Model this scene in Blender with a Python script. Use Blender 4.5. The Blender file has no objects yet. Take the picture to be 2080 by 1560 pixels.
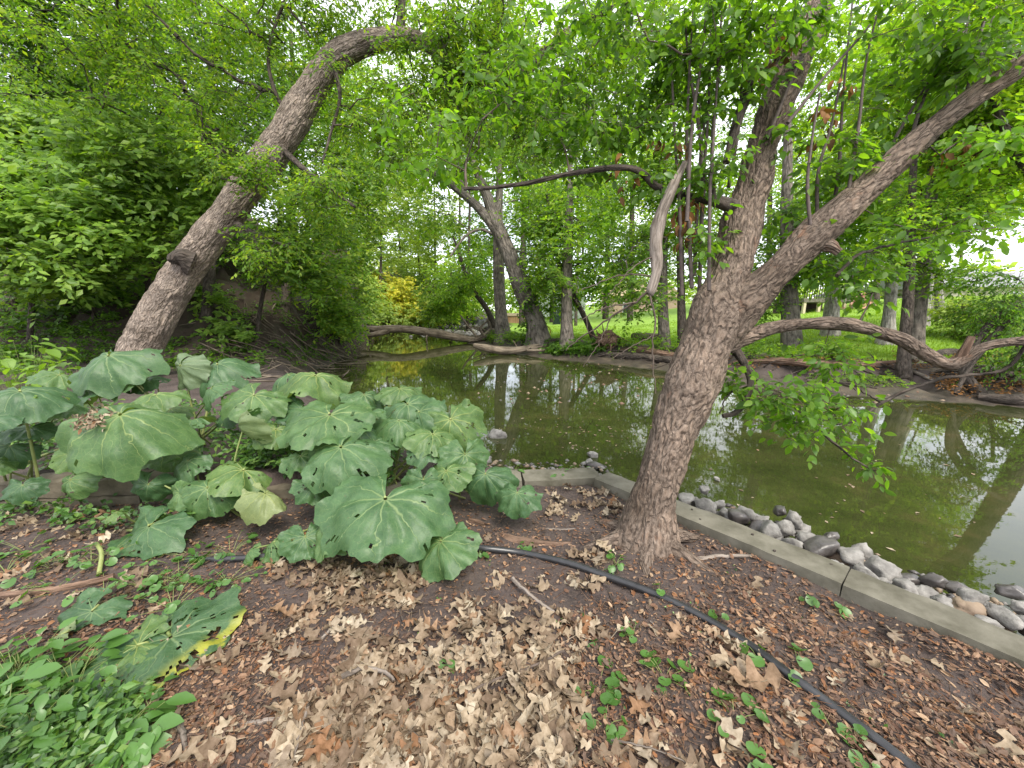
import bpy, math, random
import numpy as np
from mathutils import Vector

RNG = np.random.default_rng(7)
random.seed(7)
SC = bpy.context.scene
COL = SC.collection

# ------------------------------------------------------------------ camera, sky, sun, exposure
F = 782.0                      # focal length in photo pixels (2080 wide)
CAM_Z = 1.5
PITCH = math.atan((780 - 628) / F)
cd = bpy.data.cameras.new("camera")
cam = bpy.data.objects.new("camera", cd)
COL.objects.link(cam)
cd.sensor_width = 36.0
cd.lens = F / 2080 * 36.0
cd.clip_start = 0.05
cd.clip_end = 1000
cam.location = (0, 0, CAM_Z)
cam.rotation_euler = (math.pi / 2 - PITCH, 0, 0)
SC.camera = cam

SUN_EL, SUN_AZ = math.radians(52), math.radians(150)   # behind and to one side of the camera
world = bpy.data.worlds.new("World")
SC.world = world
world.use_nodes = True
wn, wl = world.node_tree.nodes, world.node_tree.links
bg = wn["Background"]
sky = wn.new("ShaderNodeTexSky")
sky.sky_type = 'NISHITA'
sky.sun_disc = False
sky.sun_elevation = SUN_EL
sky.sun_rotation = SUN_AZ
tc = wn.new("ShaderNodeTexCoord")
nz = wn.new("ShaderNodeTexNoise")
nz.inputs["Scale"].default_value = 2.2
nz.inputs["Detail"].default_value = 5
wl.new(tc.outputs["Generated"], nz.inputs["Vector"])
mr = wn.new("ShaderNodeMapRange")
mr.inputs["From Min"].default_value = 0.3
mr.inputs["From Max"].default_value = 0.62
mr.inputs["To Min"].default_value = 0.55
mr.inputs["To Max"].default_value = 0.95
wl.new(nz.outputs["Fac"], mr.inputs["Value"])
mx = wn.new("ShaderNodeMix")
mx.data_type = 'RGBA'
wl.new(mr.outputs["Result"], mx.inputs["Factor"])
wl.new(sky.outputs["Color"], mx.inputs["A"])
mx.inputs["B"].default_value = (8.0, 8.1, 8.5, 1)
wl.new(mx.outputs["Result"], bg.inputs["Color"])
bg.inputs["Strength"].default_value = 0.12

sd_ = bpy.data.lights.new("sun", 'SUN')
sd_.energy = 2.0
sd_.angle = math.radians(22)
sd_.color = (1.0, 0.94, 0.82)
sun = bpy.data.objects.new("sun", sd_)
COL.objects.link(sun)
sv = Vector((math.sin(SUN_AZ) * math.cos(SUN_EL), math.cos(SUN_AZ) * math.cos(SUN_EL), math.sin(SUN_EL)))
sun.rotation_euler = sv.to_track_quat('Z', 'Y').to_euler()

vs = SC.view_settings
SC.display_settings.display_device = 'sRGB'
vs.view_transform = 'Standard'
vs.look = 'None'
vs.exposure = 1.42
vs.gamma = 1.0
vs.use_curve_mapping = False
SC.cycles.max_bounces = 8
SC.cycles.diffuse_bounces = 5
SC.cycles.glossy_bounces = 3
SC.cycles.transmission_bounces = 5
SC.cycles.sample_clamp_indirect = 6
SC.cycles.use_denoising = True

# ------------------------------------------------------------------ survey helpers: pixel of the photo -> point of the place
CP, SP = math.cos(PITCH), math.sin(PITCH)

def P(px, py, d):
    x = (px - 1040) / F * d
    yc = -(py - 780) / F * d
    return np.array([x, d * CP + yc * SP, CAM_Z - d * SP + yc * CP])

def G(px, py, z):
    v = (py - 780) / F
    dz = -SP - v * CP
    return P(px, py, (z - CAM_Z) / dz)

def pxrad(px, py, d, w):
    u = (px - 1040) / F
    v = (py - 780) / F
    return 0.5 * w * d / F / math.sqrt(1 + 0.6 * (u * u + v * v))

# ------------------------------------------------------------------ noise
def _h(ix, iy, iz, s):
    n = (ix.astype(np.int64) * 374761393 + iy.astype(np.int64) * 668265263 + iz.astype(np.int64) * 2147483647 + s * 974634221)
    n = (n ^ (n >> 13)) * 1274126177
    n = n ^ (n >> 16)
    return (n & 0xFFFFFF) / float(0xFFFFFF)

def vnoise(p, s=0):
    p = np.asarray(p, float)
    i = np.floor(p)
    f = p - i
    f = f * f * (3 - 2 * f)
    x, y, z = i[..., 0], i[..., 1], i[..., 2]
    r = 0
    for dx in (0, 1):
        wx = f[..., 0] if dx else 1 - f[..., 0]
        for dy in (0, 1):
            wy = f[..., 1] if dy else 1 - f[..., 1]
            for dz in (0, 1):
                wz = f[..., 2] if dz else 1 - f[..., 2]
                r = r + wx * wy * wz * _h(x + dx, y + dy, z + dz, s)
    return r * 2 - 1

def fbm(p, o=3, s=0):
    r, a = 0, 1.0
    p = np.asarray(p, float)
    for k in range(o):
        r = r + a * vnoise(p * 2 ** k, s + k * 17)
        a *= 0.5
    return r

def sstep(a, b, x):
    t = np.clip((x - a) / (b - a), 0, 1)
    return t * t * (3 - 2 * t)

def norm(v):
    return v / np.maximum(np.linalg.norm(v, axis=-1, keepdims=True), 1e-9)

# ------------------------------------------------------------------ mesh builder
class MB:
    def __init__(s):
        s.v, s.f, s.b, s.n, s.m = [], [], [], 0, []
        s.uv = []

    def add(s, v, f, bark=None, mi=0):
        v = np.asarray(v, float).reshape(-1, 3)
        f = np.asarray(f, np.int64)
        s.v.append(v)
        s.b.append(v if bark is None else np.asarray(bark, float).reshape(-1, 3))
        s.f.append(f + s.n)
        s.m.append(np.full(len(f), mi, np.int32))
        s.n += len(v)

    def box(s, lo, hi, mi=0):
        x0, y0, z0 = lo
        x1, y1, z1 = hi
        v = [(x0, y0, z0), (x1, y0, z0), (x1, y1, z0), (x0, y1, z0), (x0, y0, z1), (x1, y0, z1), (x1, y1, z1), (x0, y1, z1)]
        s.add(v, [(0, 3, 2, 1), (4, 5, 6, 7), (0, 1, 5, 4), (1, 2, 6, 5), (2, 3, 7, 6), (3, 0, 4, 7)], mi=mi)

    def mesh(s, name, smooth=True, off=None, bark=False):
        me = bpy.data.meshes.new(name)
        if not s.v:
            return me
        V = np.concatenate(s.v)
        if off is not None:
            V = V - np.asarray(off)
        me.vertices.add(len(V))
        me.vertices.foreach_set("co", V.astype(np.float32).ravel())
        L = np.concatenate([f.ravel() for f in s.f])
        tot = np.concatenate([np.full(len(f), f.shape[1]) for f in s.f])
        st = np.concatenate([[0], np.cumsum(tot)[:-1]])
        me.loops.add(len(L))
        me.loops.foreach_set("vertex_index", L.astype(np.int32))
        me.polygons.add(len(tot))
        me.polygons.foreach_set("loop_start", st.astype(np.int32))
        me.polygons.foreach_set("use_smooth", np.full(len(tot), smooth, bool))
        me.polygons.foreach_set("material_index", np.concatenate(s.m))
        if bark:
            a = me.attributes.new("barkco", 'FLOAT_VECTOR', 'POINT')
            a.data.foreach_set("vector", np.concatenate(s.b).astype(np.float32).ravel())
        if s.uv:
            a = me.attributes.new("leafco", 'FLOAT_VECTOR', 'POINT')
            a.data.foreach_set("vector", np.concatenate(s.uv).astype(np.float32).ravel())
        me.update(calc_edges=True)
        return me

def obj(name, mb, mats, parent=None, smooth=True, bark=False, kind=None, origin=None):
    """One mesh object; vertices are given in world space and stored about its parent's (or its own) origin."""
    off = np.array(parent.get('_o', (0, 0, 0))) if parent is not None else (np.array(origin) if origin is not None else np.zeros(3))
    me = mb.mesh(name, smooth, off, bark) if isinstance(mb, MB) else mb
    for m in (mats if isinstance(mats, (list, tuple)) else [mats]):
        me.materials.append(m)
    o = bpy.data.objects.new(name, me)
    COL.objects.link(o)
    if parent is not None:
        o.parent = parent
        if parent.type == 'MESH':
            pass
    elif origin is not None:
        o.location = origin
    o['_o'] = tuple(off)
    if kind:
        o['kind'] = kind
    return o

def tag(o, label=None, cat=None, group=None, kind=None):
    if label: o['label'] = label
    if cat: o['category'] = cat
    if group: o['group'] = group
    if kind: o['kind'] = kind
    return o

def thing(name, label, cat, loc, group=None):
    o = bpy.data.objects.new(name, None)
    o.empty_display_size = 0.1
    COL.objects.link(o)
    o.location = tuple(float(c) for c in loc)
    o['_o'] = tuple(float(c) for c in loc)
    return tag(o, label, cat, group)

def inst(name, me, parent, loc, rot=(0, 0, 0), sc=(1, 1, 1)):
    """A child object sharing mesh data, world location given."""
    o = bpy.data.objects.new(name, me)
    COL.objects.link(o)
    if parent is not None:
        o.parent = parent
        loc = np.asarray(loc) - np.array(parent['_o'])
    o.location = tuple(float(c) for c in loc)
    o.rotation_euler = rot
    o.scale = sc if isinstance(sc, (tuple, list)) else (sc, sc, sc)
    return o

# ------------------------------------------------------------------ tubes
def resample(pts, n):
    """Catmull-Rom through rows of pts (any number of columns)."""
    p = np.asarray(pts, float)
    if len(p) == 2:
        t = np.linspace(0, 1, n)[:, None]
        return p[0] * (1 - t) + p[1] * t
    q = np.vstack([2 * p[0] - p[1], p, 2 * p[-1] - p[-2]])
    seg = np.linalg.norm(np.diff(p[:, :3], axis=0), axis=1)
    cum = np.concatenate([[0], np.cumsum(seg)])
    out = []
    for t in np.linspace(0, cum[-1], n):
        k = min(np.searchsorted(cum, t, side='right') - 1, len(p) - 2)
        u = (t - cum[k]) / max(seg[k], 1e-9)
        a, b, c, d = q[k], q[k + 1], q[k + 2], q[k + 3]
        out.append(0.5 * ((2 * b) + (-a + c) * u + (2 * a - 5 * b + 4 * c - d) * u * u + (-a + 3 * b - 3 * c + d) * u ** 3))
    return np.array(out)

def tube(mb, pts, rad, sides=8, cap=True, disp=None, mi=0):
    pts = np.asarray(pts, float)
    n = len(pts)
    rad = np.broadcast_to(np.asarray(rad, float), (n,)).copy()
    t = np.gradient(pts, axis=0)
    t = norm(t)
    ref = np.array([0.0, 1, 0]) if abs(t[0][1]) < 0.9 else np.array([1.0, 0, 0])
    u = norm(np.cross(t[0], ref))
    U = [u]
    for k in range(1, n):
        u = U[-1] - t[k] * np.dot(U[-1], t[k])
        U.append(u / max(np.linalg.norm(u), 1e-9))
    U = np.array(U)
    W = np.cross(t, U)
    a = np.linspace(0, 2 * np.pi, sides, endpoint=False)
    ca, sa = np.cos(a), np.sin(a)
    dirs = U[:, None, :] * ca[None, :, None] + W[:, None, :] * sa[None, :, None]
    s = np.concatenate([[0], np.cumsum(np.linalg.norm(np.diff(pts, axis=0), axis=1))])
    R0 = max(rad.mean(), 0.002)
    bark = np.stack([np.broadcast_to(ca * R0, (n, sides)), np.broadcast_to(sa * R0, (n, sides)), np.broadcast_to(s[:, None], (n, sides))], -1)
    bark = bark + np.array([random.random() * 3, random.random() * 3, random.random() * 3])
    rr = np.repeat(rad[:, None], sides, 1)
    if disp is not None:
        rr = rr + disp(bark, rr, s)
    v = pts[:, None, :] + dirs * rr[..., None]
    i = np.arange(n - 1)[:, None] * sides
    j = np.arange(sides)[None, :]
    j2 = (j + 1) % sides
    f = np.stack([i + j, i + j2, i + sides + j2, i + sides + j], -1).reshape(-1, 4)
    mb.add(v.reshape(-1, 3), f, bark.reshape(-1, 3), mi)
    if cap:
        for e in (0, n - 1):
            c = mb.n
            ring = v[e]
            mb.add(np.vstack([ring, ring.mean(0)[None]]), [((k, (k + 1) % sides, sides) if e else ((k + 1) % sides, k, sides)) for k in range(sides)], np.vstack([bark[e], bark[e].mean(0)[None]]), mi)

def lumpy(amp, freq=3.0, zf=1.0, seed=0):
    def d(bark, rr, s):
        return amp * fbm(bark * np.array([freq, freq, freq * zf]), 3, seed) * np.minimum(1, rr / 0.02)
    return d

# ------------------------------------------------------------------ materials
def mat(name):
    m = bpy.data.materials.new(name)
    m.use_nodes = True
    nt = m.node_tree
    return m, nt.nodes, nt.links, nt.nodes["Principled BSDF"]

def ramp(n, l, src, stops, interp='LINEAR'):
    r = n.new("ShaderNodeValToRGB")
    r.color_ramp.interpolation = interp
    e = r.color_ramp.elements
    while len(e) < len(stops):
        e.new(0.5)
    for k, (p, c) in enumerate(stops):
        e[k].position = p
        e[k].color = (*c, 1)
    l.new(src, r.inputs["Fac"])
    return r.outputs["Color"]

def noise(n, l, vec, scale, detail=4, rough=0.55, dist=0.0):
    t = n.new("ShaderNodeTexNoise")
    t.inputs["Scale"].default_value = scale
    t.inputs["Detail"].default_value = detail
    t.inputs["Roughness"].default_value = rough
    t.inputs["Distortion"].default_value = dist
    if vec is not None:
        l.new(vec, t.inputs["Vector"])
    return t.outputs["Fac"]

def mixc(n, l, fac, a, b, mode='MIX'):
    x = n.new("ShaderNodeMix")
    x.data_type = 'RGBA'
    x.blend_type = mode
    for k, s in (("Factor", fac), ("A", a), ("B", b)):
        if hasattr(s, 'is_linked'):
            l.new(s, x.inputs[k])
        elif k == "Factor":
            x.inputs[k].default_value = s
        else:
            x.inputs[k].default_value = (*s, 1)
    return x.outputs["Result"]

def math_(n, l, op, a, b=0.0, clamp=False):
    x = n.new("ShaderNodeMath")
    x.operation = op
    x.use_clamp = clamp
    for k, s in ((0, a), (1, b)):
        if hasattr(s, 'is_linked'):
            l.new(s, x.inputs[k])
        else:
            x.inputs[k].default_value = s
    return x.outputs[0]

def bump(n, l, bsdf, h, strength=0.5, dist=0.02):
    b = n.new("ShaderNodeBump")
    b.inputs["Strength"].default_value = strength
    b.inputs["Distance"].default_value = dist
    l.new(h, b.inputs["Height"])
    l.new(b.outputs["Normal"], bsdf.inputs["Normal"])

def scaled(n, l, vec, s):
    x = n.new("ShaderNodeMapping")
    x.inputs["Scale"].default_value = s
    l.new(vec, x.inputs["Vector"])
    return x.outputs["Vector"]

def pos(n):
    return n.new("ShaderNodeNewGeometry").outputs["Position"]

def leaf_mat(name, cols, trans=0.4, tcol=1.6, rough=0.45, spec=0.4, clump=1.2):
    """cols: ramp stops over a per-leaf random number."""
    m, n, l, b = mat(name)
    cols = [(r_ * 1.30, g_ * 1.25, b_ * 0.85) for r_, g_, b_ in cols]
    g = n.new("ShaderNodeNewGeometry")
    k = len(cols)
    c = ramp(n, l, g.outputs["Random Per Island"], [((i + 0.5) / k, x) for i, x in enumerate(cols)])
    big = noise(n, l, g.outputs["Position"], clump, 2)
    f = ramp(n, l, big, [(0.3, (0.62, 0.66, 0.62)), (0.7, (1.3, 1.25, 1.1))])
    c = mixc(n, l, 1.0, c, f, 'MULTIPLY')
    l.new(c, b.inputs["Base Color"])
    b.inputs["Roughness"].default_value = rough
    b.inputs["Specular IOR Level"].default_value = spec
    t = n.new("ShaderNodeBsdfTranslucent")
    tcx = mixc(n, l, 1.0, c, (tcol * 1.2, tcol * 1.2, tcol * 0.3), 'MULTIPLY')
    l.new(tcx, t.inputs["Color"])
    x = n.new("ShaderNodeMixShader")
    x.inputs[0].default_value = trans
    l.new(b.outputs[0], x.inputs[1])
    l.new(t.outputs[0], x.inputs[2])
    l.new(x.outputs[0], n["Material Output"].inputs["Surface"])
    return m

def bark_mat(name, furrow, ridge, high, fr=26.0, zs=0.28, strength=0.9, dist=0.012, patch=None):
    m, n, l, b = mat(name)
    at = n.new("ShaderNodeAttribute")
    at.attribute_name = "barkco"
    v = scaled(n, l, at.outputs["Vector"], (1, 1, zs))
    nn = n.new("ShaderNodeTexNoise")
    nn.inputs["Scale"].default_value = fr * 0.5
    nn.inputs["Detail"].default_value = 3
    l.new(v, nn.inputs["Vector"])
    wob = mixc(n, l, 0.17, v, nn.outputs["Color"], 'ADD')
    vo = n.new("ShaderNodeTexVoronoi")
    vo.feature = 'DISTANCE_TO_EDGE'
    vo.inputs["Scale"].default_value = fr
    l.new(wob, vo.inputs["Vector"])
    e = vo.outputs["Distance"]
    e2 = ramp(n, l, e, [(0.0, (0, 0, 0)), (0.32, (1, 1, 1))])
    fine = noise(n, l, v, fr * 2.6, 8, 0.78)
    c = mixc(n, l, e2, furrow, ridge)
    c = mixc(n, l, ramp(n, l, fine, [(0.42, (0, 0, 0)), (0.68, (1, 1, 1))]), c, high)
    large = noise(n, l, at.outputs["Vector"], 3.0, 4)
    c = mixc(n, l, 1.0, c, ramp(n, l, large, [(0.28, (0.52, 0.50, 0.47)), (0.5, (0.95, 0.95, 0.95)), (0.72, (1.35, 1.33, 1.30))]), 'MULTIPLY')
    if patch:
        pn = noise(n, l, scaled(n, l, at.outputs["Vector"], (1, 1, 0.5)), 9.0, 5, 0.7)
        c = mixc(n, l, ramp(n, l, pn, [(0.60, (0, 0, 0)), (0.70, (0.65, 0.65, 0.65))]), c, patch)
    l.new(c, b.inputs["Base Color"])
    b.inputs["Roughness"].default_value = 0.9
    b.inputs["Specular IOR Level"].default_value = 0.2
    h = math_(n, l, 'ADD', e2, math_(n, l, 'MULTIPLY', fine, 0.9))
    bump(n, l, b, h, strength, dist)
    return m

def flat_mat(name, c0, c1, scale=8.0, rough=0.8, bs=0.3, bd=0.01, spec=0.3, obj_space=False):
    m, n, l, b = mat(name)
    if obj_space:
        v = n.new("ShaderNodeTexCoord").outputs["Object"]
    else:
        v = pos(n)
    f = noise(n, l, v, scale, 6, 0.6)
    l.new(ramp(n, l, f, [(0.3, c0), (0.7, c1)]), b.inputs["Base Color"])
    b.inputs["Roughness"].default_value = rough
    b.inputs["Specular IOR Level"].default_value = spec
    f2 = noise(n, l, v, scale * 3, 5, 0.6)
    bump(n, l, b, f2, bs, bd)
    return m

M = {}
M['bark_ash'] = bark_mat("furrowed_bark", (0.060, 0.046, 0.037), (0.26, 0.205, 0.165), (0.39, 0.325, 0.275), 26, 0.24, 1.0, 0.016)
M['bark_apple'] = bark_mat("flaky_bark", (0.050, 0.036, 0.028), (0.170, 0.124, 0.094), (0.27, 0.212, 0.17), 24, 0.40, 1.0, 0.014, (0.22, 0.12, 0.075))
M['bark_grey'] = bark_mat("grey_bark", (0.05, 0.043, 0.037), (0.16, 0.134, 0.114), (0.245, 0.215, 0.187), 9, 0.25, 0.8, 0.03)
M['bark_dark'] = bark_mat("dark_bark", (0.022, 0.018, 0.015), (0.075, 0.058, 0.047), (0.12, 0.10, 0.085), 16, 0.3, 0.8, 0.02)
M['bark_pale'] = bark_mat("pale_bark", (0.13, 0.12, 0.11), (0.32, 0.29, 0.26), (0.44, 0.41, 0.38), 9, 0.25, 0.8, 0.03)
M['dead'] = bark_mat("dead_wood", (0.08, 0.065, 0.053), (0.22, 0.18, 0.15), (0.33, 0.285, 0.25), 20, 0.12, 0.6, 0.01)
M['driftwood'] = bark_mat("weathered_log", (0.065, 0.05, 0.036), (0.16, 0.127, 0.094), (0.25, 0.21, 0.165), 8, 0.12, 0.6, 0.02)
M['rotten'] = bark_mat("rotten_wood", (0.05, 0.03, 0.02), (0.17, 0.105, 0.075), (0.27, 0.18, 0.13), 14, 0.1, 0.9, 0.02)
M['twig'] = flat_mat("twig_bark", (0.05, 0.036, 0.028), (0.12, 0.092, 0.075), 30, 0.85, 0.3, 0.003)
M['sucker'] = flat_mat("sucker_bark", (0.045, 0.034, 0.03), (0.11, 0.085, 0.075), 30, 0.8, 0.3, 0.003)

M['leaf_apple'] = leaf_mat("apple_leaf", [(0.045, 0.095, 0.022), (0.06, 0.135, 0.028), (0.075, 0.16, 0.03), (0.095, 0.175, 0.03)], 0.52, 2.1, 0.5, 0.25)
M['leaf_big'] = leaf_mat("near_leaf", [(0.05, 0.11, 0.03), (0.065, 0.14, 0.035), (0.08, 0.155, 0.04)], 0.35, 1.8, 0.4, 0.5)
M['leaf_elder'] = leaf_mat("boxelder_leaf", [(0.055, 0.115, 0.025), (0.075, 0.155, 0.03), (0.10, 0.185, 0.036), (0.14, 0.20, 0.04)], 0.52, 2.1, 0.5, 0.25)
M['leaf_shrub'] = leaf_mat("shrub_leaf", [(0.075, 0.145, 0.04), (0.10, 0.19, 0.05), (0.13, 0.225, 0.06), (0.16, 0.25, 0.075)], 0.42, 1.9, 0.45, 0.3, 0.7)
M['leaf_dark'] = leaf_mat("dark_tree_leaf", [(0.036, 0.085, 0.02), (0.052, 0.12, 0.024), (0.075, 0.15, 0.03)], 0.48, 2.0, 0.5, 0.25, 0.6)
M['leaf_mid'] = leaf_mat("creekside_leaf", [(0.058, 0.12, 0.028), (0.08, 0.165, 0.034), (0.105, 0.195, 0.04), (0.14, 0.21, 0.045)], 0.52, 2.1, 0.5, 0.25, 0.4)
M['leaf_light'] = leaf_mat("lime_leaf", [(0.08, 0.16, 0.03), (0.11, 0.20, 0.035), (0.14, 0.23, 0.04), (0.17, 0.24, 0.045)], 0.52, 2.1, 0.5, 0.25, 0.4)
M['leaf_pale'] = leaf_mat("pale_far_leaf", [(0.16, 0.24, 0.085), (0.19, 0.28, 0.10), (0.23, 0.31, 0.11)], 0.42, 1.6, 0.55, 0.3, 0.3)  # greens paled so the colour carries the bright haze of the creek opening
M['leaf_yellow'] = leaf_mat("yellow_leaf", [(0.24, 0.28, 0.06), (0.36, 0.36, 0.07), (0.42, 0.40, 0.08), (0.28, 0.33, 0.07)], 0.4, 1.2, 0.55, 0.3, 0.4)
M['leaf_brown'] = leaf_mat("dead_hanging_leaf", [(0.08, 0.045, 0.03), (0.13, 0.07, 0.045), (0.19, 0.09, 0.045)], 0.2, 1.2, 0.7, 0.2)
M['leaf_ground'] = leaf_mat("ground_plant_leaf", [(0.028, 0.072, 0.024), (0.042, 0.102, 0.032), (0.055, 0.13, 0.04), (0.085, 0.155, 0.05)], 0.28, 1.7, 0.4, 0.5, 2.0)
M['grass'] = leaf_mat("lawn_grass", [(0.12, 0.21, 0.035), (0.15, 0.25, 0.042), (0.18, 0.27, 0.05)], 0.3, 1.6, 0.6, 0.2, 0.3)
M['oakleaf'] = None
def dry_leaf(name, cols):
    m, n, l, b = mat(name)
    oi = n.new("ShaderNodeObjectInfo")
    g = n.new("ShaderNodeNewGeometry")
    r = math_(n, l, 'FRACT', math_(n, l, 'ADD', oi.outputs["Random"], g.outputs["Random Per Island"]))
    k = len(cols)
    c = ramp(n, l, r, [((i + 0.5) / k, x) for i, x in enumerate(cols)])
    f = noise(n, l, g.outputs["Position"], 60, 4)
    c = mixc(n, l, 1.0, c, ramp(n, l, f, [(0.3, (0.72, 0.68, 0.62)), (0.65, (1.1, 1.1, 1.1))]), 'MULTIPLY')
    l.new(c, b.inputs["Base Color"])
    b.inputs["Roughness"].default_value = 0.7
    b.inputs["Specular IOR Level"].default_value = 0.25
    t = n.new("ShaderNodeBsdfTranslucent")
    l.new(c, t.inputs["Color"])
    x = n.new("ShaderNodeMixShader")
    x.inputs[0].default_value = 0.15
    l.new(b.outputs[0], x.inputs[1])
    l.new(t.outputs[0], x.inputs[2])
    l.new(x.outputs[0], n["Material Output"].inputs["Surface"])
    bump(n, l, b, f, 0.3, 0.003)
    return m
M['oakleaf'] = dry_leaf("dry_oak_leaf", [(0.15, 0.105, 0.070), (0.27, 0.21, 0.145), (0.35, 0.285, 0.205), (0.20, 0.145, 0.095), (0.30, 0.24, 0.17), (0.20, 0.098, 0.045), (0.42, 0.36, 0.27), (0.24, 0.195, 0.145), (0.12, 0.08, 0.052), (0.17, 0.125, 0.085)])
M['chip'] = dry_leaf("small_litter", [(0.11, 0.060, 0.040), (0.20, 0.115, 0.074), (0.28, 0.18, 0.115), (0.15, 0.080, 0.052), (0.35, 0.25, 0.165), (0.25, 0.11, 0.045), (0.07, 0.043, 0.032), (0.16, 0.10, 0.07), (0.10, 0.07, 0.055), (0.13, 0.085, 0.06)])
M['stone'] = flat_mat("cobble", (0.11, 0.103, 0.095), (0.28, 0.265, 0.245), 16, 0.75, 0.6, 0.012, 0.3)
M['stone_dark'] = flat_mat("wet_cobble", (0.035, 0.031, 0.029), (0.10, 0.088, 0.082), 16, 0.35, 0.3, 0.01, 0.5)
M['stone_brown'] = flat_mat("brown_cobble", (0.15, 0.105, 0.075), (0.26, 0.20, 0.14), 9, 0.7, 0.4, 0.01, 0.3)
M['concrete'] = flat_mat("old_concrete", (0.065, 0.060, 0.042), (0.185, 0.172, 0.138), 5, 0.9, 0.8, 0.006, 0.2)
M['block'] = flat_mat("mossy_block", (0.075, 0.064, 0.046), (0.17, 0.145, 0.108), 9, 0.9, 0.7, 0.01, 0.2)
M['hose'] = flat_mat("black_plastic_pipe", (0.012, 0.012, 0.013), (0.028, 0.028, 0.030), 20, 0.33, 0.15, 0.002, 0.5)
M['stem'] = flat_mat("green_stalk", (0.11, 0.15, 0.04), (0.19, 0.21, 0.07), 12, 0.5, 0.1, 0.003, 0.4)
M['stalk_y'] = flat_mat("yellow_green_stalk", (0.16, 0.20, 0.06), (0.26, 0.28, 0.10), 12, 0.5, 0.1, 0.003, 0.4)

# butterbur blade: radial veins from polar leaf coordinates (x = angle 0..1, y = radius 0..1, z = yellowing)
def butterbur_mat(name, top0, top1, under, yellow=False):
    m, n, l, b = mat(name)
    at = n.new("ShaderNodeAttribute")
    at.attribute_name = "leafco"
    sx = n.new("ShaderNodeSeparateXYZ")
    l.new(at.outputs["Vector"], sx.inputs[0])
    g = n.new("ShaderNodeNewGeometry")
    big = noise(n, l, g.outputs["Position"], 9, 4)
    c = ramp(n, l, big, [(0.32, top0), (0.68, top1)])
    fine_ = noise(n, l, g.outputs["Position"], 120, 4, 0.7)
    c = mixc(n, l, 1.0, c, ramp(n, l, fine_, [(0.3, (0.80, 0.82, 0.80)), (0.7, (1.16, 1.14, 1.16))]), 'MULTIPLY')
    # main veins
    wob = math_(n, l, 'MULTIPLY', math_(n, l, 'SUBTRACT', noise(n, l, g.outputs["Position"], 14, 2), 0.5), 0.06)
    oi0 = n.new("ShaderNodeObjectInfo")
    ang = math_(n, l, 'ADD', math_(n, l, 'ADD', sx.outputs[0], wob), math_(n, l, 'MULTIPLY', oi0.outputs["Random"], 0.06))
    def vein(count, w0, r0):
        fr = math_(n, l, 'ABSOLUTE', math_(n, l, 'SUBTRACT', math_(n, l, 'FRACT', math_(n, l, 'MULTIPLY', ang, count)), 0.5))
        d = math_(n, l, 'MULTIPLY', fr, math_(n, l, 'MULTIPLY', sx.outputs[1], 6.0 / count))
        w = math_(n, l, 'MULTIPLY', math_(n, l, 'SUBTRACT', 1.15, sx.outputs[1]), w0)
        k = math_(n, l, 'SUBTRACT', 1.0, math_(n, l, 'DIVIDE', d, w), True)
        rr = math_(n, l, 'MULTIPLY', math_(n, l, 'SUBTRACT', sx.outputs[1], r0), 12.0, True)
        return math_(n, l, 'MULTIPLY', k, rr)
    v1 = vein(9.0, 0.024, -0.2)
    v2 = vein(27.0, 0.010, 0.42)
    vv = math_(n, l, 'MAXIMUM', v1, math_(n, l, 'MULTIPLY', v2, 0.55))
    vo = n.new("ShaderNodeTexVoronoi")
    vo.feature = 'DISTANCE_TO_EDGE'
    vo.inputs["Scale"].default_value = 26
    l.new(g.outputs["Position"], vo.inputs["Vector"])
    net = math_(n, l, 'SUBTRACT', 1.0, math_(n, l, 'MULTIPLY', vo.outputs["Distance"], 12.0), True)
    vv = math_(n, l, 'MAXIMUM', vv, math_(n, l, 'MULTIPLY', net, 0.16), True)
    c = mixc(n, l, math_(n, l, 'MULTIPLY', vv, 0.62), c, (0.24, 0.30, 0.13))
    oi = n.new("ShaderNodeObjectInfo")
    c = mixc(n, l, 1.0, c, ramp(n, l, oi.outputs["Random"], [(0.0, (0.70, 0.78, 0.80)), (0.45, (0.98, 1.0, 0.92)), (0.8, (1.18, 1.10, 0.85)), (1.0, (1.38, 1.18, 0.80))]), 'MULTIPLY')
    # brown flecks
    fl = noise(n, l, g.outputs["Position"], 45, 3)
    c = mixc(n, l, ramp(n, l, fl, [(0.70, (0, 0, 0)), (0.74, (0.7, 0.7, 0.7))]), c, (0.10, 0.085, 0.04))
    if yellow:
        yn = noise(n, l, g.outputs["Position"], 16, 4)
        yy = math_(n, l, 'MULTIPLY', sx.outputs[2], ramp(n, l, yn, [(0.42, (0, 0, 0)), (0.52, (1, 1, 1))]))
        c = mixc(n, l, yy, c, (0.27, 0.27, 0.03))
    cc = mixc(n, l, g.outputs["Backfacing"], c, under)
    l.new(cc, b.inputs["Base Color"])
    b.inputs["Roughness"].default_value = 0.48
    b.inputs["Specular IOR Level"].default_value = 0.42
    h = math_(n, l, 'ADD', math_(n, l, 'MULTIPLY', vv, 0.7), math_(n, l, 'MULTIPLY', noise(n, l, g.outputs["Position"], 40, 4), 0.8))
    bump(n, l, b, h, 0.45, 0.006)
    t = n.new("ShaderNodeBsdfTranslucent")
    l.new(mixc(n, l, 1.0, cc, (1.7, 1.9, 0.5), 'MULTIPLY'), t.inputs["Color"])
    x = n.new("ShaderNodeMixShader")
    x.inputs[0].default_value = 0.2
    l.new(b.outputs[0], x.inputs[1])
    l.new(t.outputs[0], x.inputs[2])
    l.new(x.outputs[0], n["Material Output"].inputs["Surface"])
    return m
M['butter'] = butterbur_mat("butterbur_blade", (0.036, 0.086, 0.030), (0.072, 0.140, 0.054), (0.13, 0.19, 0.075))
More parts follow.
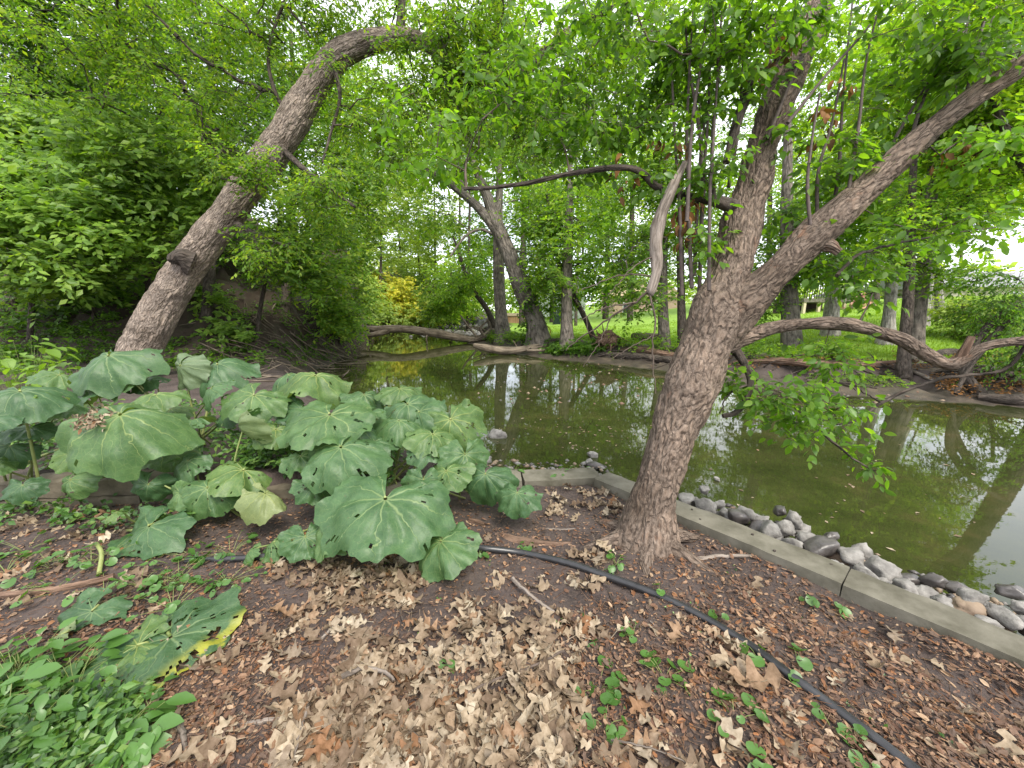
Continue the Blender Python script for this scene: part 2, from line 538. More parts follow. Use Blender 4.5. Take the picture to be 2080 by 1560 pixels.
M['butter_y'] = butterbur_mat("yellowing_butterbur_blade", (0.034, 0.080, 0.028), (0.064, 0.125, 0.048), (0.13, 0.19, 0.075), True)
M['butter_pale'] = butterbur_mat("pale_butterbur_underside", (0.10, 0.145, 0.075), (0.145, 0.19, 0.105), (0.06, 0.12, 0.045))

# ------------------------------------------------------------------ creek outline and terrain
WZ = -0.32
creek_px_near = [(2080, 1245), (2019, 1222), (1918, 1190), (1829, 1165), (1760, 1104), (1638, 1064), (1470, 1030), (1360, 992), (1250, 958), (1150, 948), (1000, 945), (880, 928),
                 (760, 880), (670, 800), (640, 765), (655, 745), (690, 722), (712, 702), (728, 690), (738, 680), (745, 671), (758, 664), (790, 658)]
creek_px_far = [(965, 657), (985, 664), (972, 677), (945, 687), (925, 693), (969, 707), (1026, 719), (1094, 730), (1195, 739), (1363, 758), (1500, 786), (1700, 810), (1851, 817), (2080, 836)]
creek = [(6.5, -8), (4.6, -3), (3.9, 0.6)] + [tuple(G(x, y, WZ)[:2]) for x, y in creek_px_near + creek_px_far] + [(13.5, 4.6), (17, 0), (22, -8)]
CR = np.array(creek)

def poly_sd(x, y, poly):
    """signed distance, positive outside"""
    q = np.stack([x, y], -1)
    best = np.full(x.shape, 1e9)
    inside = np.zeros(x.shape, bool)
    n = len(poly)
    for i in range(n):
        a, b = poly[i], poly[(i + 1) % n]
        e = b - a
        w = q - a
        t = np.clip((w @ e) / max(e @ e, 1e-12), 0, 1)
        d = np.linalg.norm(w - t[..., None] * e, axis=-1)
        best = np.minimum(best, d)
        c = ((a[1] > y) != (b[1] > y)) & (x < (b[0] - a[0]) * (y - a[1]) / (b[1] - a[1] + 1e-12) + a[0])
        inside ^= c
    return np.where(inside, -best, best)

HILL = np.array([(-40, 5.0), (-14, 7.9), (-8.8, 8.1), (-6.8, 9.2), (-6.0, 12), (-6.2, 16), (-7.0, 22), (-7.2, 30), (-7.5, 46), (-5, 60), (-8, 66), (-16, 160), (-160, 160), (-160, 5)], float)
NEARPOLY = np.array([(-60, -30), (-60, 5), (-14, 8.6), (-8.6, 9.2), (-7.0, 10.6), (-5.2, 10.6), (-4.0, 8.2), (-1.5, 5.5), (0.6, 4.3), (2.3, 3.0), (3.6, 1.5), (4.2, -2), (6, -30)], float)
W0, W1 = np.array([-4.2, 2.66]), np.array([0.62, 3.16])     # block wall line
B0, B1 = np.array([0.52, 3.30]), np.array([2.75, 0.75])     # concrete beam line

def H(x, y, masks=False):
    x = np.asarray(x, float)
    y = np.asarray(y, float)
    sd = poly_sd(x, y, CR)
    near = poly_sd(x, y, NEARPOLY) < 0
    p3 = np.stack([x, y, np.zeros_like(x)], -1)
    rough = fbm(p3 * 0.9, 3, 3)
    fine = fbm(p3 * 5.0, 3, 9)
    # far / right bank
    lawn_h = 0.22 + 0.095 * np.clip(x - 8.5, 0, 22) * sstep(8, 14, y) + 0.05 * rough
    bank = -0.36 + 0.16 * sstep(0.0, 1.1, sd) + (lawn_h + 0.20) * sstep(1.15, 2.05, sd + 0.35 * rough)
    bank = bank + (0.03 + 0.09 * sstep(0.7, 1.3, sd) * sstep(2.6, 1.9, sd)) * fine * sstep(0.1, 0.5, sd)
    lawn = sstep(2.2, 2.7, sd + 0.35 * rough)
    # near side
    side = (x - W0[0]) * (W1 - W0)[1] - (y - W0[1]) * (W1 - W0)[0]      # <0 beyond the wall
    L = np.linalg.norm(W1 - W0)
    dw = -side / L
    bed_h = 0.20 * sstep(0.4, -2.6, x)
    nearz = np.where(dw > 0.06, bed_h, 0.0)
    nearz = nearz + 0.018 * fine + 0.03 * rough
    slope = sstep(0.0, 0.9, sd)
    nz_ = -0.40 + (nearz + 0.40) * slope
    db = ((x - B0[0]) * (B1 - B0)[1] - (y - B0[1]) * (B1 - B0)[0]) / np.linalg.norm(B1 - B0)
    beyond = (db < -0.02) & (x > 0.4) & (y < 4.0) & (y > -6)
    beyond_z = -0.42 + 0.30 * sstep(0.0, 0.9, sd)
    # (sign: db is negative on the far/right side)
    z_near = np.where(beyond, beyond_z, nz_)
    r = np.hypot(x - TB[0], y - TB[1])
    z_near = np.where(beyond, z_near, z_near + 0.05 * np.exp(-(r / 0.28) ** 2))
    s_in = (B1 - B0) / np.linalg.norm(B1 - B0)
    along = (x - B0[0]) * s_in[0] + (y - B0[1]) * s_in[1]
    z_near = z_near - np.where(near & (db > -0.05), 0.055 * np.exp(-((db - 0.30) / 0.13) ** 2) * sstep(0.5, 1.1, along), 0)
    z = np.where(near, z_near, bank)
    # hill
    hd = poly_sd(x, y, HILL)
    hin = np.maximum(-hd, 0)
    hz = np.minimum(0.78 * hin, 4.2 + 0.12 * hin) * (1 + 0.25 * rough) + 0.12 * fine * sstep(0, 1, hin)
    leftbank = (x < -3.2) & (~near) & (y > 6) & (x < -4 + 0.02 * y + 4)
    lb = -0.36 + 0.5 * sstep(0.0, 1.0, sd) + 0.10 * fine
    z = np.where(leftbank & (sd > 0), lb, z)
    z = z + hz
    # bed of the creek
    z = np.where(sd < 0, np.maximum(-0.36 + 0.35 * sd, -0.75), z)
    if not masks:
        return z
    hillm = np.clip(sstep(0.0, 1.0, hin) + leftbank * 1.0, 0, 1)
    mud = np.where(near, sstep(0.5, 0.1, sd), sstep(1.7, 0.8, sd + 0.3 * rough)) * (1 - sstep(0.0, 1.0, hin))
    lawnm = np.where(near, 0, lawn * (1 - hillm))
    return z, lawnm, mud, hillm

TB = G(1312, 1108, 0.0)[:2]

def Gt(px, py, lift=0.0):
    """first point of the terrain seen through a photo pixel"""
    d = np.concatenate([np.arange(0.8, 8, 0.02), np.geomspace(8, 250, 700)])
    p = np.array([P(px, py, k) for k in d])
    z = H(p[:, 0], p[:, 1])
    hit = np.nonzero(p[:, 2] <= np.maximum(z, WZ) + lift)[0]
    k = hit[0] if len(hit) else len(d) - 1
    return p[k], d[k]

def graded(lo, hi, n, c, dens):
    """n coordinates between lo and hi, densest about c"""
    t = np.linspace(np.arcsinh((lo - c) / dens), np.arcsinh((hi - c) / dens), n)
    return c + dens * np.sinh(t)

gx = graded(-170, 190, 400, 0.3, 3.2)
gy = graded(-14, 260, 400, 2.4, 3.2)
GX, GY = np.meshgrid(gx, gy, indexing='ij')
GZ, ML, MM, MH = H(GX.ravel(), GY.ravel(), True)
mb = MB()
nx, ny = len(gx), len(gy)
ii = np.arange(nx - 1)[:, None] * ny
jj = np.arange(ny - 1)[None, :]
mb.add(np.stack([GX.ravel(), GY.ravel(), GZ], -1), np.stack([ii + jj, ii + ny + jj, ii + ny + jj + 1, ii + jj + 1], -1).reshape(-1, 4))

m, n, l, b = mat("earth_mud_and_lawn")
pv = pos(n)
def att(name):
    a = n.new("ShaderNodeAttribute")
    a.attribute_name = name
    return a.outputs["Fac"]
d1 = noise(n, l, pv, 3.5, 6, 0.65)
d2 = noise(n, l, pv, 55, 5, 0.7)
dirt = mixc(n, l, ramp(n, l, d1, [(0.35, (0, 0, 0)), (0.65, (1, 1, 1))]), (0.030, 0.023, 0.021), (0.075, 0.058, 0.053))
dirt = mixc(n, l, ramp(n, l, d2, [(0.45, (0, 0, 0)), (0.75, (0.8, 0.8, 0.8))]), dirt, (0.115, 0.083, 0.066))
h1 = noise(n, l, pv, 6, 6, 0.7)
hill = ramp(n, l, h1, [(0.3, (0.022, 0.016, 0.012)), (0.5, (0.050, 0.035, 0.026)), (0.62, (0.034, 0.036, 0.018)), (0.75, (0.095, 0.068, 0.048))])
mudc = ramp(n, l, noise(n, l, pv, 2.5, 6, 0.65), [(0.3, (0.028, 0.024, 0.021)), (0.55, (0.075, 0.06, 0.047)), (0.75, (0.15, 0.115, 0.082))])
lw = ramp(n, l, noise(n, l, pv, 0.8, 7, 0.7), [(0.3, (0.16, 0.27, 0.035)), (0.55, (0.19, 0.31, 0.042)), (0.75, (0.23, 0.32, 0.06))])
c = mixc(n, l, att("hill"), dirt, hill)
c = mixc(n, l, att("lawn"), c, lw)
c = mixc(n, l, att("mud"), c, mudc)
l.new(c, b.inputs["Base Color"])
b.inputs["Specular IOR Level"].default_value = 0.3
l.new(math_(n, l, 'SUBTRACT', 0.9, math_(n, l, 'MULTIPLY', att("mud"), 0.4)), b.inputs["Roughness"])
bump(n, l, b, math_(n, l, 'ADD', noise(n, l, pv, 30, 6, 0.7), math_(n, l, 'MULTIPLY', d2, 0.5)), 0.7, 0.02)
ground = obj("ground", mb, m, kind='structure')
for nm, arr in (("lawn", ML), ("mud", MM), ("hill", MH)):
    a = ground.data.attributes.new(nm, 'FLOAT', 'POINT')
    a.data.foreach_set("value", arr.astype(np.float32))

# water
mb = MB()
mb.add([(-160, -20, WZ), (180, -20, WZ), (180, 240, WZ), (-160, 240, WZ)], [(0, 1, 2, 3)])
m, n, l, b = mat("creek_water")
pv = pos(n)
wc = noise(n, l, pv, 1.6, 6, 0.7)
l.new(ramp(n, l, wc, [(0.3, (0.018, 0.023, 0.007)), (0.55, (0.034, 0.039, 0.012)), (0.75, (0.058, 0.050, 0.020))]), b.inputs["Base Color"])
b.inputs["Roughness"].default_value = 0.015
b.inputs["IOR"].default_value = 1.33
b.inputs["Specular IOR Level"].default_value = 0.75
wv = scaled(n, l, pv, (1, 1.7, 1))
hh = math_(n, l, 'ADD', noise(n, l, wv, 4.5, 3, 0.5), math_(n, l, 'MULTIPLY', noise(n, l, wv, 22, 2, 0.5), 0.12))
bump(n, l, b, hh, 0.05, 0.008)
obj("creek_water", mb, m, kind='structure')
#MARK
# ------------------------------------------------------------------ leaves
def leaf_quads(mb, p, d, nrm, ln, wd):
    """folded pointed leaves of two faces each"""
    k = len(p)
    side = norm(np.cross(d, nrm))
    up = np.cross(side, d)
    ln = ln[:, None]
    wd = wd[:, None]
    v = np.stack([p, p + d * ln * 0.45 + side * wd * 0.5 + up * wd * 0.12, p + d * ln, p + d * ln * 0.45 - side * wd * 0.5 + up * wd * 0.12], 1)
    i = np.arange(k)[:, None] * 4
    f = np.stack([np.hstack([i, i + 1, i + 2]), np.hstack([i, i + 2, i + 3])], 1).reshape(-1, 3)
    mb.add(v.reshape(-1, 3), f)

OVATE = ([(0, 0), (0.30, 0.22), (0.40, 0.50), (0.24, 0.80), (0, 1.0), (-0.24, 0.80), (-0.40, 0.50), (-0.30, 0.22)], [(0, 0.25), (0, 0.52), (0, 0.78)])
def leaf_shape(p, d, nrm, ln, wd, curl=0.15):
    """ovate leaves with a midrib fold and a drooping tip: 10 triangles each"""
    side = norm(np.cross(d, nrm))
    up = np.cross(side, d)
    rows = []
    for x, y in OVATE[0] + OVATE[1]:
        z = abs(x) * 0.35 * wd - curl * ln * y * y
        rows.append(p + d * (ln * y)[:, None] + side * (wd * x * 1.25)[:, None] + up * z[:, None])
    V = np.stack(rows, 1)
    f = [(0, 1, 8), (1, 2, 9), (1, 9, 8), (2, 3, 10), (2, 10, 9), (3, 4, 10), (4, 5, 10), (5, 6, 9), (5, 9, 10), (6, 7, 8), (6, 8, 9), (7, 0, 8)]
    return V, np.array(f)

def leaf_fine(mb, p, d, nrm, ln, wd, curl=0.15):
    V, f = leaf_shape(p, d, nrm, ln, wd, curl)
    k = V.shape[0]
    F_ = (f[None] + (np.arange(k) * V.shape[1])[:, None, None]).reshape(-1, 3)
    mb.add(V.reshape(-1, 3), F_)

def needles(mb, a, b_, r0, r1):
    """thin three-sided twigs from a to b"""
    k = len(a)
    d = norm(b_ - a)
    u = norm(np.cross(d, np.array([0.31, 0.87, 0.38])))
    w = np.cross(d, u)
    vs_ = []
    for base, r in ((a, r0), (b_, r1)):
        for q in range(3):
            an = q * 2 * np.pi / 3
            vs_.append(base + (u * math.cos(an) + w * math.sin(an)) * np.reshape(r, (-1, 1)))
    V = np.stack(vs_, 1)
    i = np.arange(k)[:, None] * 6
    f = np.stack([np.hstack([i + q, i + (q + 1) % 3, i + 3 + (q + 1) % 3, i + 3 + q]) for q in range(3)], 1).reshape(-1, 4)
    mb.add(V.reshape(-1, 3), f)

def blob_points(blobs, gap=0.0, seed=0):
    out = []
    for q, (px, py, d, rx, ry, rd, n) in enumerate(blobs):
        c = P(px, py, d)
        R = np.array([rx / F * d, rd, ry / F * d])
        k = int(n * (1.6 if gap else 1)) + 2
        u = norm(RNG.normal(size=(k, 3))) * (RNG.random((k, 1)) ** 0.42)
        pts = c + u * R
        if gap:
            g = vnoise(pts * (2.2 / max(R.min(), 0.6)) + seed * 7.7 + q, 5)
            pts = pts[np.argsort(-g)][:n]
        out.append(pts)
    return np.concatenate(out)

def link(nodes, npath, cents, sag=0.12, step=0.7):
    """grow branch paths from existing wood to every cluster centre; returns paths and child counts"""
    N = [np.asarray(nodes)]
    NP = [np.asarray(npath)]
    allN, allP = N[0], NP[0]
    d0 = np.min(np.linalg.norm(cents[:, None] - allN[None], axis=2), 1)
    order = np.argsort(d0)
    paths, parent = [], []
    for c in cents[order]:
        dv = allN - c
        dist = np.linalg.norm(dv, axis=1)
        k = int(np.argmin(dist + 0.25 * np.maximum(0, allN[:, 2] - c[2])))
        s = allN[k]
        D = dist[k]
        nn = max(3, min(9, int(D / step) + 2))
        t = np.linspace(0, 1, nn)[:, None]
        pts = s + (c - s) * t
        w = np.sin(np.pi * t[:, 0])
        pts[:, 2] += w * D * (sag * (RNG.random() * 1.4 - 0.2))
        pts += w[:, None] * RNG.normal(size=(nn, 3)) * 0.035 * D
        paths.append(pts)
        parent.append(allP[k])
        allN = np.vstack([allN, pts[1:]])
        allP = np.concatenate([allP, np.full(nn - 1, len(paths) - 1)])
    cnt = np.ones(len(paths))
    for i in range(len(paths) - 1, -1, -1):
        if parent[i] >= 0:
            cnt[parent[i]] += cnt[i]
    return paths, cnt

def sprays(cents, nt, nl, rc, ln, wd, droop=0.25, flat=0.45, tilt=0.45, rnd=0.5, face=(0.05, -0.35, 0.9)):
    """twigs round every centre and alternate leaves along them: arrays for leaves and twigs"""
    K = len(cents)
    c = np.repeat(cents, nt, 0)
    k = len(c)
    d = RNG.normal(size=(k, 3)) * np.array([1, 1, flat])
    d = norm(d)
    L = rc * RNG.uniform(0.55, 1.15, k)
    a = c + RNG.normal(size=(k, 3)) * rc * 0.18
    e = a + d * L[:, None]
    e[:, 2] -= droop * L * RNG.uniform(0.3, 1.3, k)
    t = np.linspace(0.22, 1.0, nl)
    p = a[:, None] + (e - a)[:, None] * t[None, :, None]
    dd = norm(e - a)
    sgn = np.where(np.arange(nl) % 2 == 0, 1.0, -1.0)
    sgn[-1] = 0
    hor = norm(np.cross(dd, np.array([0, 0, 1.0])) + 1e-6)
    ld = dd[:, None] * 0.55 + hor[:, None] * sgn[None, :, None] * 0.8 + RNG.normal(size=(k, nl, 3)) * rnd * 0.5
    ld[..., 2] -= droop * 0.9
    ld = norm(ld).reshape(-1, 3)
    nr = np.array(face) + RNG.normal(size=(k * nl, 3)) * tilt
    nr = norm(nr)
    p = p.reshape(-1, 3) + RNG.normal(size=(k * nl, 3)) * 0.01
    q = len(p)
    sz = RNG.uniform(0.6, 1.25, q)
    return p, ld, nr, ln * sz, wd * sz * RNG.uniform(0.8, 1.15, q), a, e

def stem_pts(spec, d=None):
    """rows (px, py, depth, width px) -> x y z r"""
    rows = []
    for px, py, dd, w in spec:
        rows.append([*P(px, py, dd), pxrad(px, py, dd, w)])
    return np.array(rows)

def at_base(spec, bury=0.15):
    """rows (px, py, w[, extra depth]): the first row stands on the terrain, the rest rises at that depth"""
    p, d = Gt(spec[0][0], spec[0][1])
    rows = [[spec[0][0], spec[0][1], d, spec[0][2]]] + [[r[0], r[1], d + (r[3] if len(r) > 3 else 0), r[2]] for r in spec[1:]]
    q = stem_pts(rows)
    q = np.vstack([q[0] + np.array([0, 0, -bury, q[0][3] * 0.15]), q])
    return q, d

def tree(name, label, cat, group, stems, blobs, barkm, leafm, nt=7, nl=9, rc=0.5, ln=0.1, wd=0.055, gap=1.0, sides=10,
         droop=0.25, twigs=True, rtip=0.006, lump=0.04, tilt=0.45, fine=False, limbnames=None, rmax=0.06, from_=0.45, extra=None, seed=0, curl=0.15, hide_branches=False, face=(0.05, -0.35, 0.9)):
    """stems: list of arrays (x y z r); first is the trunk."""
    base = stems[0][0][:3]
    t = thing(name, label, cat, base, group)
    nodes, npath = [], []
    for k, s in enumerate(stems):
        m_ = max(6, int(np.linalg.norm(np.diff(s[:, :3], axis=0), axis=1).sum() / max(s[:, 3].mean() * 1.2, 0.04)))
        m_ = min(m_, 60)
        q = resample(s, m_)
        q[:, 3] = np.maximum(q[:, 3], 0.004)
        w = MB()
        tube(w, q[:, :3], q[:, 3], sides, disp=lumpy(lump * q[:, 3].mean(), 1.2 / max(q[:, 3].mean(), 0.03), 0.35, k + seed))
        obj('trunk' if k == 0 else 'limb', w, barkm, t, bark=True)
        f0 = int(len(q) * (from_ if k == 0 else 0.15))
        nodes.append(q[f0:, :3])
        npath.append(np.full(len(q) - f0, -1))
    if blobs:
        cents = blob_points(blobs, gap, seed)
        if not hide_branches:
            paths, cnt = link(np.concatenate(nodes), np.concatenate(npath), cents)
            w = MB()
            for pth, cn in zip(paths, cnt):
                r = min(rtip * cn ** 0.5, rmax)
                tube(w, pth, np.linspace(r, max(rtip * 0.6, r * 0.55), len(pth)), 5 if r > 0.012 else 3, cap=False)
        p, d, nr, L, W, a, e = sprays(cents, nt, nl, rc, ln, wd, droop, tilt=tilt, face=face)
        if not hide_branches:
            if twigs:
                needles(w, a, e, np.full(len(a), rtip * 0.45), np.full(len(a), rtip * 0.2))
            obj('branches', w, barkm, t, bark=True, kind='stuff')
        w = MB()
        (lambda *z: leaf_fine(*z, curl) if fine else leaf_quads(*z))(w, p, d, nr, L, W)
        obj('foliage', w, leafm, t, kind='stuff', smooth=False)
    return t

# ------------------------------------------------------------------ the leaning ash over the left of the creek
lean_spec = [(226, 860, 7.2, 120), (252, 790, 7.2, 110), (280, 722, 7.15, 104), (343, 600, 7.1, 98), (412, 500, 7.0, 93), (480, 410, 6.95, 89), (548, 320, 6.9, 86),
             (590, 255, 6.85, 84), (630, 188, 6.8, 80), (672, 128, 6.7, 76), (722, 94, 6.6, 70), (785, 79, 6.55, 60), (845, 82, 6.5, 46), (890, 106, 6.5, 36), (935, 142, 6.5, 36), (990, 165, 6.5, 34), (1045, 160, 6.5, 32),
             (1095, 118, 6.5, 30), (1150, 70, 6.5, 27), (1230, 20, 6.5, 23), (1320, -60, 6.5, 18)]
s0 = stem_pts(lean_spec)
s0[:, 3] *= 0.78
t = thing('leaning_tree', 'thick furrowed tree leaning from behind the large round leaves and arching over the creek', 'tree', s0[0][:3])
def ridges(bark, rr, s):
    q = bark * np.array([15, 15, 3.6])
    w = np.abs(vnoise(q + 0.8 * vnoise(q * 0.6, 4)[..., None], 11))
    w2 = np.abs(vnoise(q * 2.1, 12))
    return 0.020 * np.minimum(w * 2.2, 1) + 0.008 * np.minimum(w2 * 2, 1) - 0.016 + 0.03 * fbm(bark * 1.7, 2, 3) * np.minimum(1, rr / 0.2)
q = resample(s0, 330)
w = MB()
tube(w, q[:, :3], q[:, 3], 130, disp=ridges)
obj('trunk', w, M['bark_ash'], t, bark=True)
lean_limbs = [[(812, 60, 6.55, 26), (815, 30, 6.55, 22), (818, -30, 6.5, 18), (830, -120, 6.4, 12)],
              [(985, 160, 6.5, 14), (1000, 90, 6.5, 12), (1015, 30, 6.5, 11), (1030, -40, 6.5, 9)],
              [(590, 235, 6.8, 14), (560, 190, 6.7, 10), (545, 110, 6.6, 9), (575, 10, 6.5, 8), (600, -30, 6.4, 7)],
              [(575, 5, 6.5, 9), (605, 40, 6.45, 7), (630, 75, 6.4, 5)],
              [(680, 140, 6.65, 12), (690, 200, 6.5, 8), (672, 270, 6.4, 6), (655, 330, 6.3, 4)],
              [(575, 305, 6.85, 16), (620, 345, 6.6, 12), (660, 375, 6.4, 9), (720, 420, 6.2, 6)],
              [(480, 455, 6.95, 16), (520, 475, 6.7, 10), (580, 500, 6.5, 6)],
              [(545, 320, 6.6, 10), (520, 350, 6.4, 8), (495, 372, 6.2, 6), (450, 362, 6.1, 4)],
              [(385, 215, 6.9, 24), (340, 190, 6.8, 22), (300, 195, 6.8, 26), (268, 215, 6.8, 28), (200, 252, 6.9, 26), (120, 262, 7.0, 22)],
              [(310, 190, 6.8, 9), (322, 160, 6.7, 7), (325, 140, 6.7, 5)], ]
ns, npth = [q[120:, :3]], [np.full(len(q) - 120, -1)]
for k, sp in enumerate(lean_limbs):
    if k in (8, 9):
        continue
    r_ = resample(stem_pts(sp), 22)
    w = MB()
    tube(w, r_[:, :3], r_[:, 3], 10, disp=lumpy(0.006, 14, 0.4, k))
    obj('limb', w, M['bark_dark'], t, bark=True)
    ns.append(r_[3:, :3])
    npth.append(np.full(len(r_) - 3, -1))
# knob on the trunk
w = MB()
kp = resample(stem_pts([(390, 534, 6.86, 66), (368, 526, 6.76, 46), (354, 528, 6.7, 30), (349, 532, 6.66, 14)]), 12)
tube(w, kp[:, :3], kp[:, 3], 18, disp=lumpy(0.03, 9, 1, 5))
obj('knot', w, M['bark_dark'], t, bark=True)
blobs = [(330, 40, 6.3, 300, 110, 1.6, 130), (560, 30, 6.9, 200, 80, 1.2, 90), (760, 10, 6.9, 170, 60, 1.2, 70), (160, 130, 6.8, 190, 120, 1.4, 50), (980, 50, 6.4, 150, 100, 1.3, 120), (1020, 210, 6.3, 140, 80, 0.9, 66), (850, 210, 6.8, 110, 70, 0.8, 34), (1120, 260, 6.0, 110, 80, 0.8, 30),
         (740, 250, 7.0, 110, 90, 0.8, 36), (650, 400, 6.5, 100, 70, 0.9, 34), (430, 220, 6.7, 120, 110, 1.0, 56), (1240, 80, 6.0, 180, 110, 1.2, 95), (560, 500, 6.4, 60, 45, 0.5, 14), (800, 75, 6.15, 80, 40, 0.2, 9), (900, 130, 6.1, 70, 60, 0.3, 22), (980, 150, 6.1, 80, 50, 0.3, 18), (690, 110, 6.15, 40, 30, 0.1, 3), (470, 330, 6.0, 80, 40, 0.4, 22)]
cents = blob_points(blobs, 1.0, 3)
paths, cnt = link(np.concatenate(ns), np.concatenate(npth), cents)
w = MB()
for pth, cn in zip(paths, cnt):
    r = min(0.0045 * cn ** 0.5, 0.045)
    tube(w, pth, np.linspace(r, max(0.003, r * 0.5), len(pth)), 5, cap=False)
p, d, nr, L, W, a, e = sprays(cents, 7, 9, 0.42, 0.088, 0.040, 0.38)
needles(w, a, e, np.full(len(a), 0.0028), np.full(len(a), 0.0012))
obj('branches', w, M['bark_dark'], t, bark=True, kind='stuff')
w = MB()
leaf_quads(w, p, d, nr, L, W)
obj('foliage', w, M['leaf_elder'], t, kind='stuff', smooth=False)

# ------------------------------------------------------------------ the near tree beside the concrete beam
trunk_spec = [(1306, 1140, 2.47, 190), (1309, 1120, 2.47, 142), (1314, 1092, 2.46, 114), (1322, 1040, 2.45, 100), (1336, 980, 2.45, 96), (1356, 910, 2.45, 97), (1378, 840, 2.46, 104), (1402, 770, 2.47, 112),
              (1430, 700, 2.48, 120), (1455, 640, 2.5, 122), (1475, 580, 2.52, 108), (1492, 510, 2.55, 100), (1512, 420, 2.6, 84), (1536, 330, 2.62, 78), (1566, 240, 2.66, 82), (1596, 160, 2.7, 90), (1630, 80, 2.74, 84), (1665, 0, 2.78, 80), (1700, -90, 2.8, 74), (1730, -200, 2.8, 60)]
s0 = stem_pts(trunk_spec)
s0[3:, 3] *= 0.91
near = thing('leaning_creek_tree', 'near tree with flaky grey bark forking above the leaf litter beside the concrete beam', 'tree', s0[1][:3])
def flaky(bark, rr, s):
    q = bark * np.array([11, 11, 4.5])
    w = vnoise(q, 21)
    w2 = np.abs(vnoise(bark * np.array([42, 42, 13]), 22))
    flare = 0
    return 0.013 * np.sign(w) * np.abs(w) ** 0.5 + 0.010 * np.minimum(w2 * 2, 1) - 0.005 + 0.028 * fbm(bark * np.array([5, 5, 3.2]), 2, 8) * np.minimum(1, rr / 0.1)
q = resample(s0, 330)
w = MB()
tube(w, q[:, :3], q[:, 3], 110, disp=flaky)
obj('trunk', w, M['bark_apple'], near, bark=True)
nn_, nk_ = [q[170:, :3]], [np.full(160, -1)]
limb_specs = [
    ([(1450, 690, 2.5, 90), (1485, 645, 2.46, 92), (1530, 600, 2.43, 80), (1580, 552, 2.4, 72), (1625, 505, 2.38, 74), (1680, 452, 2.35, 78), (1745, 393, 2.32, 70), (1820, 325, 2.28, 62), (1890, 265, 2.25, 58), (1955, 215, 2.2, 60), (2030, 160, 2.15, 64), (2110, 105, 2.1, 62), (2220, 40, 2.0, 55)], 60, M['bark_apple']),
    ([(1635, 505, 2.38, 62), (1665, 497, 2.34, 46), (1688, 500, 2.31, 34), (1706, 512, 2.29, 20)], 30, M['bark_apple']),
    ([(1478, 700, 2.5, 46), (1520, 684, 2.46, 36), (1580, 664, 2.42, 33), (1650, 657, 2.38, 30), (1720, 657, 2.36, 32), (1790, 676, 2.34, 33), (1840, 695, 2.32, 32), (1890, 724, 2.3, 32), (1928, 740, 2.28, 34), (1960, 728, 2.26, 36), (2000, 706, 2.24, 28), (2060, 695, 2.2, 24), (2140, 688, 2.15, 20)], 40, M['bark_apple']),
    ([(1946, 735, 2.27, 26), (1962, 706, 2.26, 22), (1974, 684, 2.25, 17)], 16, M['rotten']),
    ([(1490, 705, 2.5, 22), (1512, 738, 2.46, 17), (1524, 775, 2.43, 15), (1515, 812, 2.42, 14), (1494, 838, 2.42, 12), (1468, 845, 2.42, 9)], 24, M['bark_dark']),
    ([(1490, 420, 2.55, 34), (1462, 410, 2.5, 26), (1420, 402, 2.48, 20), (1380, 396, 2.46, 18), (1335, 380, 2.44, 17), (1305, 352, 2.42, 15), (1275, 341, 2.4, 13), (1215, 344, 2.4, 12), (1150, 354, 2.4, 11), (1080, 370, 2.4, 10), (1000, 381, 2.4, 9), (942, 384, 2.4, 7)], 70, M['bark_dark']),
    ([(1500, 505, 2.5, 30), (1480, 560, 2.5, 14)], 8, M['bark_apple']),
    ([(1605, 110, 2.68, 62), (1585, 80, 2.66, 54), (1568, 52, 2.64, 44), (1560, 40, 2.63, 26)], 16, M['bark_apple']),
    ([(1560, 130, 2.6, 20), (1530, 160, 2.55, 22), (1500, 240, 2.5, 24), (1475, 330, 2.5, 16)], 20, M['bark_dark']),
]
for k, (sp, m_, mm) in enumerate(limb_specs):
    r_ = resample(stem_pts(sp), m_ * 3)
    w = MB()
    tube(w, r_[:, :3], r_[:, 3], 40 if k in (0, 1, 2) else 14, disp=(lambda bk, rr, s: 0.6 * flaky(bk, rr, s)) if k in (0, 1, 2, 7) else lumpy(0.003, 22, 0.5, k))
    o = obj('limb', w, mm, near, bark=True)
    if k in (0, 2, 4, 5):
        nn_.append(r_[10:, :3])
        nk_.append(np.full(len(r_) - 10, -1))
for k, (ax_, ay_, L_, r0_) in enumerate(((-1, -0.15, 0.34, 0.075), (0.75, -0.75, 0.28, 0.07), (-0.35, -1, 0.26, 0.065), (1, 0.2, 0.24, 0.07), (-0.7, 0.7, 0.28, 0.06))):
    a0_ = np.array([TB[0], TB[1], 0.14])
    d_ = norm(np.array([ax_, ay_, 0.0]))
    pts_ = [a0_ + d_ * 0.08, a0_ + d_ * 0.17 + np.array([0, 0, -0.075]), a0_ + d_ * (0.17 + L_ * 0.5) + np.array([0, 0, -0.115]), a0_ + d_ * (0.17 + L_) + np.array([0.03, 0.02, -0.17])]
    w = MB()
    rr_ = resample(pts_, 16)
    tube(w, rr_, np.linspace(r0_, 0.018, 16), 16, disp=lumpy(0.010, 16, 0.5, k))
    obj('root', w, M['bark_apple'], near, bark=True)
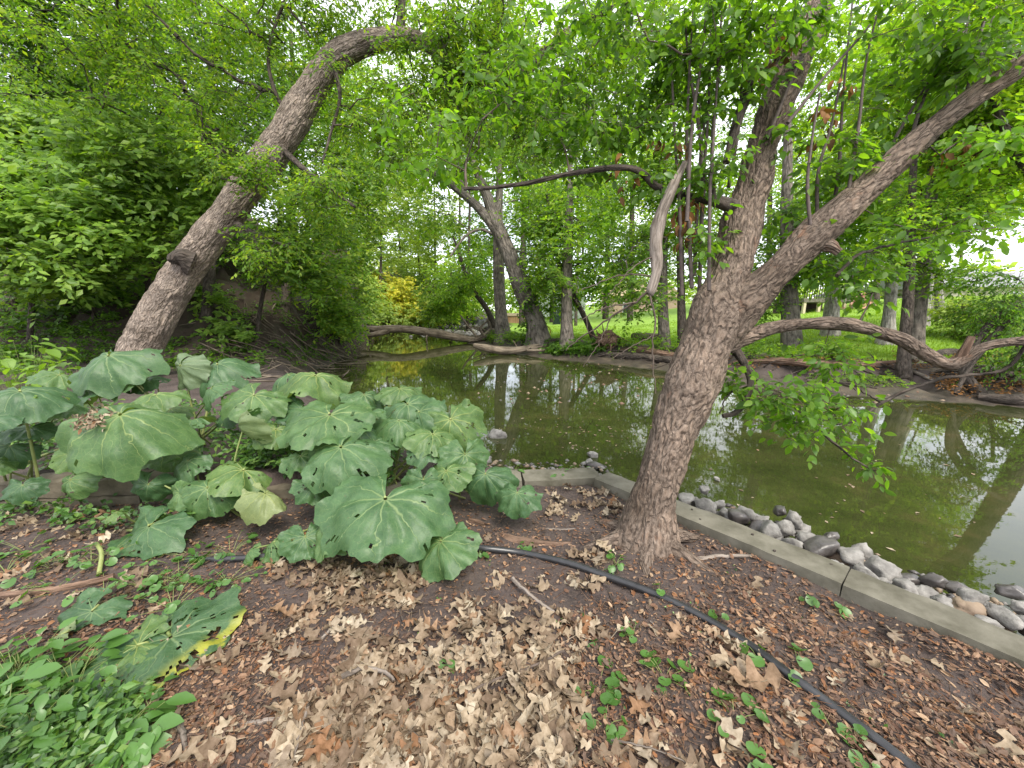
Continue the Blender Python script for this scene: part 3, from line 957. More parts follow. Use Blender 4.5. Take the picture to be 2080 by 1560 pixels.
# upright suckers
sk = [(1405, 585, 1395, 330, 1400, 150, 1412, -40), (1420, 600, 1428, 380, 1440, 200, 1445, -40), (1440, 590, 1442, 400, 1452, 240, 1470, -40), (1385, 600, 1380, 420, 1372, 300, 1360, 60), (1452, 420, 1446, 300, 1460, 160, 1490, -40),
      (1395, 450, 1405, 260, 1425, 120, 1440, -40), (1660, 470, 1662, 350, 1690, 250, 1715, 120), (1690, 450, 1705, 330, 1712, 200, 1735, -30), (1720, 410, 1745, 250, 1760, 120, 1800, -40), (1845, 300, 1880, 190, 1940, 80, 1985, -40),
      (1940, 190, 1950, 120, 1965, 50, 1975, -40), (1965, 180, 1985, 100, 2000, 40, 2020, -40), (1975, 170, 1990, 120, 2010, 60, 2040, -40), (1560, 280, 1600, 180, 1640, 90, 1700, -40), (1600, 250, 1680, 150, 1760, 60, 1830, -40),
      (1430, 400, 1420, 260, 1400, 140, 1390, 20), (1480, 380, 1500, 260, 1510, 120, 1520, -40), (1650, 490, 1640, 380, 1650, 280, 1665, 190), (1770, 370, 1830, 260, 1890, 160, 1960, 60), (1410, 560, 1416, 420, 1422, 320, 1432, 240)]
for k, (a0, b0, a1, b1, a2, b2, a3, b3) in enumerate(sk):
    dd = 2.42 + 0.12 * math.sin(k * 2.1)
    r_ = resample(stem_pts([(a0, b0, dd, 9), (a1, b1, dd, 8), (a2, b2, dd + 0.03, 6), (a3, b3, dd + 0.05, 5)]), 16)
    w = MB()
    tube(w, r_[:, :3], r_[:, 3], 7, disp=lumpy(0.0015, 30, 0.5, k))
    obj('sucker', w, M['sucker'], near, bark=True)
    nn_.append(r_[2:, :3])
    nk_.append(np.full(len(r_) - 2, -1))
blobs = [(1400, 120, 2.5, 150, 140, 0.45, 40), (1230, 150, 2.6, 170, 140, 0.5, 46), (1080, 220, 2.5, 170, 120, 0.4, 32), (860, 270, 2.5, 100, 80, 0.3, 8), (880, 330, 2.45, 90, 40, 0.2, 6), (1270, 300, 2.45, 150, 70, 0.3, 15), (1560, 150, 2.4, 120, 150, 0.3, 22),
         (1780, 120, 2.5, 160, 120, 0.5, 38), (1960, 100, 2.3, 120, 110, 0.4, 26), (1720, 330, 2.5, 90, 90, 0.3, 16), (1960, 300, 2.2, 90, 60, 0.25, 9), (1420, 420, 2.4, 60, 140, 0.2, 13), (1640, 420, 2.5, 50, 80, 0.2, 6),
         (1520, 780, 2.45, 60, 36, 0.3, 8), (1630, 800, 2.4, 80, 26, 0.3, 6), (1560, 845, 2.45, 90, 24, 0.3, 4), (1740, 870, 2.35, 70, 46, 0.3, 4), (1790, 930, 2.35, 40, 30, 0.15, 2), (1690, 720, 2.38, 60, 30, 0.1, 4), (1700, 560, 2.5, 70, 60, 0.3, 10), (1850, 480, 2.4, 110, 50, 0.3, 9),
         (1480, 30, 2.3, 200, 60, 0.5, 20), (1150, 40, 2.4, 160, 60, 0.4, 14)]
cents = blob_points(blobs, 1.0, 9)
paths, cnt = link(np.concatenate(nn_), np.concatenate(nk_), cents, 0.05, 0.25)
w = MB()
for pth, cn in zip(paths, cnt):
    r = min(0.0019 * cn ** 0.5, 0.012)
    pp = resample(pth, len(pth) * 2)
    tube(w, pp, np.linspace(r, max(0.0013, r * 0.5), len(pp)), 5, cap=False)
p, d, nr, L, W, a, e = sprays(cents, 6, 6, 0.18, 0.058, 0.031, 0.34, tilt=0.6)
needles(w, a, e, np.full(len(a), 0.0013), np.full(len(a), 0.0007))
obj('branches', w, M['twig'], near, bark=True, kind='stuff')
# the 300 leaves that show largest are parts, the rest one mass
rel = p - np.array([0, 0, CAM_Z])
dep = rel[:, 1] * CP - rel[:, 2] * SP
uu = rel[:, 0] / dep * F + 1040
vv_ = 780 - (rel[:, 1] * SP + rel[:, 2] * CP) / dep * F
score = np.where((uu > 20) & (uu < 2060) & (vv_ > 20) & (vv_ < 1540), L * W * np.abs(np.sum(norm(rel) * nr, 1)) / dep ** 2, 0)
big = np.argsort(-score)[:300]
rest = np.setdiff1d(np.arange(len(p)), big)
w = MB()
leaf_fine(w, p[rest], d[rest], nr[rest], L[rest], W[rest])
obj('foliage', w, M['leaf_apple'], near, kind='stuff')
one = np.array([[0.0, 0, 0]])
leafme = []
for k in range(4):
    V, f = leaf_shape(one, np.array([[0.0, 1, 0]]), np.array([[0.0, 0, 1]]), np.array([1.0]), np.array([0.52]), 0.08 + 0.1 * k)
    w = MB()
    w.add(V[0], f)
    me = w.mesh('leaf')
    me.materials.append(M['leaf_big'] if k % 2 else M['leaf_apple'])
    leafme.append(me)
from mathutils import Matrix
for k in big:
    y = d[k]
    x = norm(np.cross(y, nr[k]))
    z = np.cross(x, y)
    R = Matrix(((x[0], y[0], z[0]), (x[1], y[1], z[1]), (x[2], y[2], z[2])))
    inst('leaf', leafme[int(k) % 4], near, p[k], R.to_euler(), float(L[k]))
# dead brown leaves caught in the suckers
cents2 = blob_points([(1400, 440, 2.42, 20, 100, 0.08, 6), (1560, 110, 2.55, 70, 60, 0.2, 4), (1690, 240, 2.4, 60, 60, 0.2, 3), (1960, 285, 2.2, 40, 20, 0.1, 2), (1330, 300, 2.4, 150, 80, 0.3, 2)])
p2, d2_, n2, L2, W2, a, e = sprays(cents2, 3, 3, 0.07, 0.06, 0.03, 0.8, tilt=0.9)
w = MB()
leaf_fine(w, p2, d2_, n2, L2, W2, 0.5)
obj('dead_leaves', w, M['leaf_brown'], near, kind='stuff')
# bark plates at the base and a mud collar
# broken dead branch hanging in the tree
w = MB()
r_ = resample(stem_pts([(1392, 330, 2.38, 12), (1372, 370, 2.38, 20), (1345, 430, 2.38, 26), (1332, 490, 2.38, 26), (1334, 540, 2.38, 22), (1322, 592, 2.38, 17), (1318, 598, 2.38, 6)]), 60)
tube(w, r_[:, :3], r_[:, 3], 16, disp=lumpy(0.006, 26, 0.4, 3))
t = obj('dead_branch', w, M['dead'], bark=True, origin=r_[0][:3])
tag(t, 'broken grey dead branch hanging upside down beside the suckers of the near tree', 'branch')
#MARK
# ------------------------------------------------------------------ shrubs and trees of the left bank
def grow(name, label, cat, group, bx, by, stems, blobs, barkm, leafm, bw=20, **kw):
    """bx, by: where the stem meets the terrain. stems: lists of (px, py, w, extra depth). blobs: (px, py, extra depth, rx, ry, rd, n)."""
    _, d0 = Gt(bx, by)
    st = []
    for k, s in enumerate(stems):
        if k == 0:
            q, _ = at_base([(bx, by, bw)] + s)
        else:
            q = stem_pts([(r[0], r[1], d0 + (r[3] if len(r) > 3 else 0), r[2]) for r in s])
        st.append(q)
    bl = [(x, y, d0 + dd, rx, ry, rd, n) for x, y, dd, rx, ry, rd, n in blobs]
    return tree(name, label, cat, group, st, bl, barkm, leafm, **kw)

G1 = 'shrubs and small trees on the wooded left bank'
sh = dict(nt=9, nl=10, rc=0.62, ln=0.15, wd=0.086, droop=0.16, rtip=0.005, gap=1.0, tilt=0.34, face=(0.35, -0.62, 0.70))
grow('shrub', 'broad light green shrub at the left edge, tiers of pale leaves above the bank', 'shrub', G1, 60, 700, [[(70, 560, 12, 0), (90, 420, 9, -0.6), (110, 330, 5, -1)]],
     [(60, 420, -1.0, 130, 110, 1.2, 81), (170, 470, -1.2, 130, 90, 1.0, 46), (60, 540, -1.0, 120, 60, 0.8, 26)], M['bark_dark'], M['leaf_shrub'], bw=14, seed=1, **sh)
grow('shrub', 'pale leaved shrub spreading just behind the middle of the leaning trunk', 'shrub', G1, 300, 690, [[(300, 560, 12, 0), (290, 440, 9, -0.8), (330, 330, 5, -1)]],
     [(300, 350, -1.2, 150, 90, 1.2, 81), (270, 450, -1.2, 130, 80, 1.0, 40), (420, 340, -1.4, 90, 60, 0.7, 24)], M['bark_dark'], M['leaf_shrub'], bw=14, seed=2, **sh)
grow('shrub', 'bluish green shrub with a tall feathery top near the upper left edge', 'shrub', G1, 130, 660, [[(130, 480, 12, 0), (120, 330, 9, -0.5), (110, 200, 5, -0.6)]],
     [(110, 270, -0.6, 110, 80, 1.0, 59), (200, 290, -0.2, 120, 70, 1.0, 40), (50, 330, -0.4, 80, 60, 0.9, 26)], M['bark_dark'], M['leaf_shrub'], bw=14, seed=3, **sh)
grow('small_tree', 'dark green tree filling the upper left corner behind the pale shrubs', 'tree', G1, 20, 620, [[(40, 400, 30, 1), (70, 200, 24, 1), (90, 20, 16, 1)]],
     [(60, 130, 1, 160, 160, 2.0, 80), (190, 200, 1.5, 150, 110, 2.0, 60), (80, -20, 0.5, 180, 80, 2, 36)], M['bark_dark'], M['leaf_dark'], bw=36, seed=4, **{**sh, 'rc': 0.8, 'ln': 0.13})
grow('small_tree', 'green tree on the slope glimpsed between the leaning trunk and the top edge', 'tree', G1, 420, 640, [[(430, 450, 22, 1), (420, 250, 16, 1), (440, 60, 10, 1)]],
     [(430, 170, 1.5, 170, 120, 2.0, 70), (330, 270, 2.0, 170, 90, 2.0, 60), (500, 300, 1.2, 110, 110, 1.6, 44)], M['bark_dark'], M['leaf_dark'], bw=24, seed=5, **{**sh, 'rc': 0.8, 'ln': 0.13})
grow('shrub', 'leafy boxelder bush hanging over the dark bank right beside the leaning trunk', 'shrub', G1, 520, 700, [[(530, 620, 9, 0), (550, 520, 8, -0.6), (570, 440, 5, -0.8)]],
     [(560, 500, -0.8, 90, 80, 1.0, 40), (620, 550, -0.8, 80, 50, 0.9, 26), (640, 440, -0.4, 80, 80, 0.9, 28)], M['bark_dark'], M['leaf_elder'], bw=10, seed=6, **{**sh, 'ln': 0.13, 'wd': 0.062, 'rc': 0.55})
grow('small_tree', 'dense drooping tree whose foliage curtain hangs over the water where the far creek opens', 'tree', G1, 640, 690, [[(640, 600, 18, 0), (650, 480, 14, 0), (670, 340, 10, -0.5)]],
     [(700, 430, -0.5, 90, 100, 1.6, 48), (680, 560, -0.5, 75, 90, 1.4, 46), (640, 330, 0, 110, 110, 1.8, 50), (740, 350, -0.5, 70, 60, 1.2, 20), (700, 640, -0.4, 40, 40, 0.9, 14)], M['bark_dark'], M['leaf_elder'], bw=20, seed=7, **{**sh, 'ln': 0.16, 'wd': 0.075, 'rc': 0.75})
grow('shrub', 'low shady bush on the brown slope left of the leaning trunk', 'shrub', G1, 190, 640, [[(190, 600, 8, 0), (180, 560, 5, 0)]],
     [(180, 560, -0.3, 140, 60, 1.0, 30), (80, 600, 0, 90, 40, 0.8, 14)], M['bark_dark'], M['leaf_dark'], bw=8, seed=8, **{**sh, 'nt': 6})
grow('shrub', 'small bush with whitish green leaves low on the dark bank behind the leaning trunk', 'shrub', G1, 470, 700, [[(470, 680, 5, 0), (465, 655, 4, 0)]],
     [(440, 670, -0.2, 70, 25, 0.5, 11), (420, 610, 0.4, 60, 40, 0.6, 9)], M['bark_dark'], M['leaf_shrub'], bw=6, seed=9, **{**sh, 'nt': 6, 'rc': 0.45})
grow('small_tree', 'tall back tree closing the gap above the boxelder bush', 'tree', G1, 580, 630, [[(590, 450, 20, 1), (600, 250, 14, 1), (590, 60, 9, 1)]],
     [(600, 280, 1.5, 120, 120, 2.0, 50), (620, 150, 1.5, 130, 110, 2.0, 50), (700, 230, 1, 110, 110, 2.0, 40)], M['bark_dark'], M['leaf_mid'], bw=22, seed=10, **{**sh, 'ln': 0.17, 'wd': 0.09, 'rc': 0.85})
grow('small_tree', 'tall woodland tree standing high on the slope behind everything at far left', 'tree', G1, 200, 590, [[(210, 400, 30, 1), (220, 200, 24, 1), (240, 20, 16, 1)]],
     [(230, 130, 2, 220, 160, 3.0, 80), (120, 330, 2, 200, 110, 3, 50), (360, 60, 2, 180, 120, 3, 50), (330, 400, 1, 160, 90, 2, 40)], M['bark_dark'], M['leaf_dark'], bw=30, seed=11, **{**sh, 'rc': 1.1, 'ln': 0.18, 'wd': 0.1})
grow('shrub', 'low bush hanging over the waterline under the drooping foliage curtain', 'shrub', G1, 690, 700, [[(690, 660, 8, 0), (680, 620, 5, 0)]],
     [(690, 640, -0.2, 60, 40, 1.0, 24), (640, 640, -0.2, 60, 40, 1.0, 18), (590, 660, -0.3, 60, 24, 0.7, 12)], M['bark_dark'], M['leaf_elder'], bw=8, seed=12, **{**sh, 'ln': 0.14, 'wd': 0.066, 'rc': 0.6, 'droop': 0.35})
# plants of the bank floor, countless
w = MB()
k = 5200
px_, py_ = RNG.uniform(-40, 700, k), RNG.uniform(540, 745, k)
pts = []
for a_, b_ in zip(px_[:900], py_[:900]):
    q, dd = Gt(a_, b_)
    if dd < 30 and q[1] > 7.5:
        pts.append(q)
pts = np.array(pts)
pts = pts[vnoise(pts * 0.9, 77) > -0.05]
p, d, nr, L, W, a, e = sprays(pts + np.array([0, 0, 0.14]), 3, 6, 0.24, 0.09, 0.05, 0.2)
leaf_quads(w, p, d, nr, L, W)
o = obj('bank_undergrowth', w, M['leaf_dark'], kind='stuff', smooth=False)
tag(o, 'low dark undergrowth dotted over the shaded brown left bank', 'undergrowth')

# debris of thin sticks on the bank by the water
w = MB()
for k in range(230):
    a_, b_ = RNG.uniform(400, 715), RNG.uniform(630, 775)
    q, dd = Gt(a_, b_)
    if q[1] < 7.0 or dd > 30: continue
    an = RNG.normal(0.2, 1.1)
    L_ = RNG.uniform(0.4, 1.6)
    e = q + np.array([math.cos(an), math.sin(an) * 0.6, 0]) * L_
    e[2] = max(H(e[0:1], e[1:2])[0], WZ) + RNG.uniform(0.02, 0.2)
    md = (q + e) / 2 + RNG.normal(size=3) * 0.06
    tube(w, resample([q + np.array([0, 0, 0.03]), md, e], 6), np.linspace(0.016, 0.005, 6) * RNG.uniform(0.4, 1.9), 4, cap=False)
o = obj('stick_debris', w, M['driftwood'], bark=True, kind='stuff')
tag(o, 'washed up tangle of thin sticks along the foot of the left bank', 'debris')

def log(name, label, cat, spec, m_, mm, sides=14, lump_=0.02, group=None, forks=(), lift=None):
    r_ = resample(stem_pts(spec), m_)
    t = thing(name, label, cat, r_[0][:3], group)
    w = MB()
    tube(w, r_[:, :3], r_[:, 3], sides, disp=lumpy(lump_, 1.0 / max(r_[:, 3].mean() * 1.5, 0.03), 0.35, len(spec)))
    obj('trunk', w, mm, t, bark=True)
    for k, f in enumerate(forks):
        r2 = resample(stem_pts(f), 14)
        w = MB()
        tube(w, r2[:, :3], r2[:, 3], 8, disp=lumpy(lump_ * 0.5, 1.0 / max(r2[:, 3].mean() * 1.5, 0.02), 0.35, k))
        obj('branch', w, mm, t, bark=True)
    return t
log('fallen_tree', 'long bare fallen trunk bridging the creek near the far bend', 'log',
    [(722, 664, 20.6, 9), (760, 669, 20.7, 14), (830, 669, 20.8, 16), (890, 678, 21, 17), (940, 687, 21, 15), (968, 689, 21, 15), (988, 680, 20.8, 12), (998, 669, 20.8, 9), (1006, 676, 20.6, 6)], 40, M['driftwood'], 14, 0.03, None,
    [[(790, 672, 20.7, 12), (760, 679, 20.5, 11), (730, 683, 20.3, 8)], [(750, 667, 20.6, 5), (747, 690, 20.4, 4), (752, 710, 20.4, 3)], [(868, 676, 20.9, 4), (866, 690, 20.8, 3), (868, 698, 20.8, 2)],
     [(968, 684, 20.8, 5), (945, 655, 21, 4), (935, 640, 21, 2)], [(985, 682, 20.7, 6), (975, 668, 20.7, 5), (992, 650, 20.7, 3)]])
log('fallen_log', 'thick broken log lying on the mud at the edge of the far bank', 'log',
    [(962, 701, 15.6, 8), (985, 707, 15.6, 15), (1020, 712, 15.6, 17), (1055, 711, 15.6, 15), (1082, 704, 15.8, 10), (1095, 700, 15.9, 6)], 30, M['driftwood'], 14, 0.03, None,
    [[(1078, 708, 15.6, 5), (1110, 703, 15.8, 4), (1145, 705, 16, 3)], [(1070, 712, 15.4, 6), (1110, 711, 15.4, 5), (1160, 713, 15.3, 3)], [(1050, 704, 15.6, 3), (1042, 692, 15.6, 2)]])

# ------------------------------------------------------------------ trees standing along the far bank and on the lawn
GF = 'trees along the far bank'
mid = dict(nt=9, nl=9, rc=0.95, ln=0.19, wd=0.10, droop=0.25, rtip=0.009, rmax=0.09)
grow('bank_tree', 'straight grey trunk next to the shed, ahead of the forked leaning one', 'tree', GF, 1023, 692,
     [[(1018, 640, 25), (1013, 560, 24), (1012, 470, 20), (1014, 380, 16), (1016, 250, 10)]], [(1000, 250, 0, 120, 90, 2.5, 60), (960, 180, 0, 120, 90, 2.5, 50), (1060, 330, 1, 70, 60, 2, 22)], M['bark_grey'], M['leaf_mid'], bw=40, seed=21, **mid)
grow('bank_tree', 'large trunk leaning away from the lawn and forking high, ivy round its foot', 'tree', GF, 1094, 700,
     [[(1087, 650, 38), (1062, 590, 38), (1040, 530, 34), (1018, 480, 31), (1008, 455, 30), (990, 400, 22), (965, 340, 14), (940, 250, 9)],
      [(1012, 470, 26, 0), (975, 425, 20, 0), (930, 385, 17, -0.3), (880, 352, 14, -0.6), (840, 345, 9, -0.8), (800, 330, 6, -1)],
      [(945, 395, 11, -0.2), (938, 372, 9, -0.2), (920, 362, 12, -0.2), (880, 358, 10, -0.3), (850, 350, 6, -0.5)],
      [(1005, 450, 18, 0), (1015, 400, 14, 0.3), (1014, 330, 10, 0.5)],
      [(1000, 475, 7, 0), (975, 466, 6, -0.2), (945, 480, 5, -0.3), (915, 520, 4, -0.4)]],
     [(860, 300, -1, 130, 60, 2, 34), (960, 310, 0, 120, 70, 2, 34), (1080, 420, 0.5, 60, 70, 1.5, 26), (900, 440, 0, 70, 40, 1.5, 14), (1100, 560, 0.2, 40, 70, 1.0, 24), (1130, 620, 0.2, 25, 30, 0.7, 8)], M['bark_grey'], M['leaf_mid'], bw=58, seed=22, **mid)
# ivy round the foot of that tree
q0, d0 = Gt(1090, 700)
w = MB()
c_ = blob_points([(1078, 640, d0 - 0.3, 14, 50, 0.3, 22), (1092, 690, d0 - 0.4, 18, 12, 0.3, 8)], 0, 1)
p, d, nr, L, W, a, e = sprays(c_, 5, 6, 0.35, 0.14, 0.09, 0.3)
leaf_quads(w, p, d, nr, L, W)
o = obj('ivy', w, M['leaf_dark'], kind='stuff', smooth=False, origin=q0)
tag(o, 'dark ivy climbing the foot of the large leaning bank trunk', 'ivy')
grow('bank_tree', 'slim straight trunk at the top of the mud shore beside the uprooted stump', 'tree', GF, 1152, 704,
     [[(1151, 650, 24), (1152, 560, 22), (1155, 450, 18), (1158, 380, 12), (1160, 280, 7)]], [(1150, 480, 0, 75, 60, 1.6, 32), (1190, 430, 0.5, 90, 70, 2, 34), (1110, 560, 0, 40, 40, 1.0, 12)], M['bark_grey'], M['leaf_mid'], bw=34, seed=23, **mid)
grow('bank_tree', 'thin black trunk crossing diagonally behind the slim straight one', 'tree', GF, 1206, 690,
     [[(1190, 650, 11), (1160, 590, 11), (1137, 540, 10), (1125, 480, 8), (1112, 400, 6), (1105, 350, 4)]], [(1230, 560, 0.5, 70, 50, 1.5, 30), (1120, 440, 0, 50, 60, 1.2, 18)], M['bark_dark'], M['leaf_mid'], bw=13, seed=24, **mid)
grow('bank_tree', 'thin dark trunk leaning over the root mass at the end of the fallen trunk', 'tree', GF, 1012, 680,
     [[(990, 630, 11), (962, 590, 10), (945, 555, 9), (935, 520, 6), (920, 480, 4)]], [(950, 590, 0, 50, 45, 1.6, 26), (905, 600, 0.5, 50, 34, 1.6, 20), (960, 530, 0.5, 50, 40, 1.5, 16), (890, 630, 0.8, 40, 20, 1.4, 12)], M['bark_dark'], M['leaf_mid'], bw=14, seed=25, **{**mid, 'ln': 0.21})
grow('bank_tree', 'grey trunk rising just past the cut log on the lawn edge', 'tree', GF, 1350, 704,
     [[(1347, 640, 22), (1346, 560, 20), (1350, 450, 15), (1352, 300, 9)]], [(1330, 420, 0, 70, 90, 1.5, 36), (1280, 500, 0, 80, 50, 1.4, 32), (1300, 330, 0.5, 120, 80, 1.8, 40), (1300, 590, -0.4, 60, 45, 1.0, 18)], M['bark_grey'], M['leaf_mid'], bw=27, seed=26, **{**mid, 'ln': 0.16, 'wd': 0.085, 'rc': 0.8})
grow('bank_tree', 'dark slender trunk directly behind the near tree on its creek side', 'tree', GF, 1386, 702,
     [[(1384, 620, 17), (1382, 500, 15), (1384, 350, 10)]], [(1420, 520, 0, 60, 90, 1.2, 26), (1390, 420, 0, 80, 80, 1.4, 26)], M['bark_dark'], M['leaf_mid'], bw=22, seed=27, **{**mid, 'ln': 0.15, 'wd': 0.08, 'rc': 0.75})
grow('bank_tree', 'shaded trunk framed by the near tree and its long low limb', 'tree', GF, 1608, 705,
     [[(1606, 650, 38), (1602, 560, 34), (1598, 450, 28), (1600, 300, 20), (1600, 100, 12)]],
     [(1590, 545, 0, 80, 55, 1.2, 34), (1660, 530, -0.4, 60, 50, 1.0, 24), (1620, 450, 0, 110, 70, 1.5, 44), (1560, 620, 0, 40, 30, 0.8, 8)], M['bark_grey'], M['leaf_mid'], bw=46, seed=28, **{**mid, 'ln': 0.145, 'wd': 0.08, 'rc': 0.7})
grow('lawn_tree', 'pale trunk on the lawn in front of the deck', 'tree', 'trees on the lawn', 1686, 682,
     [[(1690, 620, 30), (1698, 540, 27), (1705, 430, 22), (1710, 250, 14)]], [(1720, 420, 0, 120, 60, 2, 40), (1760, 480, 0.5, 80, 60, 2, 22), (1690, 530, -0.5, 50, 30, 1, 8)], M['bark_pale'], M['leaf_mid'], bw=42, seed=29, **{**mid, 'ln': 0.2})
grow('lawn_tree', 'tapering pale trunk alone in the middle of the sunny lawn', 'tree', 'trees on the lawn', 1800, 697,
     [[(1805, 650, 27), (1812, 570, 25), (1820, 450, 20), (1826, 280, 13)]], [(1830, 430, 0, 120, 70, 2, 40), (1880, 360, 0.5, 140, 90, 2.5, 50), (1780, 540, 0, 50, 24, 1, 6)], M['bark_pale'], M['leaf_mid'], bw=46, seed=30, **{**mid, 'ln': 0.19})
grow('bank_tree', 'dark fluted trunk above the rotten logs, the nearer of a touching pair', 'tree', GF, 1836, 768,
     [[(1836, 720, 27), (1842, 650, 25), (1846, 590, 23), (1850, 480, 20), (1856, 330, 15), (1870, 150, 10)]],
     [(1850, 500, 0, 100, 40, 0.8, 26), (1900, 430, 0, 120, 60, 1, 34), (1930, 560, 0, 60, 30, 0.6, 12)], M['bark_dark'], M['leaf_mid'], bw=36, seed=31, **{**mid, 'ln': 0.105, 'wd': 0.06, 'rc': 0.5, 'rtip': 0.006})
grow('bank_tree', 'tall grey trunk at the lawn edge, the farther of a touching pair', 'tree', GF, 1858, 735,
     [[(1862, 660, 34), (1872, 580, 31), (1886, 460, 28), (1900, 300, 22), (1915, 100, 14)]],
     [(1960, 250, 0, 150, 110, 1.6, 60), (1850, 250, 0, 150, 120, 1.6, 60), (2040, 380, 0, 70, 80, 1.2, 30), (1960, 430, 0, 60, 40, 1, 14)], M['bark_grey'], M['leaf_light'], bw=40, seed=32, **{**mid, 'ln': 0.14, 'wd': 0.085, 'rc': 0.75})
grow('lawn_tree', 'pale trunk farther up the lawn, first of three in front of the right house', 'tree', 'trees on the lawn', 1876, 662,
     [[(1882, 610, 20), (1888, 560, 19), (1895, 450, 15)]], [(1900, 400, 0, 130, 60, 2.5, 34)], M['bark_pale'], M['leaf_mid'], bw=26, seed=33, **{**mid, 'ln': 0.22})
grow('lawn_tree', 'pale trunk farther up the lawn, middle of three in front of the right house', 'tree', 'trees on the lawn', 1892, 650,
     [[(1894, 610, 20), (1898, 560, 18), (1905, 450, 14)]], [(1960, 400, 0, 110, 50, 2.5, 24)], M['bark_pale'], M['leaf_mid'], bw=24, seed=34, **{**mid, 'ln': 0.22})
grow('lawn_tree', 'pale trunk farther up the lawn, last of three and nearest to the green bush', 'tree', 'trees on the lawn', 1912, 654,
     [[(1908, 610, 19), (1904, 560, 18), (1910, 450, 14)]], [(1760, 330, 0, 150, 90, 3, 50)], M['bark_pale'], M['leaf_light'], bw=28, seed=35, **{**mid, 'ln': 0.24, 'rc': 1.1})
grow('bush', 'rounded blue green garden bush at the right end of the lawn', 'bush', None, 1985, 690,
     [[(1985, 670, 8), (1988, 640, 6)]], [(1990, 640, 0, 55, 26, 1.2, 34), (1965, 622, 0.5, 30, 14, 1, 8), (1975, 668, -0.2, 35, 24, 0.8, 16)], M['bark_dark'], M['leaf_pale'], bw=10, seed=36, **{**mid, 'ln': 0.13, 'wd': 0.07, 'rc': 0.6})
grow('bank_tree', 'twisted dark tree of bare drooping boughs at the right edge of the far bank', 'tree', GF, 1990, 800,
     [[(1962, 765, 27), (1975, 705, 22), (2010, 660, 18), (2070, 610, 15), (2160, 560, 11)], [(1966, 740, 17, 0), (2010, 690, 17, -0.1), (2060, 640, 12, -0.2), (2110, 600, 8, -0.2)], [(2030, 770, 12, 0), (2060, 720, 10, 0), (2085, 660, 7, 0)],
      [(1940, 800, 12, -0.1), (1975, 740, 9, -0.1), (2030, 680, 6, -0.1)]],
     [(2050, 640, -0.2, 50, 50, 0.6, 22), (2060, 730, -0.2, 40, 40, 0.5, 14), (2010, 560, 0, 60, 20, 0.6, 8)], M['bark_dark'], M['leaf_dark'], bw=34, seed=37, **{**mid, 'ln': 0.09, 'wd': 0.04, 'rc': 0.5, 'rtip': 0.006, 'droop': 0.6})
grow('bank_tree', 'big trunk mostly outside the right edge, its crown closing the upper right corner', 'tree', GF, 2150, 760,
     [[(2150, 600, 60), (2140, 400, 52), (2120, 150, 40), (2100, -100, 26)], [(2140, 420, 30, 0), (2060, 300, 22, 0), (2000, 150, 14, 0)]],
     [(2040, 130, 0, 150, 150, 1.4, 60), (1900, 60, 0, 170, 110, 1.5, 50), (2080, 290, 0, 90, 80, 1.0, 24)], M['bark_dark'], M['leaf_light'], bw=70, seed=38, **{**mid, 'ln': 0.14, 'wd': 0.085, 'rc': 0.7})

# ------------------------------------------------------------------ the far end of the creek and the backdrop of trees
GB = 'far trees round the creek bend'
far = dict(nt=10, nl=8, rc=1.5, ln=0.30, wd=0.18, droop=0.2, rtip=0.014, rmax=0.14, twigs=False, sides=7)
def FT(label, bx, d, top, crown, leafm, barkm, bw=20, seed=0, group=GB, name='far_tree', **kw):
    """a tree whose foot is hidden: it stands at depth d on the terrain below (bx, 650)"""
    z0 = P(bx, 650, d)
    zt = H(z0[0:1], z0[1:2])[0]
    base = np.array([z0[0], z0[1], zt])
    bw *= 0.55
    st = stem_pts([(bx, 640, d, bw), (bx + 4, (640 + top) / 2, d, bw * 0.75), (bx, top, d, bw * 0.35)])
    st = np.vstack([[*(base - np.array([0, 0, 0.3])), st[0][3] * 1.15], st]) if zt < st[0][2] - 0.2 else st
    return tree(name, label, 'tree', group, [st], [(x, y, d + dd, rx, ry, rd, n) for x, y, dd, rx, ry, rd, n in crown], barkm, leafm, seed=seed, **{**far, **kw})
FT('golden yellow bushy tree at the far bend of the creek', 800, 40, 590, [(800, 605, -2, 48, 40, 3, 42), (845, 632, -2, 46, 24, 3, 26), (775, 575, -1, 40, 28, 2, 14)], M['leaf_yellow'], M['bark_dark'], 12, 41, None, 'yellow_tree', ln=0.34, wd=0.22, rc=1.4)
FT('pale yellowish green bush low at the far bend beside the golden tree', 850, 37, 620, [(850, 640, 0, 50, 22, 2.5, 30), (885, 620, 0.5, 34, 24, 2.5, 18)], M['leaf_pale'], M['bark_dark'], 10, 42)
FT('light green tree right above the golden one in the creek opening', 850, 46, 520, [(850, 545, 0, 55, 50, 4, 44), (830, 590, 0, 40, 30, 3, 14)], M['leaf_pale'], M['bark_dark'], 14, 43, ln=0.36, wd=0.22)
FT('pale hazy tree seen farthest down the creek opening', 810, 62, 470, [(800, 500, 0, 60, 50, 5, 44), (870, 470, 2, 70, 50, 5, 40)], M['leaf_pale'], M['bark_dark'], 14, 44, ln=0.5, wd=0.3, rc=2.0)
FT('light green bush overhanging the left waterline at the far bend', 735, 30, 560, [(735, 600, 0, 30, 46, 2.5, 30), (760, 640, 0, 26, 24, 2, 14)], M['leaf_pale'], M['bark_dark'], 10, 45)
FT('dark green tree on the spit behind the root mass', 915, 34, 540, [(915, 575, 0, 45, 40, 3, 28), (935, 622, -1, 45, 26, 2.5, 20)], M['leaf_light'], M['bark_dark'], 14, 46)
FT('tall green tree behind the forked leaning trunk', 1060, 40, 350, [(1050, 470, 0, 90, 80, 4, 60), (960, 480, 0, 70, 70, 4, 40), (1090, 560, -2, 60, 50, 3, 26)], M['leaf_mid'], M['bark_dark'], 22, 47)
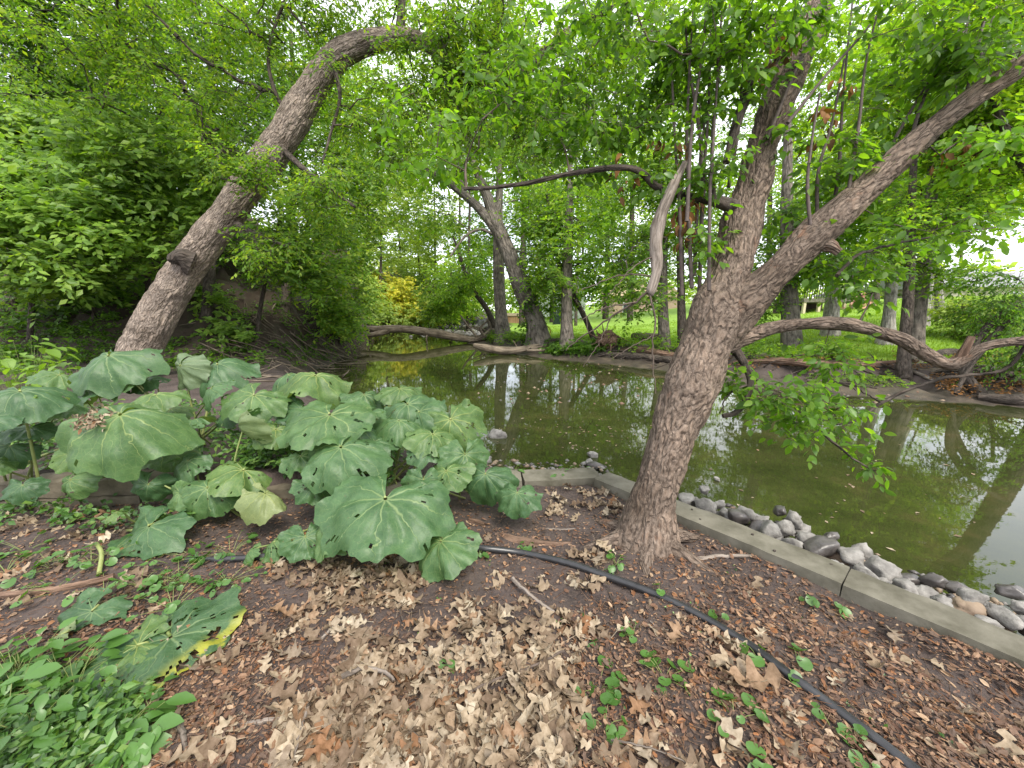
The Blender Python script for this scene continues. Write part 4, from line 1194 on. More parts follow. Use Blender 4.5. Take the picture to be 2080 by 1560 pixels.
FT('tall pale green tree high above the creek opening', 930, 52, 250, [(860, 350, 0, 110, 90, 6, 56), (950, 260, 0, 130, 100, 6, 50), (760, 400, 0, 60, 70, 4, 22)], M['leaf_pale'], M['bark_dark'], 12, 48, ln=0.45, wd=0.26, rc=2.0)
FT('broad green tree behind the white house', 1230, 44, 380, [(1230, 480, 0, 110, 80, 4, 60), (1170, 560, 0, 60, 40, 3, 22), (1310, 540, 0, 70, 50, 3, 26)], M['leaf_mid'], M['bark_dark'], 24, 49, ln=0.34, wd=0.2)
FT('bright lime green tree above the lawn in the middle distance', 1280, 36, 150, [(1260, 300, 0, 150, 110, 4, 64), (1150, 230, 0, 120, 110, 4, 44), (1400, 250, 0, 120, 120, 4, 44)], M['leaf_light'], M['bark_dark'], 24, 50)
FT('tall lime green tree between the forks of the near tree', 1560, 34, 60, [(1600, 300, 0, 110, 110, 4, 48), (1480, 380, 0, 90, 110, 4, 40), (1620, 130, 0, 140, 120, 4, 44), (1450, 150, 0, 120, 120, 4, 36)], M['leaf_light'], M['bark_dark'], 24, 51)
FT('bright backlit tree filling the sky beyond the raised limb', 1780, 30, 40, [(1790, 200, 0, 150, 130, 4, 64), (1930, 130, 0, 150, 120, 4, 44), (1730, 330, 0, 120, 70, 3, 34), (1900, 330, 0, 150, 70, 3, 40)], M['leaf_light'], M['bark_dark'], 26, 52)
FT('dense tree of the hill crest behind the drooping creekside curtain', 640, 34, 300, [(660, 430, 0, 100, 120, 4, 56), (600, 560, 0, 80, 80, 3, 30), (740, 500, 3, 50, 60, 3, 18)], M['leaf_mid'], M['bark_dark'], 20, 53)
FT('tall tree over the left shoulder of the far opening', 720, 40, 120, [(720, 260, 0, 120, 110, 5, 50), (640, 180, 0, 110, 110, 5, 36), (800, 180, 0, 110, 100, 5, 36)], M['leaf_mid'], M['bark_dark'], 22, 54, ln=0.36, wd=0.2)
FT('tall green tree whose top reaches over the middle of the frame', 1060, 30, 40, [(1050, 140, 0, 150, 110, 4, 50), (900, 100, 0, 130, 100, 4, 40), (1250, 100, 0, 140, 110, 4, 40)], M['leaf_mid'], M['bark_dark'], 22, 55)
FT('tall green tree filling the gap between the forked bank tree and the long thin limb', 1120, 38, 250, [(1110, 330, 0, 120, 90, 4, 50), (1010, 300, 0, 90, 90, 4, 36), (1200, 360, 0, 90, 70, 3, 34)], M['leaf_mid'], M['bark_dark'], 14, 56, ln=0.34, wd=0.2)
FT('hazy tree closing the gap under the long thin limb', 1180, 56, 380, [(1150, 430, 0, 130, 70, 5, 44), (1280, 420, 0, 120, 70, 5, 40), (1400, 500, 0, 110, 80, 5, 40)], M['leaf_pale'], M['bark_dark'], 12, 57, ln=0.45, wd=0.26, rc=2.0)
FT('pale tree beyond the spit, right of the golden one', 960, 50, 480, [(950, 540, 0, 70, 60, 4, 40), (1000, 600, 0, 50, 40, 3, 24), (930, 620, 0, 50, 26, 3, 18)], M['leaf_light'], M['bark_dark'], 10, 58, ln=0.4, wd=0.24)
FT('low bush at the head of the creek in front of the hazy trees', 885, 46, 610, [(890, 630, 0, 60, 24, 3, 30), (840, 600, 2, 60, 34, 3, 24)], M['leaf_light'], M['bark_dark'], 8, 59, ln=0.36, wd=0.22)
FT('tree of the slope crest over the left edge of the creek opening', 770, 36, 380, [(760, 470, 0, 60, 80, 3, 36), (800, 400, 0, 80, 60, 4, 34)], M['leaf_pale'], M['bark_dark'], 12, 60, ln=0.34, wd=0.2)
FT('tall tree behind the deck and the pale lawn trunks', 1700, 42, 330, [(1690, 500, 0, 110, 70, 4, 44), (1620, 430, 0, 90, 90, 4, 36), (1790, 450, 0, 90, 50, 4, 30)], M['leaf_mid'], M['bark_dark'], 16, 61, ln=0.34, wd=0.2)
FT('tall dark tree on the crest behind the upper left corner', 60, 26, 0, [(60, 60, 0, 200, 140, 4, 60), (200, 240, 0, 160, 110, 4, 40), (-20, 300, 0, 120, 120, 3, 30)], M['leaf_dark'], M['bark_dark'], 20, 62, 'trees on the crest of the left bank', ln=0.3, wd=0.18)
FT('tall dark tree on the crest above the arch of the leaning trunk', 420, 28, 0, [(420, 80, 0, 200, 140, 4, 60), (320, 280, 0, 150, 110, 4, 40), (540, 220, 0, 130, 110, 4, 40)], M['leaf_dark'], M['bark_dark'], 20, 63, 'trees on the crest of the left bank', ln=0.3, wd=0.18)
FT('full leaved tree behind the slim straight bank trunk', 1170, 30, 300, [(1160, 420, 0, 110, 80, 3, 50), (1250, 330, 0, 120, 90, 3, 50), (1060, 380, 0, 80, 90, 3, 34)], M['leaf_mid'], M['bark_dark'], 12, 64, ln=0.28, wd=0.16)
FT('tall lime tree behind the top of the near tree', 1420, 32, 100, [(1400, 90, 0, 170, 120, 4, 60), (1550, 40, 0, 150, 110, 4, 50), (1300, 200, 0, 130, 110, 4, 44)], M['leaf_light'], M['bark_dark'], 14, 65)
FT('tall tree behind the upper middle of the canopy', 950, 34, 150, [(940, 230, 0, 140, 90, 4, 50), (830, 300, 0, 100, 80, 4, 36), (1090, 200, 0, 120, 100, 4, 44)], M['leaf_mid'], M['bark_dark'], 12, 66)
FT('tall backlit tree above the right house', 1950, 36, 200, [(1940, 260, 0, 150, 120, 4, 60), (1830, 400, 0, 120, 60, 3, 34), (2050, 180, 0, 110, 110, 4, 36), (1950, 420, 0, 60, 40, 3, 12)], M['leaf_light'], M['bark_dark'], 14, 67)
FT('lime tree showing between the raised limb and the main stem of the near tree', 1720, 33, 200, [(1720, 120, 0, 110, 110, 4, 60), (1660, 260, 0, 90, 80, 3, 36), (1850, 60, 0, 130, 90, 4, 44)], M['leaf_light'], M['bark_dark'], 12, 68)
FT('pale tree behind the fork of the large leaning bank tree', 880, 44, 330, [(870, 440, 0, 90, 70, 4, 44), (800, 340, 0, 80, 70, 4, 34)], M['leaf_pale'], M['bark_dark'], 10, 69, ln=0.38, wd=0.22)
# a distant wood closes the horizon
w = MB()
cs = []
for k in range(420):
    an = RNG.uniform(-1.1, 1.15)
    R_ = RNG.uniform(75, 120)
    x_, y_ = math.sin(an) * R_, math.cos(an) * R_
    z_ = H(np.array([x_]), np.array([y_]))[0]
    hh_ = 5 if an > 0.35 else 9
    cs.append([x_, y_, z_ + RNG.uniform(0.5, hh_)])
p, d, nr, L, W, a, e = sprays(np.array(cs), 8, 8, 3.2, 0.9, 0.6, 0.2)
leaf_quads(w, p, d, nr, L, W)
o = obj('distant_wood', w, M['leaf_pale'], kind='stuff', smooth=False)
tag(o, 'hazy distant wood closing the view behind the houses and the creek bend', 'wood')
#MARK
# ------------------------------------------------------------------ buildings and things beyond the lawn
M['cedar'] = flat_mat("cedar_boards", (0.30, 0.17, 0.085), (0.46, 0.29, 0.16), 6, 0.8, 0.3)
M['roof_tan'] = flat_mat("tan_roof", (0.40, 0.30, 0.20), (0.52, 0.41, 0.29), 4, 0.85)
M['roof_grey'] = flat_mat("grey_shingle_roof", (0.24, 0.24, 0.26), (0.34, 0.34, 0.36), 3, 0.9)
M['white'] = flat_mat("white_siding", (0.70, 0.70, 0.72), (0.80, 0.80, 0.82), 2, 0.6, 0.05)
M['beige'] = flat_mat("beige_siding", (0.42, 0.37, 0.30), (0.50, 0.45, 0.37), 2, 0.7, 0.05)
M['pink'] = flat_mat("pale_brick", (0.42, 0.29, 0.23), (0.55, 0.40, 0.33), 5, 0.8, 0.2)
M['glass'] = flat_mat("window_pane", (0.03, 0.035, 0.045), (0.06, 0.07, 0.08), 1, 0.08, 0.0, 0.01, 0.6)
M['dark'] = flat_mat("opening_shade_paint", (0.05, 0.035, 0.03), (0.09, 0.06, 0.05), 4, 0.9)  # shade inside openings, put into a dark colour on solid faces
M['bin_green'] = flat_mat("dark_green_plastic", (0.010, 0.022, 0.017), (0.016, 0.032, 0.024), 4, 0.45, 0.05)
M['bin_blue'] = flat_mat("blue_plastic", (0.01, 0.08, 0.36), (0.014, 0.10, 0.44), 4, 0.45, 0.05)
M['hose_yellow'] = flat_mat("yellow_hose", (0.45, 0.38, 0.05), (0.55, 0.48, 0.08), 6, 0.5, 0.05)
M['post'] = flat_mat("pale_timber", (0.42, 0.36, 0.24), (0.55, 0.48, 0.34), 6, 0.75)
M['brick'] = flat_mat("red_brick", (0.36, 0.18, 0.12), (0.55, 0.34, 0.25), 4, 0.85)
M['hedge'] = M['leaf_light']

def tpos(px, d, drop=0.0):
    """ground point below pixel column px at depth d"""
    q = P(px, 660, d)
    return np.array([q[0], q[1], H(q[0:1], q[1:2])[0] - drop])

def building(name, label, cat, px, d, py_base, w_px, eave_px, ridge_px, depth, wallm, roofm, wins=(), overhang=0.35, yaw=0.0, roofkind='gable_x'):
    c = P(px, py_base, d)
    z0 = min(c[2], H(c[0:1], c[1:2])[0] - 0.1)
    zb = c[2]
    W_ = w_px / F * d
    ze = P(px, eave_px, d)[2]
    zr = P(px, ridge_px, d)[2]
    t = thing(name, label, cat, (c[0], c[1], z0))
    w = MB()
    w.box((c[0] - W_ / 2, c[1], z0 - 0.3), (c[0] + W_ / 2, c[1] + depth, ze))
    obj('wall', w, wallm, t, smooth=False)
    o = overhang
    w = MB()
    x0, x1, y0, y1 = c[0] - W_ / 2 - o, c[0] + W_ / 2 + o, c[1] - o, c[1] + depth + o
    ym = (y0 + y1) / 2
    e = 0.12
    v = [(x0, y0, ze), (x1, y0, ze), (x1, y1, ze), (x0, y1, ze), (x0, y0, ze + e), (x1, y0, ze + e), (x1, y1, ze + e), (x0, y1, ze + e), (x0, ym, zr), (x1, ym, zr)]
    w.add(v, [(0, 3, 2, 1), (0, 1, 5, 4), (2, 3, 7, 6), (4, 5, 9, 8), (6, 7, 8, 9)])
    w.add([v[k] for k in (1, 2, 6, 5, 9)], [(0, 1, 2), (0, 2, 3), (3, 2, 4)])
    w.add([v[k] for k in (3, 0, 4, 7, 8)], [(0, 1, 2), (0, 2, 3), (3, 2, 4)])
    obj('roof', w, roofm, t, smooth=False)
    for a, b_, c0, c1 in wins:         # fractions of width and of wall height
        wx0, wx1 = c[0] - W_ / 2 + a * W_, c[0] - W_ / 2 + b_ * W_
        wz0, wz1 = zb + c0 * (ze - zb), zb + c1 * (ze - zb)
        w = MB()
        f_ = 0.09
        for lo, hi in (((wx0 - f_, wz0 - f_), (wx1 + f_, wz0)), ((wx0 - f_, wz1), (wx1 + f_, wz1 + f_)), ((wx0 - f_, wz0), (wx0, wz1)), ((wx1, wz0), (wx1 + f_, wz1)), (((wx0 + wx1) / 2 - 0.03, wz0), ((wx0 + wx1) / 2 + 0.03, wz1))):
            w.box((lo[0], c[1] - 0.06, lo[1]), (hi[0], c[1] - 0.003, hi[1]))
        fr = obj('window', w, M['white'], t, smooth=False)
        w = MB()
        w.box((wx0 + 0.003, c[1] - 0.035, wz0 + 0.003), (wx1 - 0.003, c[1] - 0.006, wz1 - 0.003))
        obj('pane', w, M['glass'], fr, smooth=False)
    return t, c, W_, z0, ze

t, c, W_, z0, ze = building('shed', 'small cedar board shed with tan roof seen between the bank trunks', 'shed', 1040, 36, 668, 60, 642, 636, 2.2, M['dark'], M['roof_tan'], (), 0.15)
nb = 16
for k in range(nb):
    if k < 3: continue
    w = MB()
    x0 = c[0] - W_ / 2 + W_ * k / nb
    w.box((x0 + 0.008, c[1] - 0.05 - 0.006 * (k % 3), z0 - 0.05), (x0 + W_ / nb - 0.008, c[1] - 0.004, ze - 0.03))
    obj('board', w, M['cedar'], t, smooth=False)
w = MB()
w.box((c[0] - W_ / 2 - 0.05, c[1] - 0.14, z0 - 0.1), (c[0] + W_ / 2 + 0.05, c[1] - 0.07, z0 + 0.12))
obj('rail', w, M['post'], t, smooth=False)

building('house', 'white two storey house far beyond the lawn with dark windows under the leaves', 'house', 1128, 52, 648, 120, 590, 560, 7, M['white'], M['roof_grey'], ((0.12, 0.26, 0.15, 0.45), (0.42, 0.62, 0.1, 0.42), (0.42, 0.62, 0.6, 0.88), (0.75, 0.9, 0.6, 0.88)))
building('house', 'pale brick house beyond the lawn half hidden by hanging twigs', 'house', 1310, 56, 650, 130, 604, 574, 8, M['pink'], M['roof_tan'], ((0.15, 0.3, 0.3, 0.75), (0.6, 0.8, 0.3, 0.75)))
building('house', 'beige house with wide grey roof behind the garden bush at the right edge', 'house', 2040, 34, 640, 240, 584, 545, 8, M['beige'], M['roof_grey'], ((0.5, 0.62, 0.35, 0.8), (0.75, 0.9, 0.35, 0.8)), 0.6)
building('garage', 'low white building seen over the hedge at the top of the lawn', 'building', 1790, 46, 630, 110, 600, 588, 6, M['white'], M['roof_grey'], ((0.55, 0.75, 0.3, 0.75),))
# deck of the house behind the near tree
dk = P(1690, 650, 25)
zg = H(dk[0:1], dk[1:2])[0]
t = thing('deck', 'raised timber deck on pale posts behind the tree trunks at the back of the lawn', 'deck', (dk[0], dk[1], zg))
zt = P(1690, 606, 25)[2]
w = MB()
w.box((dk[0] - 2.0, dk[1], zt - 0.25), (dk[0] + 1.35, dk[1] + 3, zt))
obj('platform', w, M['concrete'], t, smooth=False)
for xx in (-1.85, -0.9, 0.2, 0.75, 1.22):
    w = MB()
    w.box((dk[0] + xx - 0.08, dk[1] + 0.05, zg - 0.4), (dk[0] + xx + 0.08, dk[1] + 0.21, zt - 0.253))
    obj('post', w, M['post'], t, smooth=False)
w = MB()
w.box((dk[0] - 2.0, dk[1] + 2.6, zg - 0.3), (dk[0] + 1.3, dk[1] + 2.9, zt - 0.26))
obj('back_wall', w, M['dark'], t, smooth=False)  # solid sheet whose dark colour paints the shade under the deck
w = MB()
for xx in np.linspace(-1.95, 1.3, 22):
    w.box((dk[0] + xx - 0.02, dk[1] + 0.04, zt + 0.002), (dk[0] + xx + 0.02, dk[1] + 0.08, zt + 0.9))
w.box((dk[0] - 2.0, dk[1] + 0.03, zt + 0.903), (dk[0] + 1.35, dk[1] + 0.10, zt + 0.97))
obj('railing', w, M['bark_dark'], t, smooth=False)
# brick heap
bq = P(1742, 655, 24.5)
bz = H(bq[0:1], bq[1:2])[0]
t = thing('brick_pile', 'heap of reddish bricks beside the deck', 'bricks', (bq[0], bq[1], bz))
w = MB()
w.box((-0.12, -0.06, -0.04), (0.12, 0.06, 0.04))
bme = w.mesh('brick', False)
bme.materials.append(M['brick'])
for k in range(60):
    u_ = RNG.normal(size=2) * 0.34
    hgt = max(0.0, 0.95 - 1.15 * np.hypot(*u_)) * RNG.uniform(0.6, 1)
    inst('brick', bme, t, (bq[0] + u_[0], bq[1] + u_[1] * 0.7, bz + 0.03 + hgt), tuple(RNG.normal(size=3) * np.array([0.4, 0.4, 1.5])), 1.0)
# hedge
hq = P(1772, 640, 38)
w = MB()
cs = np.stack([hq[0] + RNG.uniform(-3.2, 3.2, 60), hq[1] + RNG.uniform(0, 1, 60), np.zeros(60)], 1)
cs[:, 2] = H(cs[:, 0], cs[:, 1]) + RNG.uniform(0.1, 0.9, 60)
p, d, nr, L, W, a, e = sprays(cs, 7, 8, 0.4, 0.16, 0.10, 0.1)
leaf_quads(w, p, d, nr, L, W)
o = obj('hedge', w, M['leaf_light'], smooth=False, origin=(hq[0], hq[1], cs[0, 2]))
tag(o, 'clipped light green hedge along the top of the lawn', 'hedge')

def wheelie(label, px, py, d, hgt, wid, mm, cat='bin'):
    c = P(px, py, d)
    c[2] = H(c[0:1], c[1:2])[0]
    t = thing('rubbish_bin', label, cat, c)
    w = MB()
    a, b_ = wid * 0.40, wid * 0.5
    v = [(-a, -a, 0.04), (a, -a, 0.04), (a, a, 0.04), (-a, a, 0.04), (-b_, -b_, hgt * 0.9), (b_, -b_, hgt * 0.9), (b_, b_, hgt * 0.9), (-b_, b_, hgt * 0.9)]
    w.add(np.array(v) + c, [(0, 3, 2, 1), (0, 1, 5, 4), (1, 2, 6, 5), (2, 3, 7, 6), (3, 0, 4, 7), (4, 5, 6, 7)])
    obj('body', w, mm, t, smooth=False)
    w = MB()
    g = b_ + 0.03
    v = [(-g, -g, hgt * 0.905), (g, -g, hgt * 0.905), (g, g, hgt * 0.905), (-g, g, hgt * 0.905), (-g, -g, hgt * 0.94), (g, -g, hgt * 0.94), (g, g, hgt), (-g, g, hgt)]
    w.add(np.array(v) + c, [(0, 3, 2, 1), (0, 1, 5, 4), (1, 2, 6, 5), (2, 3, 7, 6), (3, 0, 4, 7), (4, 5, 6, 7)])
    obj('lid', w, mm, t, smooth=False)
    for s in (-1, 1):
        w = MB()
        tube(w, [c + np.array([s * a * 1.02, a, 0.1]), c + np.array([s * (a + 0.06), a, 0.1])], 0.1, 12)
        obj('wheel', w, M['hose'], t)
wheelie('dark green wheeled bin standing on the lawn past the bank trees', 1131, 668, 33, 0.85, 0.68, M['bin_green'])
wheelie('blue bin in front of the cedar shed', 1019, 670, 34, 0.62, 0.55, M['bin_blue'])
# hose loop
q, d0 = Gt(1104, 690)
w = MB()
an = np.linspace(0, 2.4 * np.pi, 40)
hp = np.stack([q[0] + 0.32 * np.cos(an), q[1] + 0.1 * np.sin(an) + an * 0.03, q[2] + 0.32 + 0.32 * np.sin(an)], 1)
tube(w, hp, 0.022, 6)
o = obj('garden_hose', w, M['hose_yellow'], origin=q)
tag(o, 'coil of yellow hose in the weeds by the large leaning bank tree', 'hose')

# ------------------------------------------------------------------ timber and weeds of the far bank
def glog(name, label, rows, mm, lift=0.7, m_=26, lump_=0.25, group=None, cat='log'):
    pts = []
    for px, py, w_ in rows:
        q, d0 = Gt(px, py)
        r = pxrad(px, py, d0, w_)
        pts.append([q[0], q[1], q[2] + r * lift, r])
    r_ = resample(pts, m_)
    w = MB()
    tube(w, r_[:, :3], r_[:, 3], 12, disp=lumpy(lump_ * r_[:, 3].mean(), 1.0 / max(r_[:, 3].mean() * 1.6, 0.02), 0.3, len(label)))
    o = obj(name, w, mm, bark=True, origin=r_[0][:3])
    tag(o, label, cat, group)
    return o
glog('rotten_log', 'long splintered rotten log along the lawn edge, ending at the fluted trunk', [(1490, 742, 12), (1580, 738, 16), (1680, 748, 20), (1760, 745, 15), (1828, 738, 9)], M['rotten'])
glog('rotten_log', 'dark rotten log running from the fluted trunk to the upright stub', [(1850, 738, 14), (1890, 728, 18), (1930, 722, 22), (1975, 726, 20)], M['bark_dark'])
glog('rotten_log', 'yellowish mossy log lying below the dark one', [(1852, 752, 10), (1890, 756, 12), (1930, 752, 10), (1965, 748, 8)], M['driftwood'])
glog('rotten_log', 'thin grey log slanting over the mud under the fluted trunk', [(1850, 756, 8), (1880, 768, 9), (1920, 788, 8), (1950, 800, 6)], M['dead'])
glog('rotten_log', 'thick black log half sunk in mud at the right edge', [(1985, 812, 24), (2030, 818, 30), (2090, 822, 32), (2140, 826, 30)], M['bark_dark'])
glog('rotten_log', 'brown log lying along the bank top left of the near trunk', [(1262, 716, 9), (1300, 714, 14), (1345, 722, 13), (1400, 730, 9)], M['rotten'])
glog('rotten_log', 'low dark log on the mud in front of the fern like weeds', [(1640, 775, 8), (1680, 778, 9), (1740, 784, 7), (1780, 790, 5)], M['bark_dark'])
glog('cut_log', 'short sawn log lying on the grass in the middle of the view', [(1287, 690, 15), (1310, 691, 16), (1345, 692, 15)], M['driftwood'], 0.9, 12, 0.06)
w = MB()
for k in range(170):
    a_, b_ = RNG.uniform(1180, 2080), RNG.uniform(0, 1)
    b_ = (708 + (a_ - 1180) * 0.045) + b_ * 34
    q, dd_ = Gt(a_, b_)
    if q[2] < WZ + 0.05 or q[1] > 22: continue
    an = RNG.normal(0.1, 1.0) + (math.pi if RNG.random() < 0.5 else 0)
    L_ = 0.2 + 1.2 * RNG.random() ** 2
    e = q + np.array([math.cos(an), math.sin(an), 0]) * L_
    e[2] = max(H(e[0:1], e[1:2])[0], WZ) + RNG.uniform(0.0, 0.22)
    md = (q + e) / 2 + RNG.normal(size=3) * 0.07
    tube(w, resample([q + np.array([0, 0, 0.02]), md, e], 6), np.linspace(0.016, 0.005, 6) * RNG.uniform(0.3, 2.0), 4, cap=False)
o = obj('bank_brush', w, M['bark_dark'], bark=True, kind='stuff')
tag(o, 'tangle of roots and fallen sticks along the eroded edge of the far bank', 'brush')
glog('rotten_log', 'dark rotted trunk half buried in the bank edge under the hanging bare twigs', [(1215, 722, 8), (1270, 728, 13), (1330, 733, 14), (1390, 742, 10)], M['bark_dark'])
# uprooted stump
q, d0 = Gt(1232, 702)
t = thing('uprooted_stump', 'brown tangled root plate of an uprooted stump on the bank top', 'stump', q)
w = MB()
rp = resample([[*(q + np.array([-0.2, 0, -0.05])), 0.25], [*(q + np.array([0.0, 0.1, 0.22])), 0.32], [*(q + np.array([0.06, 0.15, 0.42])), 0.24], [*(q + np.array([0.05, 0.15, 0.56])), 0.06]], 18)
tube(w, rp[:, :3], rp[:, 3], 22, disp=lumpy(0.16, 6, 1, 4))
obj('root_plate', w, M['rotten'], t, bark=True)
for k in range(16):
    an = RNG.uniform(0, 6.28)
    e1 = np.array([math.cos(an) * 0.34, -0.22 + 0.2 * math.sin(an), 0.28 * math.sin(an)])
    w = MB()
    b0 = q + np.array([0, 0.05, 0.25])
    tube(w, resample([b0, b0 + e1, b0 + e1 * 1.5 + RNG.normal(size=3) * 0.18], 8), np.linspace(0.045, 0.012, 8), 6)
    obj('root', w, M['rotten'], t, bark=True)
q, d0 = Gt(993, 690)
t = thing('root_mass', 'dark upturned roots at the end of the bridging fallen trunk', 'roots', q)
w = MB()
rp = resample([[*(q + np.array([-0.2, 0, -0.05])), 0.35], [*(q + np.array([0.1, 0.2, 0.35])), 0.5], [*(q + np.array([0.3, 0.3, 0.7])), 0.2]], 14)
tube(w, rp[:, :3], rp[:, 3], 20, disp=lumpy(0.16, 3.0, 1, 6))
obj('root_plate', w, M['bark_dark'], t, bark=True)
for k in range(14):
    an = RNG.uniform(0, 6.28)
    e1 = np.array([math.cos(an) * 0.7, -0.3, 0.5 * math.sin(an) + 0.1])
    w = MB()
    b0 = q + np.array([0.1, 0.1, 0.3])
    tube(w, resample([b0, b0 + e1, b0 + e1 * 1.6 + RNG.normal(size=3) * 0.25], 8), np.linspace(0.06, 0.015, 8), 6)
    obj('root', w, M['driftwood'], t, bark=True)

def weeds(name, label, boxes, mm, n, hgt, ln, wd, nt=4, nl=6, rc=0.2):
    cs = []
    for (x0, y0, x1, y1) in boxes:
        for k in range(n):
            q, dd = Gt(RNG.uniform(x0, x1), RNG.uniform(y0, y1))
            if q[2] > WZ + 0.03:
                cs.append(q + np.array([0, 0, hgt * RNG.uniform(0.3, 1)]))
    w = MB()
    p, d, nr, L, W, a, e = sprays(np.array(cs), nt, nl, rc, ln, wd, 0.15)
    leaf_quads(w, p, d, nr, L, W)
    o = obj(name, w, mm, kind='stuff', smooth=False)
    tag(o, label, 'weeds')
weeds('bank_weeds', 'bright green low weeds below the slim straight bank trunk', [(1108, 706, 1215, 722)], M['leaf_dark'], 60, 0.25, 0.14, 0.07, 5, 7, 0.3)
weeds('bank_weeds', 'grassy weeds round the feet of the two largest bank trees', [(990, 684, 1085, 700)], M['leaf_mid'], 60, 0.4, 0.16, 0.05, 5, 7, 0.35)
weeds('bank_weeds', 'fern like weeds on the mud below the fluted trunk', [(1640, 768, 1850, 790)], M['leaf_mid'], 46, 0.12, 0.07, 0.03, 4, 7, 0.16)
weeds('bank_weeds', 'leafy bank edge plants tangled among the roots behind the hanging branch', [(1210, 690, 1400, 725)], M['leaf_mid'], 36, 0.3, 0.11, 0.06, 4, 6, 0.3)
weeds('bank_weeds', 'dark leafy brush standing before the lawn between the near trunk and the fluted trunk', [(1500, 722, 1640, 742), (1660, 726, 1720, 738), (1240, 700, 1390, 716)], M['leaf_mid'], 34, 0.45, 0.09, 0.045, 5, 6, 0.25)
weeds('dead_leaf_tangle', 'rusty dead leaves caught in the branches at the right end of the far bank', [(1900, 775, 2080, 812)], M['leaf_brown'], 50, 0.3, 0.07, 0.04, 3, 5, 0.2)
weeds('lawn_edge_weeds', 'ragged brown and green growth along the eroded lawn edge', [(1440, 722, 2080, 748)], M['leaf_brown'], 120, 0.06, 0.07, 0.03, 3, 5, 0.2)
weeds('bank_foot_plants', 'mixed dark green plants at the foot of the left bank round the leaning trunk', [(-20, 680, 240, 790), (330, 690, 640, 760), (-20, 640, 240, 700)], M['leaf_dark'], 60, 0.3, 0.10, 0.055, 4, 6, 0.25)
# grass of the lawn
k = 90000
px_, py_ = RNG.uniform(1080, 2080, k), 640 + 110 * RNG.random(k)
dd = 8 + 22 * RNG.random(k) ** 1.3
x_ = (px_ - 1040) / F * dd
y_ = dd * CP + 0.25
z_, lm, _, _ = H(x_, y_, True)
keep = (lm > 0.5) & (RNG.random(k) < lm)
x_, y_, z_ = x_[keep], y_[keep], z_[keep]
k = len(x_)
hh = RNG.uniform(0.05, 0.11, k)
an = RNG.uniform(0, 6.28, k)
bw_ = 0.012
b0 = np.stack([x_ - np.cos(an) * bw_, y_ - np.sin(an) * bw_, z_], 1)
b1 = np.stack([x_ + np.cos(an) * bw_, y_ + np.sin(an) * bw_, z_], 1)
tp = np.stack([x_ + RNG.normal(size=k) * 0.03, y_ + RNG.normal(size=k) * 0.03, z_ + hh], 1)
w = MB()
i = np.arange(k)[:, None] * 3
w.add(np.stack([b0, b1, tp], 1).reshape(-1, 3), np.hstack([i, i + 1, i + 2]))
o = obj('lawn_grass', w, M['grass'], kind='stuff', smooth=False)
tag(o, 'short sunlit green grass of the lawn across the creek', 'grass')

# ------------------------------------------------------------------ bare twigs in the middle distance and drooping vine, low dark branch
dead = bpy.data.objects['dead_branch']
for k, sp in enumerate([[(1322, 585, 2.38, 7), (1290, 615, 2.42, 5), (1240, 645, 2.48, 4), (1195, 675, 2.55, 3), (1150, 712, 2.6, 2)], [(1290, 615, 2.42, 4), (1230, 625, 2.4, 3), (1180, 650, 2.4, 2)], [(1240, 645, 2.48, 3), (1215, 700, 2.5, 2), (1185, 745, 2.5, 1.5)],
                        [(1326, 560, 2.38, 4), (1260, 560, 2.4, 3), (1180, 590, 2.4, 2)], [(1330, 520, 2.38, 4), (1290, 540, 2.36, 3), (1235, 600, 2.36, 2)], [(1195, 675, 2.55, 2), (1190, 640, 2.55, 1.5), (1170, 610, 2.5, 1.2)],
                        [(1318, 592, 2.38, 4), (1330, 640, 2.38, 4), (1326, 720, 2.38, 3), (1332, 800, 2.38, 2)], [(1329, 680, 2.38, 2.5), (1290, 700, 2.38, 2), (1240, 730, 2.38, 1.5)]]):
    r_ = resample(stem_pts(sp), 18)
    r_[1:-1, :3] += RNG.normal(size=(16, 3)) * 0.004
    w = MB()
    tube(w, r_[:, :3], np.maximum(r_[:, 3], 0.0014), 5)
    obj('twig', w, M['twig'], dead, bark=True)
for k, sp in enumerate([[(2085, 700, 2.2, 10), (2050, 745, 2.25, 9), (2000, 760, 2.3, 8), (1923, 766, 2.35, 9), (1850, 790, 2.38, 8), (1790, 818, 2.4, 8), (1745, 852, 2.42, 6), (1700, 862, 2.42, 4)],
                        [(1500, 725, 2.46, 10), (1560, 790, 2.42, 8), (1640, 850, 2.38, 7), (1700, 905, 2.34, 6), (1760, 950, 2.3, 4), (1800, 960, 2.3, 3)], [(1790, 818, 2.4, 5), (1740, 790, 2.42, 4), (1690, 775, 2.42, 3)],
                        [(1520, 780, 2.43, 6), (1480, 800, 2.42, 4), (1462, 840, 2.42, 3)], [(1700, 560, 2.4, 10), (1740, 520, 2.45, 8), (1800, 500, 2.5, 6), (1900, 480, 2.5, 4), (2060, 455, 2.4, 3)]]):
    r_ = resample(stem_pts(sp), 26)
    r_[1:-1, :3] += RNG.normal(size=(24, 3)) * 0.003
    w = MB()
    tube(w, r_[:, :3], r_[:, 3], 6)
    obj('limb', w, M['bark_dark'], near, bark=True)

